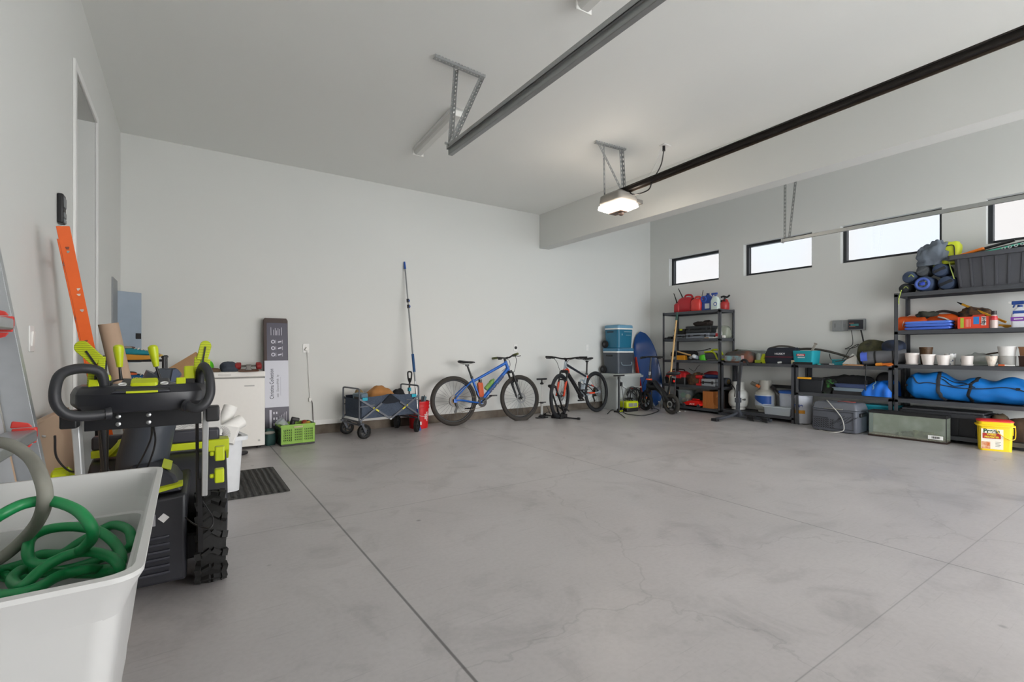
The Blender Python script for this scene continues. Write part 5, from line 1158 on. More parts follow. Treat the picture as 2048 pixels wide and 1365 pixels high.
hc = hd + Vector((-.05, 0, .42)); MB().tube([hc + Vector((-.04, -.27, .0)), hc + Vector((0, -.1, .01)), hc + Vector((0, .1, .01)), hc + Vector((-.04, .27, .0))], .014, 8).build('handlebar', BLACK, t)
for q in (-1, 1): MB().cyl(hc + Vector((-.02, q * .17, .003)), hc + Vector((-.04, q * .29, .0)), .019, n=10).build('grip', RUB, t)
for q in (-1, 1): MB().tube([hc + Vector((.0, q * .15, 0)), hc + Vector((.04, q * .2, -.02)), hc + Vector((.02, q * .27, -.02))], .006, 6).build('brake_lever', BLACK, t)
MB().cyl((.10, 0, .26), (-.0, 0, .66), .02, n=12).build('seatpost', SBK, t)
mb = MB(); loft(mb, [[(x, w_ * math.cos(k), .70 + dz + h_ * math.sin(k)) for k in [2 * PI * i / 12 for i in range(12)]] for x, w_, dz, h_ in ((-.17, .03, .02, .02), (-.14, .08, .02, .035), (-.05, .085, .01, .035), (.05, .055, 0, .03), (.11, .03, -.01, .02))]); mb.build('saddle', mat('#26282b', .6), t, sub=1)
MB().bar((-.02, 0, .655), (-.09, 0, .64), .03).build('seat_clamp', STEEL, t); MB().lathe([(0, 0), (.022, 0), (.022, .012), (0, .012)], (-.03, -.02, .575), RY(-90), 14).build('tail_light', mat('#d8281e', .4), t)
MB().cyl((.09, -.06, .17), (.02, -.16, .0), .011, n=8).build('kickstand', BLACK, t); MB().bar((.24, .05, .20), (.34, -.10, .05), .02).build('pedal_arm', STEEL, t)
t = thing('grey_dustpan', 'grey dustpan like scoop with orange edge under the small bike', 'dustpan', Vector(onZ(1313, 818, 0)) + Vector((.1, .25, 0)), 10); MB().prism([(-.17, 0), (.17, 0), (.12, .17), (-.10, .19)], Matrix.Translation((0, 0, .0)) @ RX(78), .03).build('pan', mat('#6f7478', .5), t, bev=.006); MB().box((0, .038, .185), (.24, .05, .03)).build('edge', mat('#d2601e', .6), t)
# ================================================================ RIGHT WALL: SHELVING
SH = mat('#53555a', .4, .35, var=.05); SHB = mat('#26272a', .7)
SFX, SBX = 7.60, 8.035
def shelf_unit(label, y0, y1, H, levels, x0=SFX, x1=SBX):
    t = thing('shelving_unit', label, 'shelf', ((x0 + x1) / 2, (y0 + y1) / 2, 0)); hx, hy = (x1 - x0) / 2, (y1 - y0) / 2; a, th = .042, .004
    for sx in (-1, 1):
        for sy in (-1, 1):
            x, y = sx * hx, sy * hy
            MB().b2((x, y, 0), (x - sx * a, y - sy * th, H)).b2((x, y, 0), (x - sx * th, y - sy * a, H)).b2((x + sx * .003, y + sy * .003, 0), (x - sx * (a + .006), y - sy * (a + .006), .012)).build('post', SH, t)
    for z in levels:
        mb = MB().m(SH); b = .046
        for s_ in (-1, 1):
            mb.b2((s_ * hx, -hy + .005, z - b), (s_ * (hx - .016), hy - .005, z - .012)).b2((s_ * (hx + .004), -hy + .03, z - .014), (s_ * (hx - .02), hy - .03, z + .002))
            mb.b2((-hx + .005, s_ * hy, z - b), (hx - .005, s_ * (hy - .016), z - .012)).b2((-hx + .03, s_ * (hy + .004), z - .014), (hx - .03, s_ * (hy - .02), z + .002))
        so = mb.build('shelf', None, t)
        MB().b2((-hx + .014, -hy + .014, z - .014), (hx - .014, hy - .014, z)).build('shelf_board', SHB, so)
    return t
LV = (1.82, 1.322, .928, .475, .085); LR = (1.845, 1.365, .93, .49, .085); LB = .90
shelf_unit('tall five shelf metal rack near the corner with fuel cans on top', 4.855, 6.06, 1.83, LV)
shelf_unit('waist high metal bench rack with propane tanks below', 3.64, 4.835, .915, (LB, .10))
shelf_unit('waist high metal bench rack over the big grey cool box', 2.42, 3.62, .915, (LB, .49))
shelf_unit('tall five shelf metal rack at the right edge under the black tote', 1.13, 2.40, 1.85, LR)
def at(px, z, xp): p = onX(px, 700, xp); return Vector((xp, p.y, z))
def pw(px0, px1, xp): return abs(onX(px0, 700, xp).y - onX(px1, 700, xp).y)
G = -90.0
# ---------------- left rack, top shelf: fuel cans and jugs
def fuel_can(label, px0, px1, z, xc, h, d, mt, spout=1, rz=G, rnd_=.035):
    w = pw(px0, px1, xc - d / 2); t = thing('fuel_can', label, 'fuel can', at((px0 + px1) / 2, z, xc), rz, 'red cans on the top shelf')
    mb = MB(); loft(mb, [(rrect(w * .92, d * .92, rnd_), 0), (rrect(w, d, rnd_), .015), (rrect(w, d, rnd_), h * .66), (rrect(w * .93, d * .9, rnd_), h * .76), (rrect(w * .55, d * .6, rnd_ * .7), h * .86)]); mb.build('body', mt, t, bev=.004)
    MB().tube([(-w * .22, 0, h * .80), (-w * .16, 0, h * .97), (w * .1, 0, h), (w * .30, 0, h * .93), (w * .40, 0, h * .72)], .014, 10, 6, flat=1.3).build('handle', mt, t)
    c = Vector((-w * .34, 0, h * .76)); MB().cyl(c, c + Vector((-.01, 0, .04)), .026, .022, n=14).build('cap', BLACK, t)
    if spout: MB().tube([c + Vector((-.01, 0, .03)), c + Vector((-.05 * spout, 0, .11)), c + Vector((-.11 * spout, 0, .22))], lambda u: .013 - .006 * u, 10).build('spout', BLACK, t)
    return t
CR = mat('#b5202a', .4, var=.08); CR2 = mat('#d23a34', .4, var=.08)
fuel_can('small red fuel can with black spout at the left end of the top shelf', 1353, 1364, LV[0], 7.74, .21, .20, CR, .75)
fuel_can('big red fuel can with black spout and moulded handle', 1362, 1389, LV[0], 7.78, .325, .24, CR)
fuel_can('lighter red rounded fuel can in front of the big one', 1384, 1405, LV[0], 7.72, .265, .17, CR2, 0, rnd_=.06)
t = fuel_can('red fuel can with thin wire nozzle behind the rounded one', 1396, 1411, LV[0], 7.90, .26, .18, CR2, 0); MB().tube([(0, 0, .24), (.01, 0, .32), (.03, 0, .40)], .005, 6).build('nozzle_wire', BLACK, t)
t = thing('washer_fluid_jug', 'dark blue jug with round handle hole on the top shelf', 'jug', at(1416, LV[0], 7.76), G); w = .19
mb = MB(); loft(mb, [(rrect(.19, .13, .03), 0), (rrect(.20, .14, .03), .02), (rrect(.19, .13, .03), .17), (rrect(.12, .10, .03), .25), (rrect(.06, .06, .028), .285)]); mb.build('body', mat('#22459c', .35), t); MB().cyl((0, 0, .28), (0, 0, .315), .026, n=16).build('cap', mat('#16306e', .4), t)
MB().torus((-.045, -.06, .205), .05, .013, (0, 1, 0), 24, 8).build('handle', mat('#2c55b4', .35), t); MB().box((.03, -.071, .08), (.09, .003, .09)).build('label', mat('#cfd3d6', .5), t)
t = thing('spray_jug', 'pale bottle with blue trigger and round blue label on the top shelf', 'bottle', at(1431, LV[0], 7.70), G)
mb = MB(); loft(mb, [(rrect(.15, .09, .025), 0), (rrect(.15, .09, .025), .16), (rrect(.11, .07, .025), .215), (rrect(.04, .04, .018), .24)]); mb.build('body', mat('#d3e2dc', .3), t); MB().lathe([(.0, 0), (.035, 0), (.035, .002), (0, .002)], (.025, -.046, .10), RX(90), 20).build('label', mat('#33549c', .5), t); MB().lathe([(.0, 0), (.022, 0), (.022, .003), (0, .003)], (.025, -.046, .10), RX(90), 20).build('label_centre', WHITE, t)
mb = MB().cyl((0, 0, .235), (0, 0, .26), .02, n=12).box((-.02, 0, .285), (.11, .03, .035)).box((-.06, 0, .262), (.012, .02, .04)); mb.build('trigger', mat('#24489f', .4), t, bev=.004)
t = fuel_can('small red round can with black pump lever at right end', 1442, 1457, LV[0], 7.80, .17, .16, mat('#a82a2a', .4), 0, rnd_=.07); MB().tube([(-.07, 0, .225), (-.02, 0, .235), (.04, 0, .215), (.09, 0, .245)], .016, 8).cyl((0, 0, .12), (0, 0, .22), .018, n=12).build('pump_lever', BLACK, t)
# ---------------- left rack, second shelf: tool cases
def hard_case(name, label, cat, px0, px1, z, xc, d, h, mt, rz=G, handle=True, group=None, yaw=0):
    w = pw(px0, px1, xc - d / 2); t = thing(name, label, cat, at((px0 + px1) / 2, z, xc), rz + yaw, group)
    MB().b2((-w / 2, -d / 2, 0), (w / 2, d / 2, h * .48)).build('lower_shell', mt, t, bev=.014, seg=3); MB().b2((-w / 2, -d / 2, h * .52), (w / 2, d / 2, h)).build('upper_shell', mt, t, bev=.014, seg=3)
    MB().b2((-w / 2 + .006, -d / 2 + .006, h * .45), (w / 2 - .006, d / 2 - .006, h * .55)).build('seam', BLACK, t)
    if handle: MB().tube([(-.06, -d / 2, h * .55), (-.05, -d / 2 - .022, h * .58), (.05, -d / 2 - .022, h * .58), (.06, -d / 2, h * .55)], .009, 8, 4).build('handle', BLACK, t)
    for s_ in (-1, 1): MB().box((s_ * w * .34, -d / 2 - .003, h * .5), (.035, .008, h * .4)).build('latch', BLK2, t, bev=.002)
    return t
CG = mat('#73777e', .5)
hard_case('tool_case', 'grey tool case under the black box at the left of second shelf', 'tool case', 1354, 1380, LV[1], 7.80, .28, .085, CG)
c = hard_case('tool_case', 'wide grey tool case with black handle under the larger black case', 'tool case', 1380, 1428, LV[1], 7.78, .30, .10, mat('#7b808a', .5))
hard_case('tool_case', 'black tool case with rounded end on the wide grey case', 'tool case', 1379, 1431, LV[1] + .102, 7.79, .28, .125, mat('#26292c', .5))
t = hard_case('tool_case', 'small black box with a yellow label on the left grey case', 'tool case', 1355, 1378, LV[1] + .087, 7.80, .24, .10, mat('#2d2c29', .5)); MB().box((.04, -.123, .085), (.06, .004, .03)).build('yellow_label', mat('#cdd018', .5), t); MB().tube([(-.11, -.10, .08), (-.09, -.11, .13), (-.05, -.10, .13), (-.03, -.09, .1)], .006, 6).build('cord', BLACK, t)
lump('work_belt', 'dark crumpled leather tool belt on top of the black case', 'belt', at(1408, LV[1] + .229, 7.78), (.07, .19, .06), mat('#2c2320', .8), 0, amp=.35, freq=12, seed=5)
t = thing('socket_box', 'tiny dark box near the left post of second shelf', 'box', at(1341, LV[1], 7.72), G); MB().box((0, 0, .022), (.09, .08, .044)).build('body', BLK2, t, bev=.004); MB().box((0, 0, .049), (.07, .06, .008)).build('lid', BLACK, t, bev=.002)
o = MB().ell((0, 0, .018), (.04, .03, .018), n=14).build('sanding_block', BLACK); o.location = at(1332, LV[1], 7.70); tag(o, 'small black rounded block at the left corner of second shelf', 'block')
t = thing('folded_paper', 'tan and white folded papers in front of the wide grey case', 'paper', at(1421, LV[1], 7.655), G); MB().box((-.06, 0, .008), (.08, .05, .015)).build('tan_paper', mat('#b58a5c', .8), t); MB().box((.07, 0, .009), (.17, .05, .016)).build('white_paper', PAPER, t)
t = thing('glue_bottle', 'white and red glue bottle behind the near post', 'bottle', at(1434, LV[1], 7.66), G); MB().lathe([(0, 0), (.024, 0), (.024, .09), (.012, .115), (.01, .15), (0, .16)], n=16).build('body', mat('#ded8d6', .4), t); MB().lathe([(.0245, .03), (.0248, .03), (.0248, .085), (.0245, .085)], n=16).build('red_label', RED, t)
t = thing('caulk_tube', 'dark caulk tube with white end lying right of the near post', 'tube', Vector((7.72, 4.95, LV[1] + .026)), G, R=(0, PI / 2, math.radians(-80))); MB().cyl((0, 0, -.08), (0, 0, .06), .024, n=16).build('body', mat('#3a1c1c', .5), t); MB().cyl((0, 0, .06), (0, 0, .10), .026, n=16).build('white_end', WHITE, t)
t = thing('sealant_stick', 'thin white upright tube right of the near post', 'tube', (7.80, 4.96, LV[1]), G); MB().lathe([(.014, 0), (.014, .10), (.006, .13), (.005, .19), (0, .2)], n=12).build('body', WHITE, t); MB().cyl((0, 0, 0), (0, 0, .012), .016, n=12).build('cap', mat('#c9c9c9', .4), t)
o = MB().ell((0, 0, .10), (.10, .15, .13), n=28, e=.7, amp=.10, freq=8, seed=4, flat=.75).build('plastic_bag', clear('bag_film', '#c6cab8', .45)); o.location = (7.92, 5.02, LV[1]); tag(o, 'translucent pale plastic bag at the right end of second shelf', 'bag')
# ---------------- left rack, third shelf
lump('tool_bag', 'black flat tool bag lying at the back of third shelf', 'bag', at(1368, LV[2] + .06, 7.86), (.14, .25, .075), mat('#1d1e21', .8), 0, amp=.08, freq=6, seed=8, e=.55)
t = thing('orange_box', 'small yellow orange box at front of third shelf behind shovel', 'box', at(1364, LV[2], 7.70), G); MB().box((0, 0, .04), (.17, .10, .08)).build('body', mat('#e0951c', .5), t, bev=.004); MB().box((0, 0, .084), (.16, .09, .01)).build('lid', mat('#c9831a', .5), t)
t = thing('hammer', 'wooden handled hammer lying across the orange box', 'hammer', at(1368, LV[2] + .115, 7.66), G, R=(0, math.radians(9), math.radians(-94))); MB().cyl((-.16, 0, .02), (.15, 0, 0), .013, .016, n=10).build('handle', WOOD, t); MB().box((-.17, 0, .02), (.03, .11, .03)).build('head', CHAR, t, bev=.006)
t = thing('spray_can', 'white spray can lying with its base outward on third shelf', 'spray can', at(1395, LV[2] + .045, 7.70), G, R=(math.radians(68), 0, math.radians(-120))); MB().lathe([(0, -.12), (.036, -.12), (.037, -.11), (.037, .08), (.025, .10), (.012, .11), (0, .11)], n=20).build('can', mat('#d4d6d8', .35), t); MB().lathe([(.0372, -.05), (.0376, -.05), (.0376, .05), (.0372, .05)], n=20).build('label', mat('#8d97a6', .5), t)
t = thing('caulk_tube', 'blue capped white tube lying behind the spray can', 'tube', at(1383, LV[2] + .05, 7.82), G, R=(PI / 2, 0, math.radians(-60))); MB().cyl((0, 0, -.10), (0, 0, .12), .028, n=14).build('body', mat('#b8bcc4', .4), t); MB().cyl((0, 0, -.13), (0, 0, -.10), .03, n=14).build('blue_cap', mat('#2a3f9c', .4), t)
lump('green_pouch', 'bright green crinkled packet beside the white spray can', 'packet', at(1407, LV[2], 7.70), (.06, .07, .07), mat('#53c01e', .5), 0, amp=.2, freq=14, seed=3)
t = thing('hedge_trimmer', 'lime and charcoal cordless power tool behind the near post', 'power tool', at(1429, LV[2], 7.72), G)
MB().prism([(-.17, .02), (-.15, .14), (.02, .14), (.10, .02)], RX(90), .11).build('motor_body', CHAR, t, bev=.01); MB().tube([(-.16, -.058, .15), (.0, -.058, .155), (.06, -.058, .10), (.10, -.058, .03), (.24, -.05, .025)], .014, 8, 3).build('lime_frame', LIME, t); MB().tube([(-.1, 0, .14), (-.02, 0, .19), (.1, 0, .18), (.16, 0, .10)], .017, 8).build('handle', LIME, t)
t = thing('pry_bar', 'thin black bar resting across items on the third shelf', 'bar', (0, 0, 0)); MB().tube([at(1385, LV[2] + .155, 7.86), at(1405, LV[2] + .18, 7.85), at(1420, LV[2] + .21, 7.84)], .007, 8, 2).build('shaft', BLACK, t); MB().ell(at(1420, LV[2] + .21, 7.84), (.012, .02, .012), n=8).build('tip', BLACK, t)
# ---------------- left rack, fourth shelf
def tool_tote(name, label, cat, px0, px1, z, xc, d, h, base, top, yaw=0):
    w = pw(px0, px1, xc - d / 2); t = thing(name, label, cat, at((px0 + px1) / 2, z, xc), G + yaw); mb = MB()
    loft(mb, [(rrect(w * .96, d * .9, .03), 0), (rrect(w, d, .03), h * .45), (rrect(w * .97, d * .92, .03), h * .55)]); mb.build('base', base, t)
    mb = MB(); loft(mb, [(rrect(w * .97, d * .92, .03), h * .5), (rrect(w * .9, d * .7, .03), h * .85), (rrect(w * .7, d * .4, .03), h)]); mb.build('upper', top, t)
    MB().tube([(-w * .3, 0, h * .9), (-w * .25, 0, h * 1.12), (w * .25, 0, h * 1.12), (w * .3, 0, h * .9)], .012, 8, 4).build('handle', BLACK, t); return t
t = tool_tote('tool_bag', 'red and black tool bag at the left of fourth shelf', 'bag', 1336, 1378, LV[3], 7.76, .26, .24, BLACK, mat('#b3161c', .6)); MB().b2((-.14, -.135, .11), (.15, -.11, .19)).build('red_front', mat('#b3161c', .7), t, bev=.01); MB().b2((-.02, -.14, .05), (.04, -.12, .16)).build('front_pocket', BLACK, t, bev=.01)
lump('tool_heap', 'dark brown heap of leather gloves in the middle of fourth shelf', 'gloves', at(1392, LV[3], 7.76), (.11, .17, .14), pattern('glove_leather', '#2a211c', '#6b4a2e', 'noise', 14, .8), 0, amp=.3, freq=9, seed=14)
t = thing('cordless_drill', 'red cordless drill standing on its battery on fourth shelf', 'drill', at(1400, LV[3], 7.66), G); MB().box((0, 0, .02), (.12, .07, .04)).build('battery', mat('#c81f22', .5), t, bev=.006); MB().bar((0, 0, .03), (.02, 0, .13), .04, .05).build('grip', mat('#c81f22', .45), t, bev=.008); MB().cyl((-.07, 0, .155), (.06, 0, .155), .032, n=16).build('motor', mat('#c81f22', .45), t); MB().cyl((.06, 0, .155), (.10, 0, .155), .022, .014, n=14).build('chuck', BLACK, t)
hard_case('tool_case', 'light grey tool case with dark ribs left of the near post', 'tool case', 1409, 1436, LV[3], 7.71, .21, .13, mat('#8e9196', .5))
t = thing('power_cutter', 'dark blue cylinder tool lying on the light grey case', 'power tool', at(1423, LV[3] + .135, 7.74), G, R=(0, PI / 2, math.radians(-90))); MB().cyl((-.035, 0, -.12), (-.035, 0, .15), .034, n=16).build('motor', mat('#23365c', .5), t); MB().cyl((-.035, 0, -.17), (-.035, 0, -.12), .028, n=14).build('gear_head', mat('#9a9288', .4, .5), t)
lump('red_bag', 'small red and black soft case behind the blue tool', 'bag', at(1424, LV[3], 7.90), (.07, .18, .17), mat('#8e1a1e', .7), 0, amp=.1, freq=7, seed=3)
t = thing('shop_vacuum_head', 'dark rounded motor case right of the near post', 'case', (7.92, 5.07, LV[3]), G); w = .36; mb = MB(); loft(mb, [[(x, -.095 * s_, .075 + .075 * c_) for c_, s_ in [(math.cos(a), math.sin(a)) for a in [2 * PI * k / 18 for k in range(18)]]] for x in (-.18, -.16, .15, .17)]); mb.build('body', mat('#3c3f46', .5), t, bev=.01); MB().lathe([(.02, 0), (.04, 0), (.04, .006), (.02, .006)], (.171, 0, .08), RY(90), 16, cap=False).build('brass_ring', mat('#8a6a2c', .4, .5), t); MB().box((-.06, 0, .165), (.14, .10, .04)).build('grip', BLACK, t, bev=.01)
MBk = MB().tube([at(1378, .77, 7.9), at(1388, .72, 7.88), at(1395, .80, 7.88), at(1400, .84, 7.9)], .004, 6).build('hanging_lead', BLACK); tag(MBk, 'thin black lead drooping below the third shelf', 'cable')
# ---------------- left rack, bottom shelf
CLB = clear('bin_plastic', '#cfd8d8', .28)
t = thing('clear_bin', 'clear open bin of colourful toys at left of bottom shelf', 'bin', at(1373, LV[4], 7.88), G); mb = MB(); tub(mb, .26, .22, .27, .03, .85, .003, .012); mb.build('shell', CLB, t); MB().b2((-.14, -.12, .262), (.14, -.112, .275)).build('rim', mat('#b8c4c4', .4), t)
for i, (x, y, z, r, c_, lab) in enumerate(((-.05, -.03, .17, .055, '#2fa35a', 'green toy ball inside the clear bin'), (.05, -.02, .15, .05, '#d9b23a', 'yellow toy ball inside the clear bin'), (.06, .02, .07, .055, '#c9482c', 'orange toy ball low in the clear bin'), (-.05, .0, .06, .055, '#cbb67a', 'cream toy ball low in the clear bin'))):
    o = MB().ell((0, 0, 0), (r, r, r), n=16).build('toy_ball', mat(c_, .5)); o.location = at(1373, LV[4], 7.88) + Vector((y, -x, z)); tag(o, lab, 'ball')
t = thing('floor_jack', 'low red trolley jack with white lettering on bottom shelf', 'jack', at(1390, LV[4], 7.66), G)
mb = MB(); loft(mb, [[(-.20, -.10, .03), (.17, -.10, .03), (.17, .10, .03), (-.20, .10, .03)], [(-.19, -.10, .06), (.17, -.10, .07), (.17, .10, .07), (-.19, .10, .06)], [(-.06, -.08, .115), (.10, -.08, .12), (.10, .08, .12), (-.06, .08, .115)]]); mb.build('body', mat('#d4180f', .35), t, bev=.008)
for x in (-.16, .14):
    for y in (-.10, .10): MB().lathe([(0, -.015), (.03, -.015), (.03, .015), (0, .015)], (x, y, .03), RX(90), 18).build('caster', CHAR, t)
MB().box((.02, 0, .135), (.14, .03, .02)).build('lift_arm', mat('#d4180f', .35), t, bev=.004); lettering('JACK', t, (.01, -.1015, .055), .036, WHITE, sx=1.3)
t = thing('wooden_box', 'plain orange-brown wooden box at the near end of bottom shelf', 'box', at(1424, LV[4], 7.74), G, R=(0, 0, math.radians(-90 - 6))); MB().box((0, 0, .15), (.22, .22, .30)).build('carcass', pattern('stained_wood', '#a5602c', '#bd7840', 'wave', 12, .5, 3, axis='X'), t, bev=.004); MB().box((-.0, -.112, .15), (.205, .004, .285)).build('front_panel', pattern('stained_front', '#b06a32', '#c27c44', 'wave', 12, .5, 3, axis='X'), t)
t = thing('dark_speaker', 'dark box behind the wooden box and near post', 'box', (7.90, 5.04, LV[4]), G); MB().box((0, 0, .155), (.30, .22, .31)).build('cabinet', mat('#2a1d19', .5), t, bev=.006); MB().box((0, -.112, .155), (.26, .004, .27)).build('cloth_front', BLACK, t)
lump('dark_bundle', 'dark green bundle between the clear bin and jack', 'bundle', at(1397, LV[4], 7.92), (.07, .12, .14), mat('#25352d', .8), 0, seed=31)
t = thing('steel_rails', 'pale steel rails lying on the floor under the left rack', 'rails', (7.50, 5.62, 0), 60)
for s_ in (-1, 1): MB().bar((-.16, s_ * .05, .008), (.16, s_ * .02, .008), .025, .012).build('rail', mat('#a9a7a2', .5, .3), t)

# ---------------- hitch rack stand in front of the first bench
M_ = mat('#4a4d54', .45, .3)
t = thing('hitch_rack', 'dark steel folding hitch bike rack standing on its crossed foot', 'bike rack', (7.42, 4.43, 0), G)
top = Vector((.02, .07, .925))
MB().bar((0, 0, .05), (.0, .02, .55), .05, .05).bar((0, .02, .52), top, .045, .045).build('mast', M_, t, bev=.005)
MB().prism([(-.10, 0), (.10, 0), (.03, .12), (-.03, .12)], Matrix.Translation((0, 0, .03)) @ RX(90), .05).build('gusset', M_, t, bev=.004)
MB().tube([(0, 0, .10), (-.02, -.14, .06), (-.04, -.34, .035), (-.05, -.52, .03)], .024, 8, 4).build('foot_bar', M_, t); MB().box((-.05, -.54, .022), (.10, .07, .044)).build('foot_pad', BLACK, t, bev=.005)
MB().bar((0, 0, .045), (.56, -.03, .04), .05, .04).build('base_beam', M_, t, bev=.004); MB().bar((0, 0, .045), (-.34, .06, .04), .05, .04).build('base_beam', M_, t, bev=.004)
for x in (.26, .47): MB().box((x, -.05, .05), (.12, .08, .05)).tube([(x - .06, -.07, .06), (x, -.12, .03), (x + .07, -.10, .015)], .011, 6).build('strap_cradle', BLACK, t, bev=.005)
MB().box((.0, .01, .30), (.075, .075, .075)).build('clamp_collar', M_, t, bev=.005)
MB().tube([top, top + Vector((.05, -.03, .03)), top + Vector((.12, -.06, .02)), top + Vector((.16, -.07, -.05))], .02, 8).build('arm', BLACK, t); MB().tube([(.045, .03, .9), (.045, .0, .7), (.03, .0, .45)], .014, 8).build('folded_arm', BLK2, t)
# ---------------- first bench, on top
t = thing('printed_bag', 'dark grey and orange fabric bag with a printed side panel', 'bag', at(1480, LB, 7.72), G)
mb = MB(); mb.ell((0, 0, .085), (.26, .13, .115), None, 30, .6, .10, 6, 6, .74); mb.build('body', pattern('bag_cloth', '#4a4642', '#8a4a30', 'noise', 5, .8, thr=(.45, .75)), t)
MB().b2((-.20, -.135, .03), (.10, -.128, .12)).build('print_panel', pattern('print_collage', '#7a4a34', '#7ea6ad', 'noise', 12, .5), t); MB().b2((.10, -.137, .03), (.145, -.128, .125)).build('red_white_panel', pattern('red_white', '#b2303a', '#e4dedb', 'wave', 22, .5, axis='Z'), t)
lump('olive_bundle', 'olive patterned cloth bundle behind the printed bag', 'bundle', at(1476, LB, 7.91), (.08, .17, .13), pattern('olive_cloth', '#2e3126', '#6a6e3c', 'noise', 14, .9), 0, seed=17)
t = thing('clear_case', 'clear plastic sheet case slanting up behind the printed bag', 'case', at(1502, LB, 7.90), G); MB().box((0, 0, .11), (.40, .20, .22)).build('shell', clear('case_film', '#d5d9d8', .3), t, bev=.02); MB().box((0, 0, .222), (.42, .22, .012), RY(4)).build('lid', mat('#c9cdca', .4), t, bev=.004); MB().box((.1, -.05, .12), (.10, .05, .06)).build('dark_item', mat('#4a2a35', .6), t, bev=.006)
t = thing('work_light', 'lime cordless work light with clear guard beside the navy bag', 'power tool', at(1530, LB, 7.70), G); MB().box((.04, 0, .035), (.13, .09, .07)).build('battery', LIME, t, bev=.01); MB().bar((-.05, 0, .02), (.0, 0, .15), .05, .06).build('body', LIME, t, bev=.01); MB().box((-.10, 0, .03), (.10, .08, .05)).build('shoe', mat('#8c9a2a', .5), t, bev=.006); MB().cyl((-.10, 0, .05), (-.10, 0, .16), .045, n=16).build('guard', clear('guard_plastic', '#aeb4a8', .4), t)
t = thing('tool_bag', 'navy zipped tool bag with white lettering and red piping', 'bag', at(1566, LB, 7.76), G); w = pw(1537, 1600, 7.64)
mb = MB(); loft(mb, [[(x, -.13 * k, z) for x, z in ()] for k in ()] or [([(x, y) for x, y in rrect(w * .96, .25, .05)], 0), (rrect(w, .27, .05), .05), (rrect(w * .98, .25, .05), .16), (rrect(w * .94, .16, .05), .235), (rrect(w * .9, .08, .03), .255)]); mb.build('body', mat('#20242f', .8, bump=.2, scale=150), t)
MB().b2((-w * .47, -.139, .105), (w * .47, -.128, .111)).build('red_piping', mat('#8e1e34', .5), t); lettering('HUSKY', t, (.02, -.138, .155), .040, mat('#d5d5d8', .5), (math.radians(95), 0, 0), sx=1.25, bold=.001); MB().tube([(-w * .4, -.03, .245), (-.05, -.05, .275), (.1, -.03, .27), (w * .4, -.02, .245)], .014, 8).build('handle', mat('#4a4640', .8), t)
t = thing('tool_bag', 'teal power tool bag with red and white lettering', 'bag', at(1613, LB, 7.70), G - 4); w = pw(1592, 1636, 7.62)
mb = MB(); loft(mb, [(rrect(w * .9, .2, .03), 0), (rrect(w * .92, .21, .03), .04), (rrect(w, .22, .03), .185), (rrect(w * 1.0, .22, .03), .205)]); mb.build('body', mat('#1596a4', .75, bump=.15, scale=120), t, bev=.004); MB().b2((-w * .28, -.1135, .125), (w * .12, -.108, .16)).build('red_badge', mat('#c41e2a', .5), t); lettering('Makita', t, (-w * .08, -.1155, .142), .034, mat('#e4d9d9', .5), sx=1.1, bold=.001); MB().b2((-w * .22, -.1135, .098), (w * .1, -.108, .112)).build('white_line', mat('#bcd7da', .5), t); MB().b2((-w * .46, -.112, .0), (w * .46, -.1, .035)).build('black_base', BLACK, t)
t = thing('paint_stick', 'grey wooden stick poking up behind the teal bag', 'stick', at(1610, LB, 7.86), G, R=(0, math.radians(26), math.radians(-90))); MB().box((0, 0, .17), (.035, .02, .36)).build('shaft', mat('#a39a90', .7), t, bev=.006); MB().box((0, 0, .345), (.04, .024, .02)).build('tip', mat('#8a8178', .7), t)
t = thing('paint_cup', 'small dark cup with white lid on the bench front', 'cup', at(1622, LB, 7.63), G); MB().lathe([(0, 0), (.036, 0), (.04, .05), (0, .05)], n=18).build('cup', CHAR, t); MB().lathe([(0, .05), (.03, .05), (.03, .08), (0, .085)], n=18).build('lid', WHITE, t)
t = thing('clamp_set', 'silver and black clamps lying in front of the navy bag', 'clamp', at(1572, LB, 7.64), G); MB().cyl((-.12, 0, .02), (-.06, 0, .03), .018, n=10).build('jaw', mat('#c9c9c6', .4), t); MB().bar((-.06, 0, .025), (.10, .01, .02), .02, .03).build('bar', BLACK, t); MB().tube([(.06, 0, .03), (.12, -.01, .05), (.17, 0, .02)], .012, 8).build('handle', BLK2, t)
t = thing('wood_block', 'small pale block at the bench edge beside the post', 'block', at(1587, LB, 7.63), G); MB().box((0, 0, .03), (.05, .05, .06)).build('body', mat('#b3a98e', .7), t, bev=.003); MB().box((.0, -.0255, .03), (.04, .002, .02)).build('label', mat('#8a6', .6) if False else mat('#88926a', .6), t)
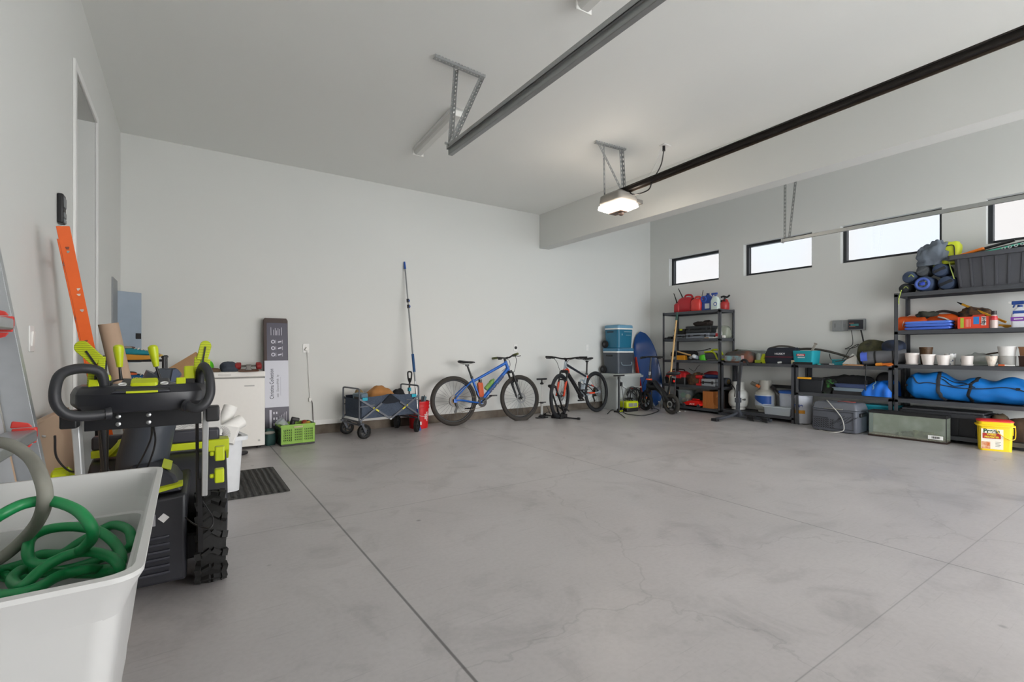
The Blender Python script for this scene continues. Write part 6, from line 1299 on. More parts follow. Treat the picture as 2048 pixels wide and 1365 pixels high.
# ---------------- first bench, below
def propane(label, px, z, xc, R, h, body, blue=False):
    t = thing('propane_tank', label, 'gas tank', at(px, z, xc), G, 'propane tanks under the bench'); k = h
    MB().lathe([(0, .03), (R * .5, .03), (R * .85, .05), (R, .10), (R, k * .52), (R * .93, k * .60), (R * .70, k * .68), (R * .3, k * .71), (0, k * .71)], n=30).build('body', body, t)
    MB().lathe([(R * .66, 0), (R * .68, .0), (R * .68, .05), (R * .64, .05)], n=30, cap=False).build('foot_ring', body, t)
    mb = MB(); n_ = 30
    for k2 in range(24):
        a0, a1 = [math.radians(-240 + (k2 + q) * 12.5) for q in (0, 1)]
        mb.rings([[mb.v((r_ * math.cos(a), r_ * math.sin(a), z_)) for r_, z_ in ((R * .60, h * .66), (R * .60, h * .97), (R * .56, h * .97), (R * .56, h * .66))] for a in (a0, a1)])
    mb.build('collar', body, t); MB().cyl((0, 0, h * .7), (0, 0, h * .86), .022, n=12).cyl((0, 0, h * .8), (.0, -.07, h * .8), .016, n=10).lathe([(0, h * .86), (.03, h * .86), (.03, h * .9), (0, h * .9)], n=10).build('valve', mat('#5a5a58', .4, .6), t)
    if blue:
        mb = MB(); lo, hi = .11, h * .53
        R2 = [[mb.v(((R + .002) * math.cos(math.radians(a)), (R + .002) * math.sin(math.radians(a)), z_)) for z_ in (lo, hi)] for a in range(-170, -9, 8)]
        for i in range(len(R2) - 1): mb.f([R2[i][0], R2[i + 1][0], R2[i + 1][1], R2[i][1]])
        mb.build('sleeve_label', mat('#bcc5d2', .4), t); mb = MB()
        R2 = [[mb.v(((R + .004) * math.cos(math.radians(a)), (R + .004) * math.sin(math.radians(a)), z_)) for z_ in (lo + .02 + .12 * abs(a + 75) / 90 if a < -75 else lo + .03, hi - .015)] for a in range(-150, -29, 6)]
        for i in range(len(R2) - 1): mb.f([R2[i][0], R2[i + 1][0], R2[i + 1][1], R2[i][1]])
        mb.build('blue_label', mat('#1f4f9c', .4), t)
    return t
PW = mat('#cfcfca', .4, var=.08, scale=5)
t = propane('plain white propane tank left under the bench', 1477, .105, 7.84, .158, .48, PW); MB().tube([(-.10, -.08, .40), (-.06, -.12, .42), (.02, -.14, .34), (.03, -.16, .22)], .009, 6).build('hose', BLACK, t); MB().lathe([(.0, 0), (.02, 0), (.014, .05), (0, .05)], (.15, -.06, .18), RX(90), 10).build('fitting', STEEL, t)
propane('grey propane tank with blue label right under the bench', 1531, .105, 7.87, .155, .53, mat('#b3b2aa', .4, var=.1, scale=5), True)
t = thing('torch_head', 'brass and orange torch head lying on the second tank', 'torch', at(1511, .545, 7.74), G, R=(0, math.radians(115), math.radians(-90))); MB().cyl((0, 0, -.07), (0, 0, .02), .032, n=16).build('burner', mat('#8a8478', .35, .7), t); MB().cyl((0, 0, .02), (0, 0, .07), .025, n=14).build('orange_grip', mat('#c96a2c', .5), t)
t = thing('storage_box', 'long translucent lidded box on the lower bench shelf', 'box', at(1557, .105, 7.655), G); w = .42; mb = MB(); tub(mb, w, .13, .115, .02, .92, .003, .01); mb.build('shell', clear('box_plastic', '#cdd3da', .5), t); MB().b2((-w / 2 - .008, -.07, .112), (w / 2 + .008, .07, .126)).build('lid', clear('lid_plastic', '#d9dfe6', .7), t, bev=.003); MB().box((.10, -.01, .03), (.12, .07, .04)).build('yellow_item', mat('#c9cc3a', .5), t)
def pail(label, px, z, xc, R, h, body, lid, group=None):
    t = thing('pail', label, 'bucket', at(px, z, xc), G, group); MB().lathe([(0, 0), (R * .88, 0), (R * .97, h * .9), (R, h * .9), (R, h), (0, h)], n=32).build('shell', body, t)
    if lid: MB().lathe([(R * 1.0, h - .01), (R * 1.06, h - .01), (R * 1.06, h + .02), (R * .9, h + .03), (0, h + .028)], n=32).build('lid', lid, t)
    return t
t = pail('white pail with blue lid beside the bench post', 1578, .0 + .105, 7.88, .14, .34, mat('#ccd2de', .4), mat('#2a63c0', .4))
t = pail('white pail with blue script and orange band behind the bench post', 1603, .012, 7.76, .15, .42, mat('#d5d8e2', .4), None); R_ = .148
for txt, z, s_, col, a in (('nice', .27, .075, '#2a4a9c', 8),): ar = math.radians(a); lettering(txt, t, (R_ * .96 * math.sin(ar), -R_ * .985 * math.cos(ar), z), s_, mat(col, .4), (PI / 2, 0, ar), bold=.003)
mb = MB(); R2 = [[mb.v((.1395 * math.sin(math.radians(a)), -.1395 * math.cos(math.radians(a)), z_)) for z_ in (.15, .20)] for a in range(-28, 48, 6)]
for i in range(len(R2) - 1): mb.f([R2[i][0], R2[i + 1][0], R2[i + 1][1], R2[i][1]])
mb.build('orange_band', mat('#e09a2a', .5), t)
t = thing('paint_gun', 'black angled tool leaning between the tank and white pail', 'tool', at(1561, .22, 7.80), G); MB().bar((-.13, 0, .30), (.07, 0, .13), .022, .03).bar((.03, 0, .17), (.055, 0, .0), .014).build('arm', BLACK, t); MB().box((-.11, 0, .29), (.08, .04, .05), RY(40)).build('head', BLACK, t, bev=.006)
o = MB().b2((-.36, -.012, 0), (.36, .012, .05)).build('black_batten', BLACK); o.location = (7.97, 4.05, .50); o.rotation_euler = (0, 0, PI / 2); tag(o, 'long black batten resting on items behind the propane tanks', 'batten')

# ---------------- second bench, on top
t = thing('fishing_pole_case', 'long dark curved pole lying across the bench behind the teal bag', 'pole', (0, 0, 0)); MB().tube([at(1585, LB + .22, 7.93), at(1620, LB + .235, 7.92), at(1660, LB + .19, 7.90), at(1712, LB + .085, 7.86)], .017, 8, 6).build('shaft', mat('#3d3833', .6), t); MB().tube([at(1585, LB + .22, 7.93), at(1600, LB + .23, 7.925)], .022, 8, 2).build('sleeve', mat('#57504a', .8), t)
t = thing('tool_box_small', 'small teal plastic box behind the white funnel', 'box', at(1680, LB, 7.76), G); MB().box((0, 0, .035), (.16, .12, .07)).build('body', mat('#167c88', .5), t, bev=.006); MB().box((0, 0, .075), (.17, .13, .014)).build('lid', mat('#1a8c98', .5), t, bev=.004)
t = thing('scraper', 'wide white drywall scraper leaning with a dark rod across it', 'scraper', at(1704, LB, 7.70), G); MB().prism([(-.12, .02), (.06, .02), (.065, .12), (.02, .17)], RX(100), .006).build('blade', mat('#d8d8d2', .6), t); MB().tube([(-.20, -.02, .05), (-.08, -.03, .08), (.04, -.035, .14)], .007, 6).build('rod', mat('#4a443e', .5), t)
t = thing('wood_strip', 'thin wooden strip lying along the bench front edge', 'strip', at(1706, LB, 7.63), G); MB().box((0, 0, .008), (.24, .045, .016)).build('strip', mat('#c08a55', .6), t, bev=.003)
t = thing('pliers', 'black and steel pliers lying right of the paint cup', 'pliers', at(1655, LB, 7.66), G, R=(0, 0, math.radians(-70))); MB().tube([(-.08, .02, .012), (-.02, .01, .014), (.02, 0, .014)], .009, 6).tube([(-.08, -.03, .012), (-.02, -.012, .014), (.02, 0, .014)], .009, 6).build('handles', BLACK, t); MB().bar((.02, 0, .014), (.08, 0, .012), .022, .014).build('jaws', STEEL, t)
t = thing('tape_roll', 'teal tape coil lying at the bench edge', 'tape', at(1640, LB, 7.64), G); MB().lathe([(.02, 0), (.04, 0), (.04, .02), (.02, .02)], n=20, cap=False).build('tape', mat('#2fa3a0', .5), t)
t = thing('sleeping_pad', 'rolled grey sleeping pad with blue lining on the bench', 'sleeping pad', (0, 0, 0)); a, b = at(1727, LB + .10, 7.71), at(1813, LB + .135, 7.80); M = axis_m(a, b - a); L = (b - a).length
pts = []
mb = MB(); prof = []
for k in range(90): th_ = k * .24; r_ = .02 + .075 * k / 90; prof.append((r_ * math.cos(th_), r_ * math.sin(th_)))
mb.m(mat('#66676b', .8)).lathe([(.088, .0), (.094, .01), (.095, L - .01), (.088, L)], M=M, n=26, cap=True); pad = mb.build('roll', None, t)
mb = MB(); sp = [M @ Vector((x, y, -.006)) for x, y in prof]; mb.tube(sp, .006, 6, 1); mb.build('spiral_edge', mat('#3f57b0', .8), t)
mb = MB(); mb.sheet(lambda u, v: M @ Vector(((.097 + .012 * math.sin(PI * u)) * math.cos(2.2 + 1.3 * u), (.097 + .012 * math.sin(PI * u)) * math.sin(2.2 + 1.3 * u), -.02 + .075 * v)), 8, 4, .004); mb.build('blue_lining', mat('#4a62c0', .8), t)
for u in (.30, .72): MB().torus(M @ Vector((0, 0, L * u)), .097, .004, (b - a), 30, 6, flat=3).build('strap', BLACK, t)
q = at(1733, LB + .02, 7.60); MB().tube([q, q + Vector((-.015, 0, -.06)), q + Vector((-.01, .01, -.26)), q + Vector((-.012, -.005, -.40))], .006, 6).box(q + Vector((-.014, -.0, -.24)), (.012, .03, .05)).build('strap_tail', BLACK, t)
t = lump('camouflage_pack', 'dark olive camouflage pack behind the grey sleeping pad', 'backpack', at(1747, LB, 7.92), (.11, .20, .20), pattern('camouflage', '#2b2b22', '#5d5b3e', 'noise', 9, .9), 0, amp=.08, freq=5, seed=2, flat=.8)
lump('stuff_sack', 'black and blue round stuff sack on the grey sleeping pad', 'stuff sack', at(1787, LB + .20, 7.82), (.10, .13, .10), pattern('sack_cloth', '#1b1d24', '#2c3b5a', 'noise', 6, .7), 0, amp=.06, freq=8, seed=6, e=.8)
t = thing('orange_clamp', 'orange hand clamp lying under the sleeping pad', 'clamp', at(1768, LB, 7.62), G); MB().cyl((-.09, 0, .022), (-.02, 0, .028), .022, n=12).build('body', mat('#d9882a', .5), t); MB().bar((-.02, 0, .025), (.09, 0, .035), .03, .03).tube([(.02, 0, .02), (.06, -.02, .012), (.10, 0, .03)], .011, 8).build('lever', mat('#c96a1e', .5), t)
MBk = MB().tube([at(1697, LB + .0, 7.9) + Vector((.1, 0, .50)), at(1705, 1.20, 8.0), at(1690, 1.13, 7.99), at(1712, 1.16, 7.98), at(1716, 1.20, 7.98), at(1700, 1.13, 7.98), at(1690, 1.02, 7.97), at(1676, .935, 7.95), at(1662, .98, 7.97), at(1659, 1.06, 8.0)], .005, 6, 7).build('looped_cable', BLACK); tag(MBk, 'thin looped black cord hanging from the grey wall boxes', 'cord')
# ---------------- second bench, middle shelf
t = thing('lidded_tote', 'black tote with yellow latched lid on the middle bench shelf', 'tote', at(1627, .49, 7.74), G); w = .37; mb = MB(); loft(mb, [(rrect(w * .86, .22, .02), 0), (rrect(w * .96, .25, .02), .19)]); mb.build('shell', mat('#22252a', .45), t); MB().b2((-w / 2, -.135, .185), (w / 2, .135, .215)).build('lid', BLACK, t, bev=.006); MB().b2((-w * .44, -.142, .195), (w * .08, -.12, .222)).build('yellow_latch', mat('#eda91c', .45), t, bev=.004)
lump('strap_pile', 'green and black pile of straps right of the black tote', 'straps', at(1659, .49, 7.72), (.09, .11, .12), pattern('strap_weave', '#1b1e1b', '#3f8f3c', 'noise', 12, .9, thr=(.55, .7)), 0, amp=.35, freq=14, seed=7)
lump('black_jacket', 'black crumpled jacket at the back of middle bench shelf', 'jacket', at(1700, .49, 7.88), (.11, .40, .17), mat('#1f2023', .95, bump=.2, scale=50), 0, amp=.18, freq=6, seed=9)
for k, (z, c_, lab) in enumerate(((.0, '#7c8b96', 'pale grey flat tray at the bottom of the small tray stack'), (.05, '#3c4a70', 'slate blue flat tray on top of the grey tray'))):
    t = thing('flat_tray', lab, 'tray', at(1700 + 4 * k, .49 + z + .055, 7.68), G + 2 * k, 'trays on the middle bench shelf'); mb = MB(); tub(mb, .38, .15, .045, .02, .95, .004, .01); mb.build('shell', mat(c_, .5), t); MB().b2((-.17, -.06, .004), (.17, .06, .012)).build('insert', CHAR, t)
o = MB().b2((-.19, -.07, 0), (.19, .07, .052)).build('flat_box', BLK2); o.location = at(1700, .492, 7.69); o.rotation_euler = (0, 0, PI / 2); tag(o, 'flat black box under the two trays', 'box')
TARP = mat('#156bd2', .38, var=.12, scale=12, bump=.1)
def tarp_fn(u, v):
    x = -.27 + .55 * u; h = .03 + .205 * (1 - (1 - u) ** 1.6) * (1 if u < .88 else 1 - (u - .88) * 1.2); a = PI * v
    fo = .007 * math.sin(u * 16 + v * 7 + 2 * noise.noise(Vector((u * 3, v * 3, 2)))) + .006 * math.sin(u * 31 - v * 9) + .014 * noise.noise(Vector((u * 6, v * 5, 1.3)))
    fo *= min(1, u * 5)
    return (x, -(.05 + .12 * min(1, u * 2.2) + fo) * math.copysign(abs(math.cos(a)) ** .8, math.cos(a)), max(.006, (h + fo) * math.sin(a) ** .7))
t = thing('blue_tarp', 'bunched bright blue tarpaulin on the middle bench shelf', 'tarp', at(1743, .492, 7.76), G); MB().sheet(tarp_fn, 44, 22, .008).build('sheet', TARP, t); MB().tube([Vector(tarp_fn(.62, .12 + .03 * k)) + Vector((.008 * math.sin(k), -.006, .004)) for k in range(12)], .011, 6, 3, flat=.4).build('rope_edge', mat('#a3c6c8', .7), t)
lump('black_helmet', 'round black cap behind the blue tarpaulin', 'cap', at(1772, .49, 7.93), (.07, .12, .17), BLACK, 0, amp=.03, seed=2, flat=.9)
# ---------------- under the second bench: cool box
p = onZ(1622, 856, 0); q = onZ(1690, 866, 0)
t = thing('cool_box', 'big dark grey electric cool box on the floor under the bench', 'cool box', (7.47, 2.95, 0), G); w, d, h = .60, .38, .40
yl, yr_ = onX(1622, 800, 7.27).y, onX(1712, 800, 7.27).y; w = yl - yr_; t.location = (7.29 + d / 2, (yl + yr_) / 2, 0)
CBX = mat('#585b63', .5, var=.04)
mb = MB(); loft(mb, [(rrect(w * .97, d * .97, .03), .012), (rrect(w, d, .03), .04), (rrect(w, d, .03), h * .76)]); mb.build('body', CBX, t, bev=.004)
mb = MB(); loft(mb, [(rrect(w, d, .03), h * .77), (rrect(w, d, .03), h * .80), (rrect(w * .92, d * .90, .03), h * .97), (rrect(w * .86, d * .84, .03), h)]); lid = mb.build('lid', mat('#62656d', .5), t, bev=.004)
for s_ in (-1, 1): MB().box((s_ * (w * .52), 0, h * .62), (.03, d * .6, .05)).build('side_handle', BLACK, t, bev=.008)
MB().tube([(-.11, -d * .50, h * .80), (-.09, -d * .53, h * .79), (.09, -d * .53, h * .79), (.11, -d * .50, h * .80)], .009, 8, 4).build('front_handle', mat('#8a8a86', .4, .5), t)
mb = MB()
for k in range(9):
    for j in range(5): mb.bar((-w * .44 + k * .028, -d / 2 - .002, .05 + j * .026), (-w * .44 + k * .028 + .02, -d / 2 - .002, .066 + j * .026), .008, .004, up=(0, 1, 0))
vg = mb.build('vent_grille', BLACK, t); vg['kind'] = 'stuff'
mb = MB().tube([(-w * .46, -d / 2 - .002, h * .70), (w * .44, -d / 2 - .002, h * .70), (w * .44, -d / 2 - .002, .05), (-w * .10, -d / 2 - .002, .05), (-w * .10, -d / 2 - .002, h * .43), (-w * .12, -d / 2 - .002, h * .47), (-w * .46, -d / 2 - .002, h * .48)], .006, 6, 1)
for k in range(6): x = .0 + k * .038; mb.bar((x - .03, -d / 2 - .001, .10 + .018 * (k % 3)), (x + .10, -d / 2 - .001, .22 + .012 * (k % 2)), .006, .006, up=(0, 1, 0))
mb.build('front_ribs', mat('#3a3d43', .5), t)
cb = [Vector((-.06, -d / 2 - .0, h + .012)), Vector((-.10, -.14, h + .02)), Vector((-.02, -d / 2 - .02, h - .03)), Vector((.10, -d / 2 - .02, h * .55)), Vector((.14, -d / 2 - .03, h * .22)), Vector((.12, -d / 2 - .05, .03)), Vector((.0, -d / 2 - .09, .008)), Vector((-.16, -d / 2 - .03, .008))]
MB().tube(cb, .006, 6, 6).build('power_lead', mat('#b9b7b0', .5), t); MB().tube([(.0, -.06, h + .01), (.08, -.09, h + .02), (.16, -.05, h + .012), (.2, -.02, h + .012)], .006, 6).build('red_lead', mat('#8a3a34', .5), t)
t = thing('teal_sled', 'teal flat plastic item behind the cool box and fish tank', 'tray', at(1757, .16, 7.62), G); t.location = (7.81, t.location.y, 0); mb = MB(); tub(mb, .36, .22, .36, .03, .9, .004, .015); mb.build('shell', mat('#1a93a8', .45), t); MB().b2((-.18, -.115, .36), (.18, .115, .375)).build('lid', mat('#2aa3b6', .45), t)
# ---------------- grey wall boxes
p0, p1 = onX(1667, 640, XR), onX(1733, 663, XR); yc = (p0.y + p1.y) / 2; zc = (onX(1700, 639, XR).z + onX(1700, 662, XR).z) / 2; w = p0.y - p1.y
t = thing('irrigation_controller', 'grey wall mounted controller box with its cover open', 'control box', (XR, yc, zc), G)
hh = .16; MB().b2((.02 * 0, -.075, -hh / 2), (w / 2, -.005, hh / 2)).build('housing', mat('#7d8082', .5), t, bev=.006); MB().b2((.012, -.078, -hh / 2 + .015), (w / 2 - .012, -.06, hh / 2 - .015)).build('dark_cavity', mat('#2b2c33', .6), t)
MB().b2((-w / 2, -.045, -hh / 2 - .004), (-.004, -.02, hh / 2 - .006)).build('open_cover', mat('#8a8d8e', .5), t, bev=.006); MB().b2((-w * .22, -.048, -hh / 2), (-w * .21, -.02, hh / 2 - .01)).b2((-w * .44, -.05, -.03), (-w * .38, -.04, .03)).b2((-w * .14, -.05, -.03), (-w * .09, -.04, .02)).build('cover_relief', mat('#75787a', .5), t, bev=.003)
MB().b2((w * .1, -.082, -.02), (w * .34, -.074, .012)).build('circuit_strip', mat('#3f7a7c', .5), t); MB().b2((w * .06, -.082, -.03), (w * .24, -.076, -.022)).b2((w * .06, -.082, .018), (w * .2, -.076, .024)).build('wire_bundle', mat('#b2624a', .5), t)
MB().tube([(w * .38, -.05, -hh / 2), (w * .42, -.05, -hh / 2 - .08), (w * .46, -.04, -hh / 2 - .20)], .010, 8).build('conduit', BLACK, t)

# ---------------- right rack: top shelf rolls, tote
TX = 7.72
ROLLN = mat('#3a4862', .8, var=.15, scale=15, bump=.15); ROLLG = mat('#6b7480', .8, bump=.15, scale=60)
def stuff_roll(label, px, z, r, L, mt, xc=7.80, e=.6, yaw=0, cap=None, seed=1):
    t = thing('camp_roll', label, 'stuff sack', at(px, z, xc), G + yaw, 'rolled sacks on the right rack')
    mb = MB(); rows = []
    for y, k in ((-L / 2 - .015, .35), (-L / 2, .85), (-L / 2 + .03, 1), (0, 1.03), (L / 2 - .03, 1), (L / 2, .85), (L / 2 + .015, .3)):
        rows.append([(r * k * math.cos(a) * (1 + .05 * noise.noise(Vector((math.cos(a) * 2, math.sin(a) * 2, y * 9 + seed)))), y, r + r * k * math.sin(a) * (1 + .05 * noise.noise(Vector((math.cos(a) * 2 + 5, math.sin(a) * 2, y * 9 + seed))))) for a in [2 * PI * j / 20 for j in range(20)]])
    loft(mb, rows); mb.build('sack', mt, t)
    if cap: MB().box((0, -L / 2 - .012, r), (r * 1.5, .012, r * .42), RY(-24)).build('webbing', mat(cap, .7), t, bev=.004)
    else: MB().tube([(0, -L / 2 - .012, r), (r * .4, -L / 2 - .025, r * 1.3), (r * .7, -L / 2 - .01, r * .9)], .006, 6).build('drawcord', mat('#9aa65a', .7), t)
    return t
z0 = LR[0] + .003
stuff_roll('black stuff sack with lime cords at the left end of the top', 1815, z0, .065, .24, mat('#2c2e33', .8, bump=.15, scale=60), seed=3)
t = stuff_roll('blue ringed sleeping mat roll, middle of the bottom row', 1854, z0, .098, .30, ROLLN, seed=5)
MB().torus((0, -.168, .098), .062, .017, (0, 1, 0), 28, 8).build('mat_ring', mat('#4a62b0', .7), t); MB().ell((0, -.165, .098), (.047, .012, .047), None, 18, .8, .35, 60, 3).build('mat_core', mat('#4c5560', .8), t); MB().ell((.0, -.172, .098), (.03, .012, .026), None, 16, .8, .4, 90, 5).build('mat_inner', mat('#2f49b8', .7), t)
stuff_roll('navy roll with black strap, right of the bottom row', 1899, z0, .088, .26, ROLLN, cap='#22262c', seed=8)
stuff_roll('navy roll at left resting on the black and ringed rolls', 1825, z0 + .125, .078, .26, ROLLN, seed=11)
stuff_roll('dark grey sack with flat end in the second row', 1851, z0 + .195, .072, .24, mat('#474b50', .8, bump=.15, scale=60), seed=14, cap='#4d5156')
stuff_roll('navy roll with black strap under the lime dry bag', 1886, z0 + .172, .082, .26, ROLLN, cap='#2a2c30', seed=17)
lump('grey_jacket', 'crumpled grey jacket heaped on top of the navy rolls', 'jacket', at(1868, z0 + .325, 7.78), (.13, .15, .185), ROLLG, 0, n=56, e=.8, amp=.34, freq=9, seed=23, flat=.6)
t = thing('dry_bag', 'lime yellow dry bag with black seams above the navy rolls', 'bag', at(1903, z0 + .325, 7.80), G)
mb = MB(); mb.ell((0, 0, .12), (.09, .08, .16), None, 24, .55, .16, 9, 3, .75); mb.build('body', mat('#c9d42a', .5), t); MB().tube([(-.07, -.05, .20), (-.02, -.085, .22), (.04, -.08, .21), (.05, -.085, .08)], .006, 6).build('seam', BLACK, t)
MB().tube([(.0, -.09, .02), (.02, -.12, -.06), (.05, -.14, -.16), (.06, -.15, -.20)], .006, 6).build('cord', mat('#b9c86a', .6), t); MB().box((-.10, -.02, -.02), (.12, .10, .05), RY(25)).build('folded_flap', mat('#b5bf24', .5), t, bev=.012)
MBk = MB().tube([at(1803, z0 + .04, 7.60), at(1800, z0 - .02, 7.585), at(1797, z0 - .10, 7.58), at(1798, z0 - .14, 7.58)], .005, 6).build('lime_cord', mat('#b3c25a', .6)); tag(MBk, 'thin lime cord hanging over the left end of the top shelf', 'cord')
y0 = onX(1906, 560, 7.62).y
def ribbed_tote(name, label, yl, yr, z, xf, d, h, mt, lid=None, nrib=7, openm=True):
    w = yl - yr; t = thing(name, label, 'tote', (xf + d / 2, (yl + yr) / 2, z), G); mb = MB(); tub(mb, w, d, h, .04, .90, .005, .05); mb.build('shell', mt, t)
    mb = MB()
    for k in range(nrib):
        x = -w * .44 + w * .88 * k / (nrib - 1); mb.bar((x * .92, -d * .455 - .002, .02), (x, -d * .496 - .004, h - .05), .018, .014, up=(0, 1, 0))
    mb.build('ribs', mt, t)
    if lid: MB().b2((-w / 2 - .02, -d / 2 - .02, h), (w / 2 + .02, d / 2 + .02, h + .025)).build('lid', lid, t, bev=.006)
    return t
GT = mat('#4c4d53', .5, var=.05)
ribbed_tote('ribbed_tote', 'big dark grey ribbed open tote on the right rack top', y0, y0 - .74, z0, 7.63, .36, .40, GT)
YT = (y0 - .37)
t = thing('body_board', 'black and teal board with white pattern lying in the open tote', 'board', (7.80, YT - .06, z0 + .40), G, R=(0, math.radians(-9), math.radians(-90)))
mb = MB(); loft(mb, [([(x * k, y * k) for x, y in rrect(.78, .30, .14, 6)], zz) for k, zz in ((.96, .0), (1, .014), (1, .036), (.96, .05))]); mb.build('foam', mat('#2f3236', .6), t, bev=.004); mb = MB(); mb.b2((-.30, -.154, .018), (.34, -.146, .036)); mb.build('teal_edge', mat('#57c2a4', .5), t, bev=.003); mb = MB()
for k in range(5): mb.torus((.0 + k * .05, -.158, .018), .013, .004, (0, 1, 0), 12, 5)
mb.build('white_pattern', mat('#c9cfd0', .6), t)
t = thing('snorkel_set', 'orange plastic paddle blade poking out of the tote left end', 'paddle', (7.72, y0 - .12, z0 + .39), G, R=(0, math.radians(-14), math.radians(-90))); MB().box((.0, 0, .03), (.30, .10, .03)).build('blade', mat('#e0761c', .5), t, bev=.012); MB().cyl((.15, 0, .03), (.40, 0, .02), .016, n=10).build('shaft', BLACK, t)
o = MB().b2((-.30, -.15, 0), (.30, .15, .25)).build('packed_gear', mat('#25272b', .9)); o.location = (7.82, YT, z0 + .008); o.rotation_euler = (0, 0, PI / 2); tag(o, 'dark packed gear filling the open tote', 'gear')
# ---------------- right rack: second shelf
z1 = LR[1] + .003
t = thing('life_vest', 'bright orange life vest with pale webbing on the second shelf', 'life vest', at(1858, z1, 7.89), G)
mb = MB(); mb.ell((-.16, 0, .08), (.17, .13, .11), None, 26, .6, .10, 7, 3, .72); mb.ell((.15, .03, .09), (.20, .12, .11), None, 26, .6, .10, 7, 9, .8); mb.build('foam', mat('#ea5c14', .6), t)
MB().tube([(-.24, -.10, .02), (-.23, -.12, .10), (-.19, -.06, .19), (-.10, .0, .20)], .018, 6, 5, flat=.35).tube([(.12, -.09, .16), (.18, -.10, .14), (.24, -.08, .10)], .03, 6, 5, flat=.4).build('webbing', mat('#d9d0c4', .7), t)
MB().tube([(-.02, -.05, .15), (.06, -.06, .21), (.16, -.04, .235), (.30, -.05, .19)], .016, 8).build('black_strap', mat('#2c2420', .7), t)
lump('dark_glove', 'dark olive work glove lying on the orange vest', 'glove', at(1851, z1 + .165, 7.70), (.06, .10, .045), mat('#33342b', .9), 0, amp=.35, freq=14, seed=2)
t = thing('folded_tarp', 'folded blue plastic tarp at front of the second shelf', 'tarp', at(1858, z1, 7.68), G)
def fold(zb, zt_, sd):
    mb = MB(); loft(mb, [[(x * k + .01 * noise.noise(Vector((x * 20, y * 20, sd))), y * k, zz + .006 * noise.noise(Vector((x * 12, y * 12, sd + zz * 9)))) for x, y in rrect(.46, .17, .03, 5)] for zz, k in ((zb, .94), (zb + .008, 1), (zt_ - .008, 1), (zt_, .95))]); return mb
for k in range(3): fold(.004 + k * .036, .036 + k * .036, k).build('fold', mat(('#3f62c4', '#4a6fd0', '#5279d6')[k], .45), t)
t = thing('bag_box', 'orange-red carton of rubbish bags with white brand lettering', 'box', at(1949, z1, 7.68), G); w = pw(1918, 1981, 7.62); MB().b2((-w / 2, -.07, 0), (w / 2, .07, .14)).build('carton', mat('#e2492e', .5), t, bev=.003)
y = -.0712; MB().b2((-w * .40, y, .012), (-w * .29, y + .002, .128)).build('green_panel', mat('#a9b93a', .5), t); MB().b2((w * .02, y, .05), (w * .20, y + .002, .135)).build('blue_panel', mat('#2f7ec8', .5), t); MB().b2((w * .27, y, .035), (w * .42, y + .002, .135)).build('white_panel', mat('#e6dcd8', .5), t); lettering('Hefty', t, (w * .345, y - .001, .085), .05, mat('#2a2530', .5), (PI / 2, PI / 2, 0), sx=.8, bold=.0015)
for k in range(4): MB().b2((-w * .22 + k * .012, y, .02), (-w * .205 + k * .012, y + .002, .11)).build('text_line', mat('#f0b7a6', .5), t)
MB().prism([(-w * .1, 0), (w * .3, 0), (w * .34, .03), (-w * .05, .02)], Matrix.Translation((0, 0, .14)) @ RX(70), .003).build('open_flap', mat('#d8452c', .6), t)
lump('black_mesh', 'black and orange mesh bundle behind the orange carton', 'bundle', at(1948, z1, 7.86), (.09, .16, .17), pattern('mesh_cloth', '#26211f', '#6b4a30', 'noise', 20, .9), 0, amp=.2, seed=44)
t = thing('spray_bottle_small', 'small red topped bottle right of the orange carton', 'bottle', at(1988, z1, 7.62), G); MB().lathe([(0, 0), (.032, 0), (.033, .10), (.026, .135), (.022, .15), (0, .15)], n=20).build('body', mat('#c9b6b0', .35), t); MB().lathe([(.0335, .09), (.034, .09), (.029, .137), (.028, .137)], n=20, cap=False).build('red_shoulder', mat('#c42a30', .4), t); MB().cyl((0, 0, .15), (0, 0, .195), .024, n=16).build('cap', mat('#2a2224', .5), t)
t = thing('pry_clamp', 'long yellow bar clamp slanting over the second shelf items', 'clamp', (0, 0, 0)); a, b = at(1924, z1 + .31, 7.86), at(2012, z1 + .065, 7.74); MB().bar(a, b, .02, .024).build('bar', mat('#dfa21c', .45), t, bev=.004); d_ = (b - a).normalized(); MB().cyl(a - d_ * .06, a, .003, .013, n=10).build('tip', BLACK, t); MB().bar(b + Vector((0, .06, -.03)), b + Vector((0, -.06, -.045)), .022, .022).tube([b + Vector((0, .04, -.03)), b + Vector((0, .0, -.055)), b + Vector((0, -.04, -.045))], .009, 6).build('handle', mat('#dfa21c', .45), t)
t = thing('cleaner_bottle', 'white trigger bottle with purple label at the right edge', 'bottle', at(2040, z1, 7.66), G); w = .13
mb = MB(); loft(mb, [(rrect(.13, .08, .025), 0), (rrect(.135, .085, .025), .14), (rrect(.10, .065, .02), .19), (rrect(.045, .045, .02), .225)]); mb.build('body', mat('#d9dbe2', .3), t); MB().b2((-.066, -.0445, .07), (.066, -.04, .115)).build('purple_label', mat('#7a3c9c', .5), t); MB().b2((-.05, -.04, .145), (.05, -.034, .185)).build('blue_label', mat('#2c4d96', .5), t); MB().b2((-.04, -.046, .088), (.03, -.043, .098)).build('white_line', WHITE, t)
mb = MB().cyl((0, 0, .22), (0, 0, .25), .022, n=14).box((-.015, 0, .275), (.10, .03, .04)).box((-.045, 0, .245), (.014, .02, .05), RY(20)); mb.build('trigger', mat('#24478f', .4), t, bev=.006); MB().box((-.075, 0, .28), (.03, .024, .024)).build('nozzle', WHITE, t, bev=.003)
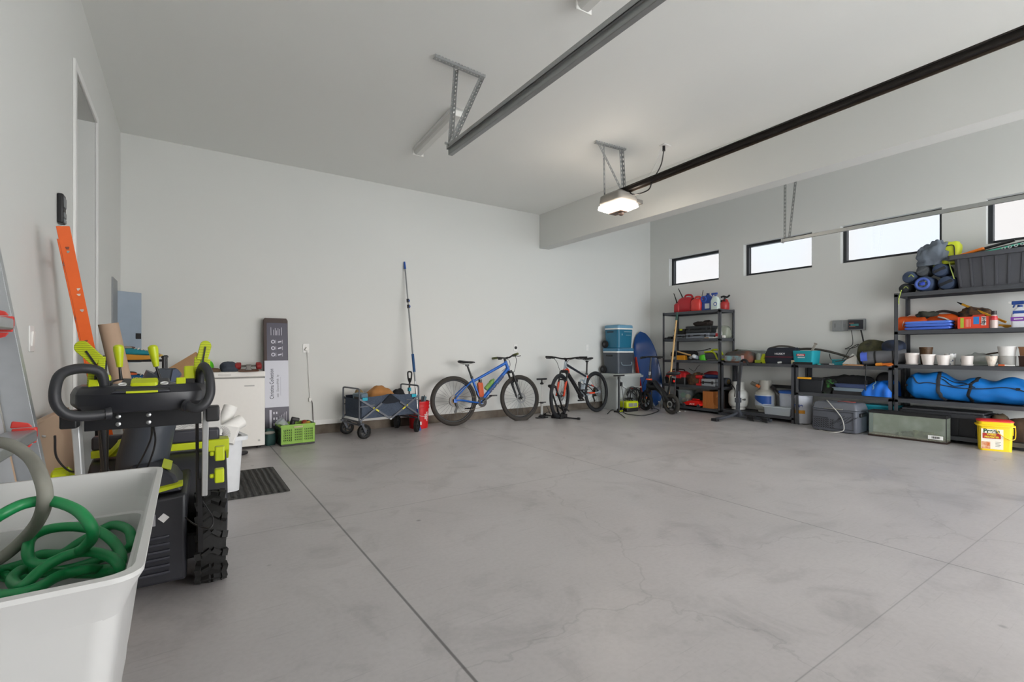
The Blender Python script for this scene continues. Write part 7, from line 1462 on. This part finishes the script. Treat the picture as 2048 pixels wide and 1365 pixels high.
# ---------------- right rack: pots
z2 = LR[2] + .003
def pot(label, px0, px1, z, xc, h, mt, taper=.78, saucer=False, rimr=1.05, name='flower_pot'):
    w = pw(px0, px1, xc) * .93; R = w / 2; t = thing(name, label, 'flower pot', at((px0 + px1) / 2, z, xc), G, 'plant pots on the third shelf')
    b = .012 if saucer else 0
    MB().lathe([(0, b), (R * taper, b), (R, h * .86), (R * rimr, h * .87), (R * rimr, h), (R * .93, h), (R * taper * .9, b + .03), (0, b + .03)], n=32, cap=False).build('body', mt, t)
    if saucer: MB().lathe([(0, 0), (R * taper * 1.05, 0), (R * taper * 1.22, .018), (R * taper * 1.15, .018), (0, .008)], n=30).build('saucer', mt, t)
    else: MB().lathe([(0, b + .03), (R * taper * .92, b + .031), (0, b + .034)], n=24).build('inner_floor', mat('#8d8a84', .8), t)
    return t
CW = mat('#e3dbd6', .35, var=.03); CW2 = mat('#ddd5d0', .4, var=.04)
pot('white pot with saucer at the left of the third shelf', 1809, 1839, z2, 7.68, .145, CW, .80, True, 1.0)
pot('white rimmed pot, second from left on the third shelf', 1841, 1872, z2, 7.66, .13, CW, .74)
pot('plain white tapered pot left of the patterned pot', 1872, 1901, z2, 7.66, .12, CW, .76, False, 1.0)
pot('brown wicker pot standing behind the two white pots', 1838, 1866, z2 + .0, 7.88, .22, pattern('brown_glaze', '#4a3320', '#6b4d30', 'wave', 30, .5, 1, axis='Z'), .8)
pot('white pot with blue-grey leaf pattern', 1888, 1913, z2, 7.76, .14, pattern('leaf_pattern', '#4d5a70', '#e4e2df', 'voronoi', 34, .4, thr=(.22, .3)), .82, False, 1.0)
pot('squat white pot on a saucer in front of the plastic bag', 1921, 1948, z2, 7.66, .115, CW2, .88, True, 1.0)
pot('small ribbed cream pot right of the plastic bag', 1970, 1996, z2, 7.64, .115, pattern('ribbed_cream', '#cfc2b4', '#ded4c8', 'voronoi', 40, .5, bump=.4), .55, False, 1.0)
t = pot('large white pot in a grey pot at the right', 1994, 2034, z2, 7.74, .115, mat('#a8a6a2', .5), .95, False, 1.0)
pot('tall white pot stacked in the large grey pot', 1993, 2035, z2 + .116, 7.74, .11, mat('#e6e4e2', .35), .84, False, 1.0)
pot('terracotta brown pot on a dark pot at the right edge', 2036, 2066, z2 + .12, 7.74, .10, mat('#a5714e', .6), .8)
pot('dark brown pot under the terracotta pot at the right edge', 2036, 2066, z2, 7.74, .118, mat('#4a3028', .6), .9)
t = thing('gardening_bag', 'clear bag with green garden tool lying between the pots', 'bag', at(1958, z2, 7.82), G); mb = MB(); mb.ell((0, 0, .06), (.15, .11, .085), None, 26, .8, .22, 9, 8, .7); mb.build('film', clear('crinkled_film', '#b9bab6', .5), t); MB().cyl((-.08, 0, .10), (.18, .03, .16), .009, n=8).build('tool_handle', mat('#4a3b30', .6), t); MB().box((.02, -.03, .03), (.20, .06, .03)).build('green_tool', mat('#4a7a4a', .6), t, bev=.008)
t = thing('marker_pen', 'orange and white marker lying in front of the large pot', 'marker', at(2012, z2 + .012, 7.61), G); MB().cyl((-.06, 0, 0), (-.01, 0, 0), .011, n=10).build('cap', mat('#d0663a', .5), t); MB().cyl((-.01, 0, 0), (.07, 0, 0), .008, n=10).build('barrel', WHITE, t)
# ---------------- right rack: big blue bag
z3 = LR[3] + .003; yl, yr = onX(1801, 760, 7.60).y, 1.16; w = yl - yr
t = thing('duffel_bag', 'long bright blue bag with black straps on the fourth shelf', 'bag', (7.80, (yl + yr) / 2, z3), G)
BB = mat('#1677cc', .45, var=.10, scale=6)
def bag_r(u):
    h = .155 + .02 * math.sin(u * 9) + .012 * math.sin(u * 23 + 1); e = min(1, (u / .10) ** .5 if u < .10 else 1) * min(1, ((1 - u) / .04) ** .5 if u > .96 else 1)
    return max(.02, e), h * (1 - .22 * max(0, (u - .55) / .45))
rows = []
for k in range(61):
    u = k / 60; e, h = bag_r(u); ring_ = []
    for j in range(28):
        a = 2 * PI * j / 28; cx_, sx_ = math.cos(a), math.sin(a)
        n_ = .012 * noise.noise(Vector((u * 9, cx_ * 2.2, sx_ * 2.2))) + .016 * abs(noise.noise(Vector((u * 5 + sx_ * 2.4, cx_ * 1.2, 7)))) - .006
        y_ = (.19 * e + n_) * math.copysign(abs(cx_) ** .75, cx_); z_ = h + (h * e + n_) * math.copysign(abs(sx_) ** .85, sx_)
        ring_.append((-w / 2 + w * u, y_, max(.002, z_)))
    rows.append(ring_)
mb = MB(); loft(mb, rows); mb.build('bag_body', BB, t, ang=80)
def bp(u, a, o=.006):
    k = min(60, max(0, int(u * 60))); j = int(((a % 360) / 360) * 28) % 28; p = Vector(rows[k][j]); c_ = Vector((p.x, 0, bag_r(u)[1])); return p + (p - c_).normalized() * o
ST = mat('#2a2d33', .8)
for ua, ub in ((.30, .36), (.60, .56)): MB().tube([bp(ua + (ub - ua) * k / 10 + .012 * math.sin(k * .8), 100 + k * 15.5) for k in range(11)], .019, 6, 4, flat=.22).build('strap', ST, t)
MB().tube([bp(.05, 135), bp(.11, 150), bp(.16, 168), bp(.24, 172), bp(.38, 168), bp(.5, 173), bp(.66, 178), bp(.82, 178), bp(.96, 178)], .008, 6, 5, flat=.6).build('seam_strap', ST, t)
MB().tube([bp(.33, 150), bp(.36, 140), bp(.40, 132), bp(.45, 136), bp(.52, 150), bp(.60, 176)], .009, 6, 5, flat=.5).build('carry_loop', ST, t)
MB().tube([bp(.31, 160), bp(.36, 152), bp(.44, 156), bp(.54, 158), bp(.62, 140)], .009, 6, 5, flat=.5).build('carry_loop', ST, t)
for u in (.045, .90): p_ = bp(u, 185 if u < .5 else 168, .004); MB().box(p_, (.035, .012, .03)).build('tab', BLACK, t, bev=.003)
# ---------------- right rack: lower shelf tote, bags; in front: fish tank and yellow pail
ribbed_tote('lidded_storage_tote', 'long black lidded tote on the lowest shelf behind the fish tank', onX(1801, 800, 7.60).y - .03, onX(1962, 830, 7.60).y, LR[4] + .003, 7.63, .36, .27, mat('#2a2b2f', .5), mat('#3a3b3f', .45), 5)
for (px, r, c_, sd, lab) in ((2000, (.12, .10, .18), '#6b5a44', 51, 'tan crumpled sack behind the yellow pail'), (2036, (.12, .11, .17), '#54402f', 53, 'brown crumpled sack at the right edge of the lowest shelf')):
    lump('paper_sack', lab, 'sack', at(px, LR[4] + .003, 7.82), r, pattern('sack_%d' % sd, '#3a2c22', c_, 'noise', 8, .9), 0, amp=.25, freq=7, seed=sd)
TKX = 7.13
a_, b_ = onZ(1737, 871, 0), onZ(1893, 890, 0); c_ = onZ(1913, 884, 0)
t = thing('fish_tank', 'long glass fish tank with black rims on the floor', 'fish tank', (0, 0, 0)); u = (b_ - a_); L = u.length; ux = u.normalized(); ang = math.degrees(math.atan2(ux.y, ux.x)); vy = Vector((-ux.y, ux.x, 0)); dp = .165
t.location = (a_ + b_) / 2 + vy * dp / 2; t.rotation_euler = (0, 0, math.radians(ang)); h = .335; hx, hy = L / 2, dp / 2
def frame(mb, z0_, z1_, o, th):
    mb.b2((-hx - o, -hy - o, z0_), (hx + o, -hy + th, z1_)).b2((-hx - o, hy - th, z0_), (hx + o, hy + o, z1_)).b2((-hx - o, -hy + th, z0_), (-hx + th, hy - th, z1_)).b2((hx - th, -hy + th, z0_), (hx + o, hy - th, z1_)); return mb
frame(MB(), h - .035, h, .006, .012).build('top_rim', BLACK, t, bev=.003); frame(MB(), 0, .022, .006, .012).build('base_rim', mat('#2a1a14', .5), t, bev=.003)
GLS = clear('tank_glass', '#c3c6ba', .16, .05)
MB().b2((-hx, -hy, .02), (hx, -hy + .005, h - .03)).build('front_pane', GLS, t); MB().b2((-hx, hy - .005, .02), (hx, hy, h - .03)).build('rear_pane', pattern('algae_glass', '#8e937f', '#b9bcb0', 'noise', 5, .3, thr=(.4, .65)), t)
for s_ in (-1, 1): MB().b2((s_ * hx, -hy + .005, .02), (s_ * (hx - .005), hy - .005, h - .03)).build('end_pane', GLS, t)
for s_ in (-1, 1): MB().b2((s_ * (hx + .001), -hy - .001, .02), (s_ * (hx - .006), -hy + .006, h - .03)).build('corner_seal', BLACK, t)
MB().b2((-hx + .01, -hy + .01, .012), (hx - .01, hy - .01, .035)).build('gravel', pattern('gravel', '#6b5a44', '#9a8a70', 'voronoi', 60, .9, bump=.6), t)
for x, r_, c2 in ((.14, .085, '#7d805c'), (.0, .06, '#55584a'), (.26, .06, '#8f8f66'), (-.08, .04, '#6b6c55')): MB().ell((x, .01, .03), (r_ * 1.5, hy * .6, r_), None, 24, .8, .35, 20, int(x * 50) + 9, .3).build('algae_rock', pattern('algae_%s' % c2[1:], '#4a4c3a', c2, 'noise', 20, .9), t)
MB().b2((hx - .17, -hy - .002, .045), (hx - .03, -hy - .0005, .09)).build('price_label', PAPER, t); mb = MB()
for k in range(11): mb.b2((hx - .135 + k * .007, -hy - .003, .055), (hx - .132 + k * .007 + .0015 * (k % 3), -hy - .0022, .08))
mb.build('bar_code', BLACK, t)['kind'] = 'stuff'
p = onZ(1956, 900, 0); q = onZ(2012, 905, 0)
t = thing('pail', 'yellow weed preventer pail with red lid on the floor', 'bucket', (0, 0, 0)); u = (q - p).normalized(); w = .285; d = .18; h = .345
t.rotation_euler = (0, 0, math.atan2(u.y, u.x)); vy = Vector((-u.y, u.x, 0)); t.location = (p + q) / 2 + vy * d / 2 + u * .035
PY = mat('#f4cf12', .4); mb = MB(); loft(mb, [(rrect(w * .90, d * .88, .03), 0), (rrect(w * .96, d * .96, .035), h * .78), (rrect(w * 1.10, d * 1.10, .04), h * .785), (rrect(w * 1.10, d * 1.10, .04), h * .83), (rrect(w * .98, d * .98, .035), h * .84), (rrect(w * 1.0, d * 1.0, .035), h * .93)]); mb.build('shell', PY, t, ang=30)
mb = MB(); loft(mb, [(rrect(w * 1.03, d * 1.03, .04), h * .93), (rrect(w * 1.03, d * 1.03, .04), h * .965), (rrect(w * .9, d * .9, .04), h * .99), (rrect(w * .3, d * .3, .02), h)]); mb.build('lid', mat('#d8342a', .4), t)
tl = math.atan2(d * .04, h * .78); yb = -d * .44 - .0015
def lab(mb, x0, x1, z0_, z1_, o=0): mb.m(mb.mats[0] if mb.mats else WHITE); loft(mb, [[(x0, yb - z * math.tan(tl) - o, z), (x1, yb - z * math.tan(tl) - o, z), (x1, yb - z * math.tan(tl) + .001 - o, z), (x0, yb - z * math.tan(tl) + .001 - o, z)] for z in (z0_, z1_)]); return mb
lab(MB().m(mat('#e9e3d4', .45)), -w * .42, w * .20, .02, h * .70).build('front_label', None, t)
lab(MB().m(mat('#b02a1c', .45)), -w * .38, w * .13, .135, .195, .001).build('red_banner', None, t); lab(MB().m(pattern('flower_print', '#c9682a', '#e0c0a0', 'noise', 30, .5)), -w * .41, -w * .16, .022, .10, .001).build('flower_print', None, t)
mb = MB().m(mat('#4a4a44', .5))
for k in range(4): lab(mb, -w * .02, w * (.10 + .03 * (k % 2)), .05 + k * .016, .054 + k * .016, .001)
mb.build('small_print', None, t)
rx = PI / 2 + tl
lettering('Preen', t, (-w * .13, yb - .215 * math.tan(tl) - .002, .218), .062, mat('#1f4a2a', .5), (rx, 0, 0), sx=.9, bold=.002)
lettering('WEED', t, (-w * .13, yb - .18 * math.tan(tl) - .003, .180), .027, mat('#e8d03a', .5), (rx, 0, 0), bold=.001); lettering('PREVENTER', t, (-w * .125, yb - .155 * math.tan(tl) - .003, .152), .025, mat('#e8d03a', .5), (rx, 0, 0), sx=.88, bold=.001)
MB().tube([(-w * .02, -d * .56, h * .72), (w * .10, -d * .60, h * .55), (w * .32, -d * .62, h * .42), (w * .50, -d * .50, h * .42), (w * .56, -d * .2, h * .60), (w * .57, 0, h * .80)], .0045, 6).build('bail', mat('#e5bf10', .4), t)
mb = MB()
for k in range(5): mb.b2((w * .475, -d * .30 + k * .026, h * .52), (w * .492, -d * .30 + k * .026 + .012, h * .74))
mb.build('side_ribs', PY, t)
# ================================================================ CEILING HARDWARE
def punched(a, b, w, up=(0, 0, 1), mt=GALV, parent=None, name='strut', n=None, flange=True):
    """perforated angle bar: two thin flanges with a row of slots"""
    a, b = Vector(a), Vector(b); d = (b - a); L = d.length; d.normalize(); u = Vector(up); x = d.cross(u).normalized(); y = x.cross(d).normalized()
    mb = MB().m(mt); th = .003
    def strip(o, wd, nr):
        n_ = n or max(2, int(L / .05)); e = wd * .32
        for s_ in (-1, 1): mb.bar(a + o + wd * (s_ * (wd.length and .34 / 1)) if False else a + o + (wd * s_ * .34), b + o + (wd * s_ * .34), wd.length * .32, th, up=nr)
        for k in range(n_ + 1): p = a + o + d * (L * k / n_); q = p + d * min(.026, L / n_ * .5) if k < n_ else p - d * .01; mb.bar(p, q, wd.length * .40, th, up=nr)
    strip(Vector((0, 0, 0)), x * w, y)
    if flange: strip(y * (w * .5) + x * (w * .5), y * w, x)
    return mb.build(name, None, parent, smooth=False)
# ---- left door track with hanger
TX1 = 1.66; e = onX(901, 306, TX1); ZT = e.z; YE = e.y
p2 = onX(1320, 2, TX1)
t = thing('door_track', 'long steel garage door track hanging left of the opener rail', 'track', (TX1, YE, ZT))
def track(t, y0, y1, mt, z=0.0):
    mb = MB().m(mt); y0l, y1l = y0, y1
    K = .62; prof = [(x * K, y * K) for x, y in [(-.03, -.03), (-.03, .03), (-.026, .034), (.022, .034), (.03, .028), (.03, .018), (.026, .018), (.026, .027), (.02, .030), (-.024, .030), (-.026, .026), (-.026, -.026), (-.024, -.03), (.02, -.030), (.026, -.027), (.026, -.018), (.03, -.018), (.03, -.028), (.022, -.034), (-.026, -.034)]]
    loft(mb, [[(x, y, zz + z) for x, zz in prof] for y in (y0l, y1l)]); return mb.build('channel', None, t, ang=20)
track(t, 0, YF + .1 - YE, mat('#a3a6a6', .35, .75, var=.08, scale=20))
MB().b2((-.034, 0, .018), (-.031, YF + .1 - YE, .050)).b2((-.034, 0, .018), (-.005, YF + .1 - YE, .021)).build('angle_bar', GALV, t)
tp = (onZ(868, 110, ZC), onZ(968, 152, ZC)); A0, A1 = [v - Vector((TX1, YE, ZT)) for v in tp]
A0.z = A1.z = ZC - ZT - .022; punched(A0, A1, .045, (0, 0, 1), GALV, t, 'ceiling_angle', 16)
for px, py in ((909, 138), (961, 155)):
    q = onZ(px, py, ZC - .03) - Vector((TX1, YE, ZT)); punched((-.03, -.03, .03), q, .03, (0.6, -.8, 0), GALV, t, 'hanger_strut', None)
mb = MB().cyl((-.06, -.03, .05), (-.02, -.03, .05), .01, n=8); mb.build('bolt', STEEL, t)
# ---- right door track with hanger
TX2 = 6.70; e = onX(1565, 482, TX2)
t = thing('door_track', 'steel garage door track running past the high windows', 'track', (TX2, e.y, e.z)); track(t, 0, YF + .1 - e.y, mat('#b4b6b4', .35, .7, var=.05, scale=20))
MB().b2((-.03, -.006, -.03), (.03, .006, .03)).build('end_stop', STEEL, t)
for px, py in ((1568, 362), (1585, 357)):
    q = onX(px, py, TX2) - Vector((TX2, e.y, e.z)); q = q * ((ZC2 - e.z) / q.z); punched((0, -.03 - (.06 if px > 1570 else 0), .03), q, .035, (-1, .2, 0), mat('#a9abaa', .4, .6), t, 'hanger_strut', None, flange=False)
# ---- opener
OX = 4.23; h0 = onX(1236, 396, OX); OY, OZH = h0.y, h0.z
t = thing('door_opener', 'grey garage door opener with glowing lamp under the ceiling', 'door opener', (OX, OY, OZH))
OPG = mat('#8d8983', .45); LAMP = mat('#fff0de', .3, emit=9.0, var=0)
mb = MB(); loft(mb, [(rrect(.30, .34, .06), -.085), (rrect(.32, .36, .06), -.06), (rrect(.30, .34, .05), .02), (rrect(.22, .26, .04), .05)]); mb.build('motor_housing', OPG, t)
mb = MB(); loft(mb, [(rrect(.17, .24, .03), -.165), (rrect(.34, .40, .07), -.125), (rrect(.33, .39, .07), -.095), (rrect(.28, .32, .05), -.085)]); mb.build('lamp_lens', LAMP, t)
MB().b2((-.06, -.10, -.185), (.06, .10, -.164)).build('bottom_plate', mat('#7d6a60', .5), t, bev=.01); MB().ell((0, -.05, -.195), (.035, .035, .03), n=14).build('sensor_bulb', mat('#6b5a52', .4), t)
MB().b2((.16, -.12, -.055), (.30, .02, -.005)).build('backup_battery', mat('#6f6c68', .5), t, bev=.008)
RAILM = mat('#26211e', .4, .4); far = onX(2048, 62, OX)
sl = (onX(2046, 60, OX).z - OZH - .07) / (OY - onX(2046, 60, OX).y); y1 = OY - (YF + .1)
mb = MB().bar((0, .10, .055), (0, -y1, .055 + sl * y1), .042, .04).bar((-.04, .10, .07), (-.04, -y1, .07 + sl * y1), .010, .010); r_ = mb.build('rail', RAILM, t)
MB().bar((.0, .05, .09), (0, -y1, .09 + sl * y1), .016, .010).build('drive_belt', BLACK, r_); MB().bar((.03, .05, .045), (.03, -y1, .045 + sl * y1), .008, .05).build('rail_flange', mat('#5d5148', .4, .5), r_)
ca, cb_ = onZ(1190, 282, ZC), onZ(1250, 298, ZC); A0, A1 = ca - t.location, cb_ - t.location; A0.z = A1.z = ZC - OZH - .02; punched(A0, A1, .042, (0, 0, 1), GALV, t, 'ceiling_angle', 12)
punched((-.12, .10, .04), Vector((-.12, .10, A0.z)) if False else A0.lerp(A1, .28), .026, (0, -1, 0), GALV, t, 'hanger_strut', None, flange=False)
punched((.06, -.02, .05), A0.lerp(A1, .84), .036, (0, -1, 0), GALV, t, 'hanger_strut'); punched((.05, -.03, .06), A0.lerp(A1, .12), .03, (0, -1, 0), GALV, t, 'diagonal_brace', None, flange=False)
o_ = onZ(1330, 291, ZC)
t2 = thing('ceiling_outlet', 'white ceiling outlet feeding the door opener cord', 'outlet', (o_.x, o_.y, ZC)); MB().box((0, 0, -.005), (.12, .075, .01)).build('plate', WPLAS, t2, bev=.003); MB().box((-.02, 0, -.012), (.03, .03, .006)).build('socket', WHITE, t2)
k = t.location; q1 = onX(1322, 330, OX + .1); q2 = onX(1307, 358, OX + .05); q3 = onX(1296, 375, OX + .02); q4 = onX(1270, 386, OX)
MB().cyl((o_.x - .02, o_.y, ZC - .01), (o_.x - .02, o_.y, ZC - .07), .017, n=10).tube([(o_.x - .02, o_.y, ZC - .06), q1, q2, Vector((OX + .02, q2.y, q2.z - .05)), q3 + Vector((0, 0, -.03)), q4 + Vector((0, 0, -.02)), (OX + .03, OY - .15, OZH + .03)], .007, 6).build('opener_cable', BLACK)
tag(bpy.data.objects['opener_cable'], 'black power cord dropping from ceiling outlet to the opener', 'cord')
w_ = MB().tube([(o_.x - .05, o_.y, ZC - .01), onX(1312, 325, OX + .12), onX(1296, 355, OX + .08), onX(1288, 362, OX + .05)], .004, 6).build('sensor_wire', mat('#d0cfcb', .5)); tag(w_, 'thin white wire beside the black opener cord', 'wire')
# ---- strip lights
LENS = mat('#d6d6d2', .35, var=.02)
def strip_light(label, a, b):
    d = (b - a); L = d.length; t = thing('ceiling_strip_light', label, 'ceiling light', ((a + b) / 2).to_tuple(), 0, 'unlit white strip lights on the ceiling'); t.rotation_euler = (0, 0, math.atan2(d.y, d.x)); t.location.z = ZC
    MB().b2((-L / 2, -.065, -.03), (L / 2, .065, 0)).build('housing', WPLAS, t, bev=.004)
    mb = MB(); pr = [(-.058, -.03), (-.052, -.06), (-.03, -.078), (.03, -.078), (.052, -.06), (.058, -.03)]; loft(mb, [[(x, y, z) for y, z in pr] for x in (-L / 2 + .012, L / 2 - .012)]); mb.build('lens', LENS, t)
    for s_ in (-1, 1): MB().b2((s_ * L / 2, -.066, -.082), (s_ * (L / 2 - .014), .066, 0)).build('end_cap', WHITE, t, bev=.004)
    return t
zl = ZC - .05
strip_light('white strip light beside the left door track hanger', onZ(836, 307, zl), onZ(916, 226, zl))
strip_light('white strip light cut off by the top of the photo', onZ(1166, 16, zl), onZ(1166, 16, zl) + Vector((onZ(916, 226, zl) - onZ(836, 307, zl))) * 1.0)
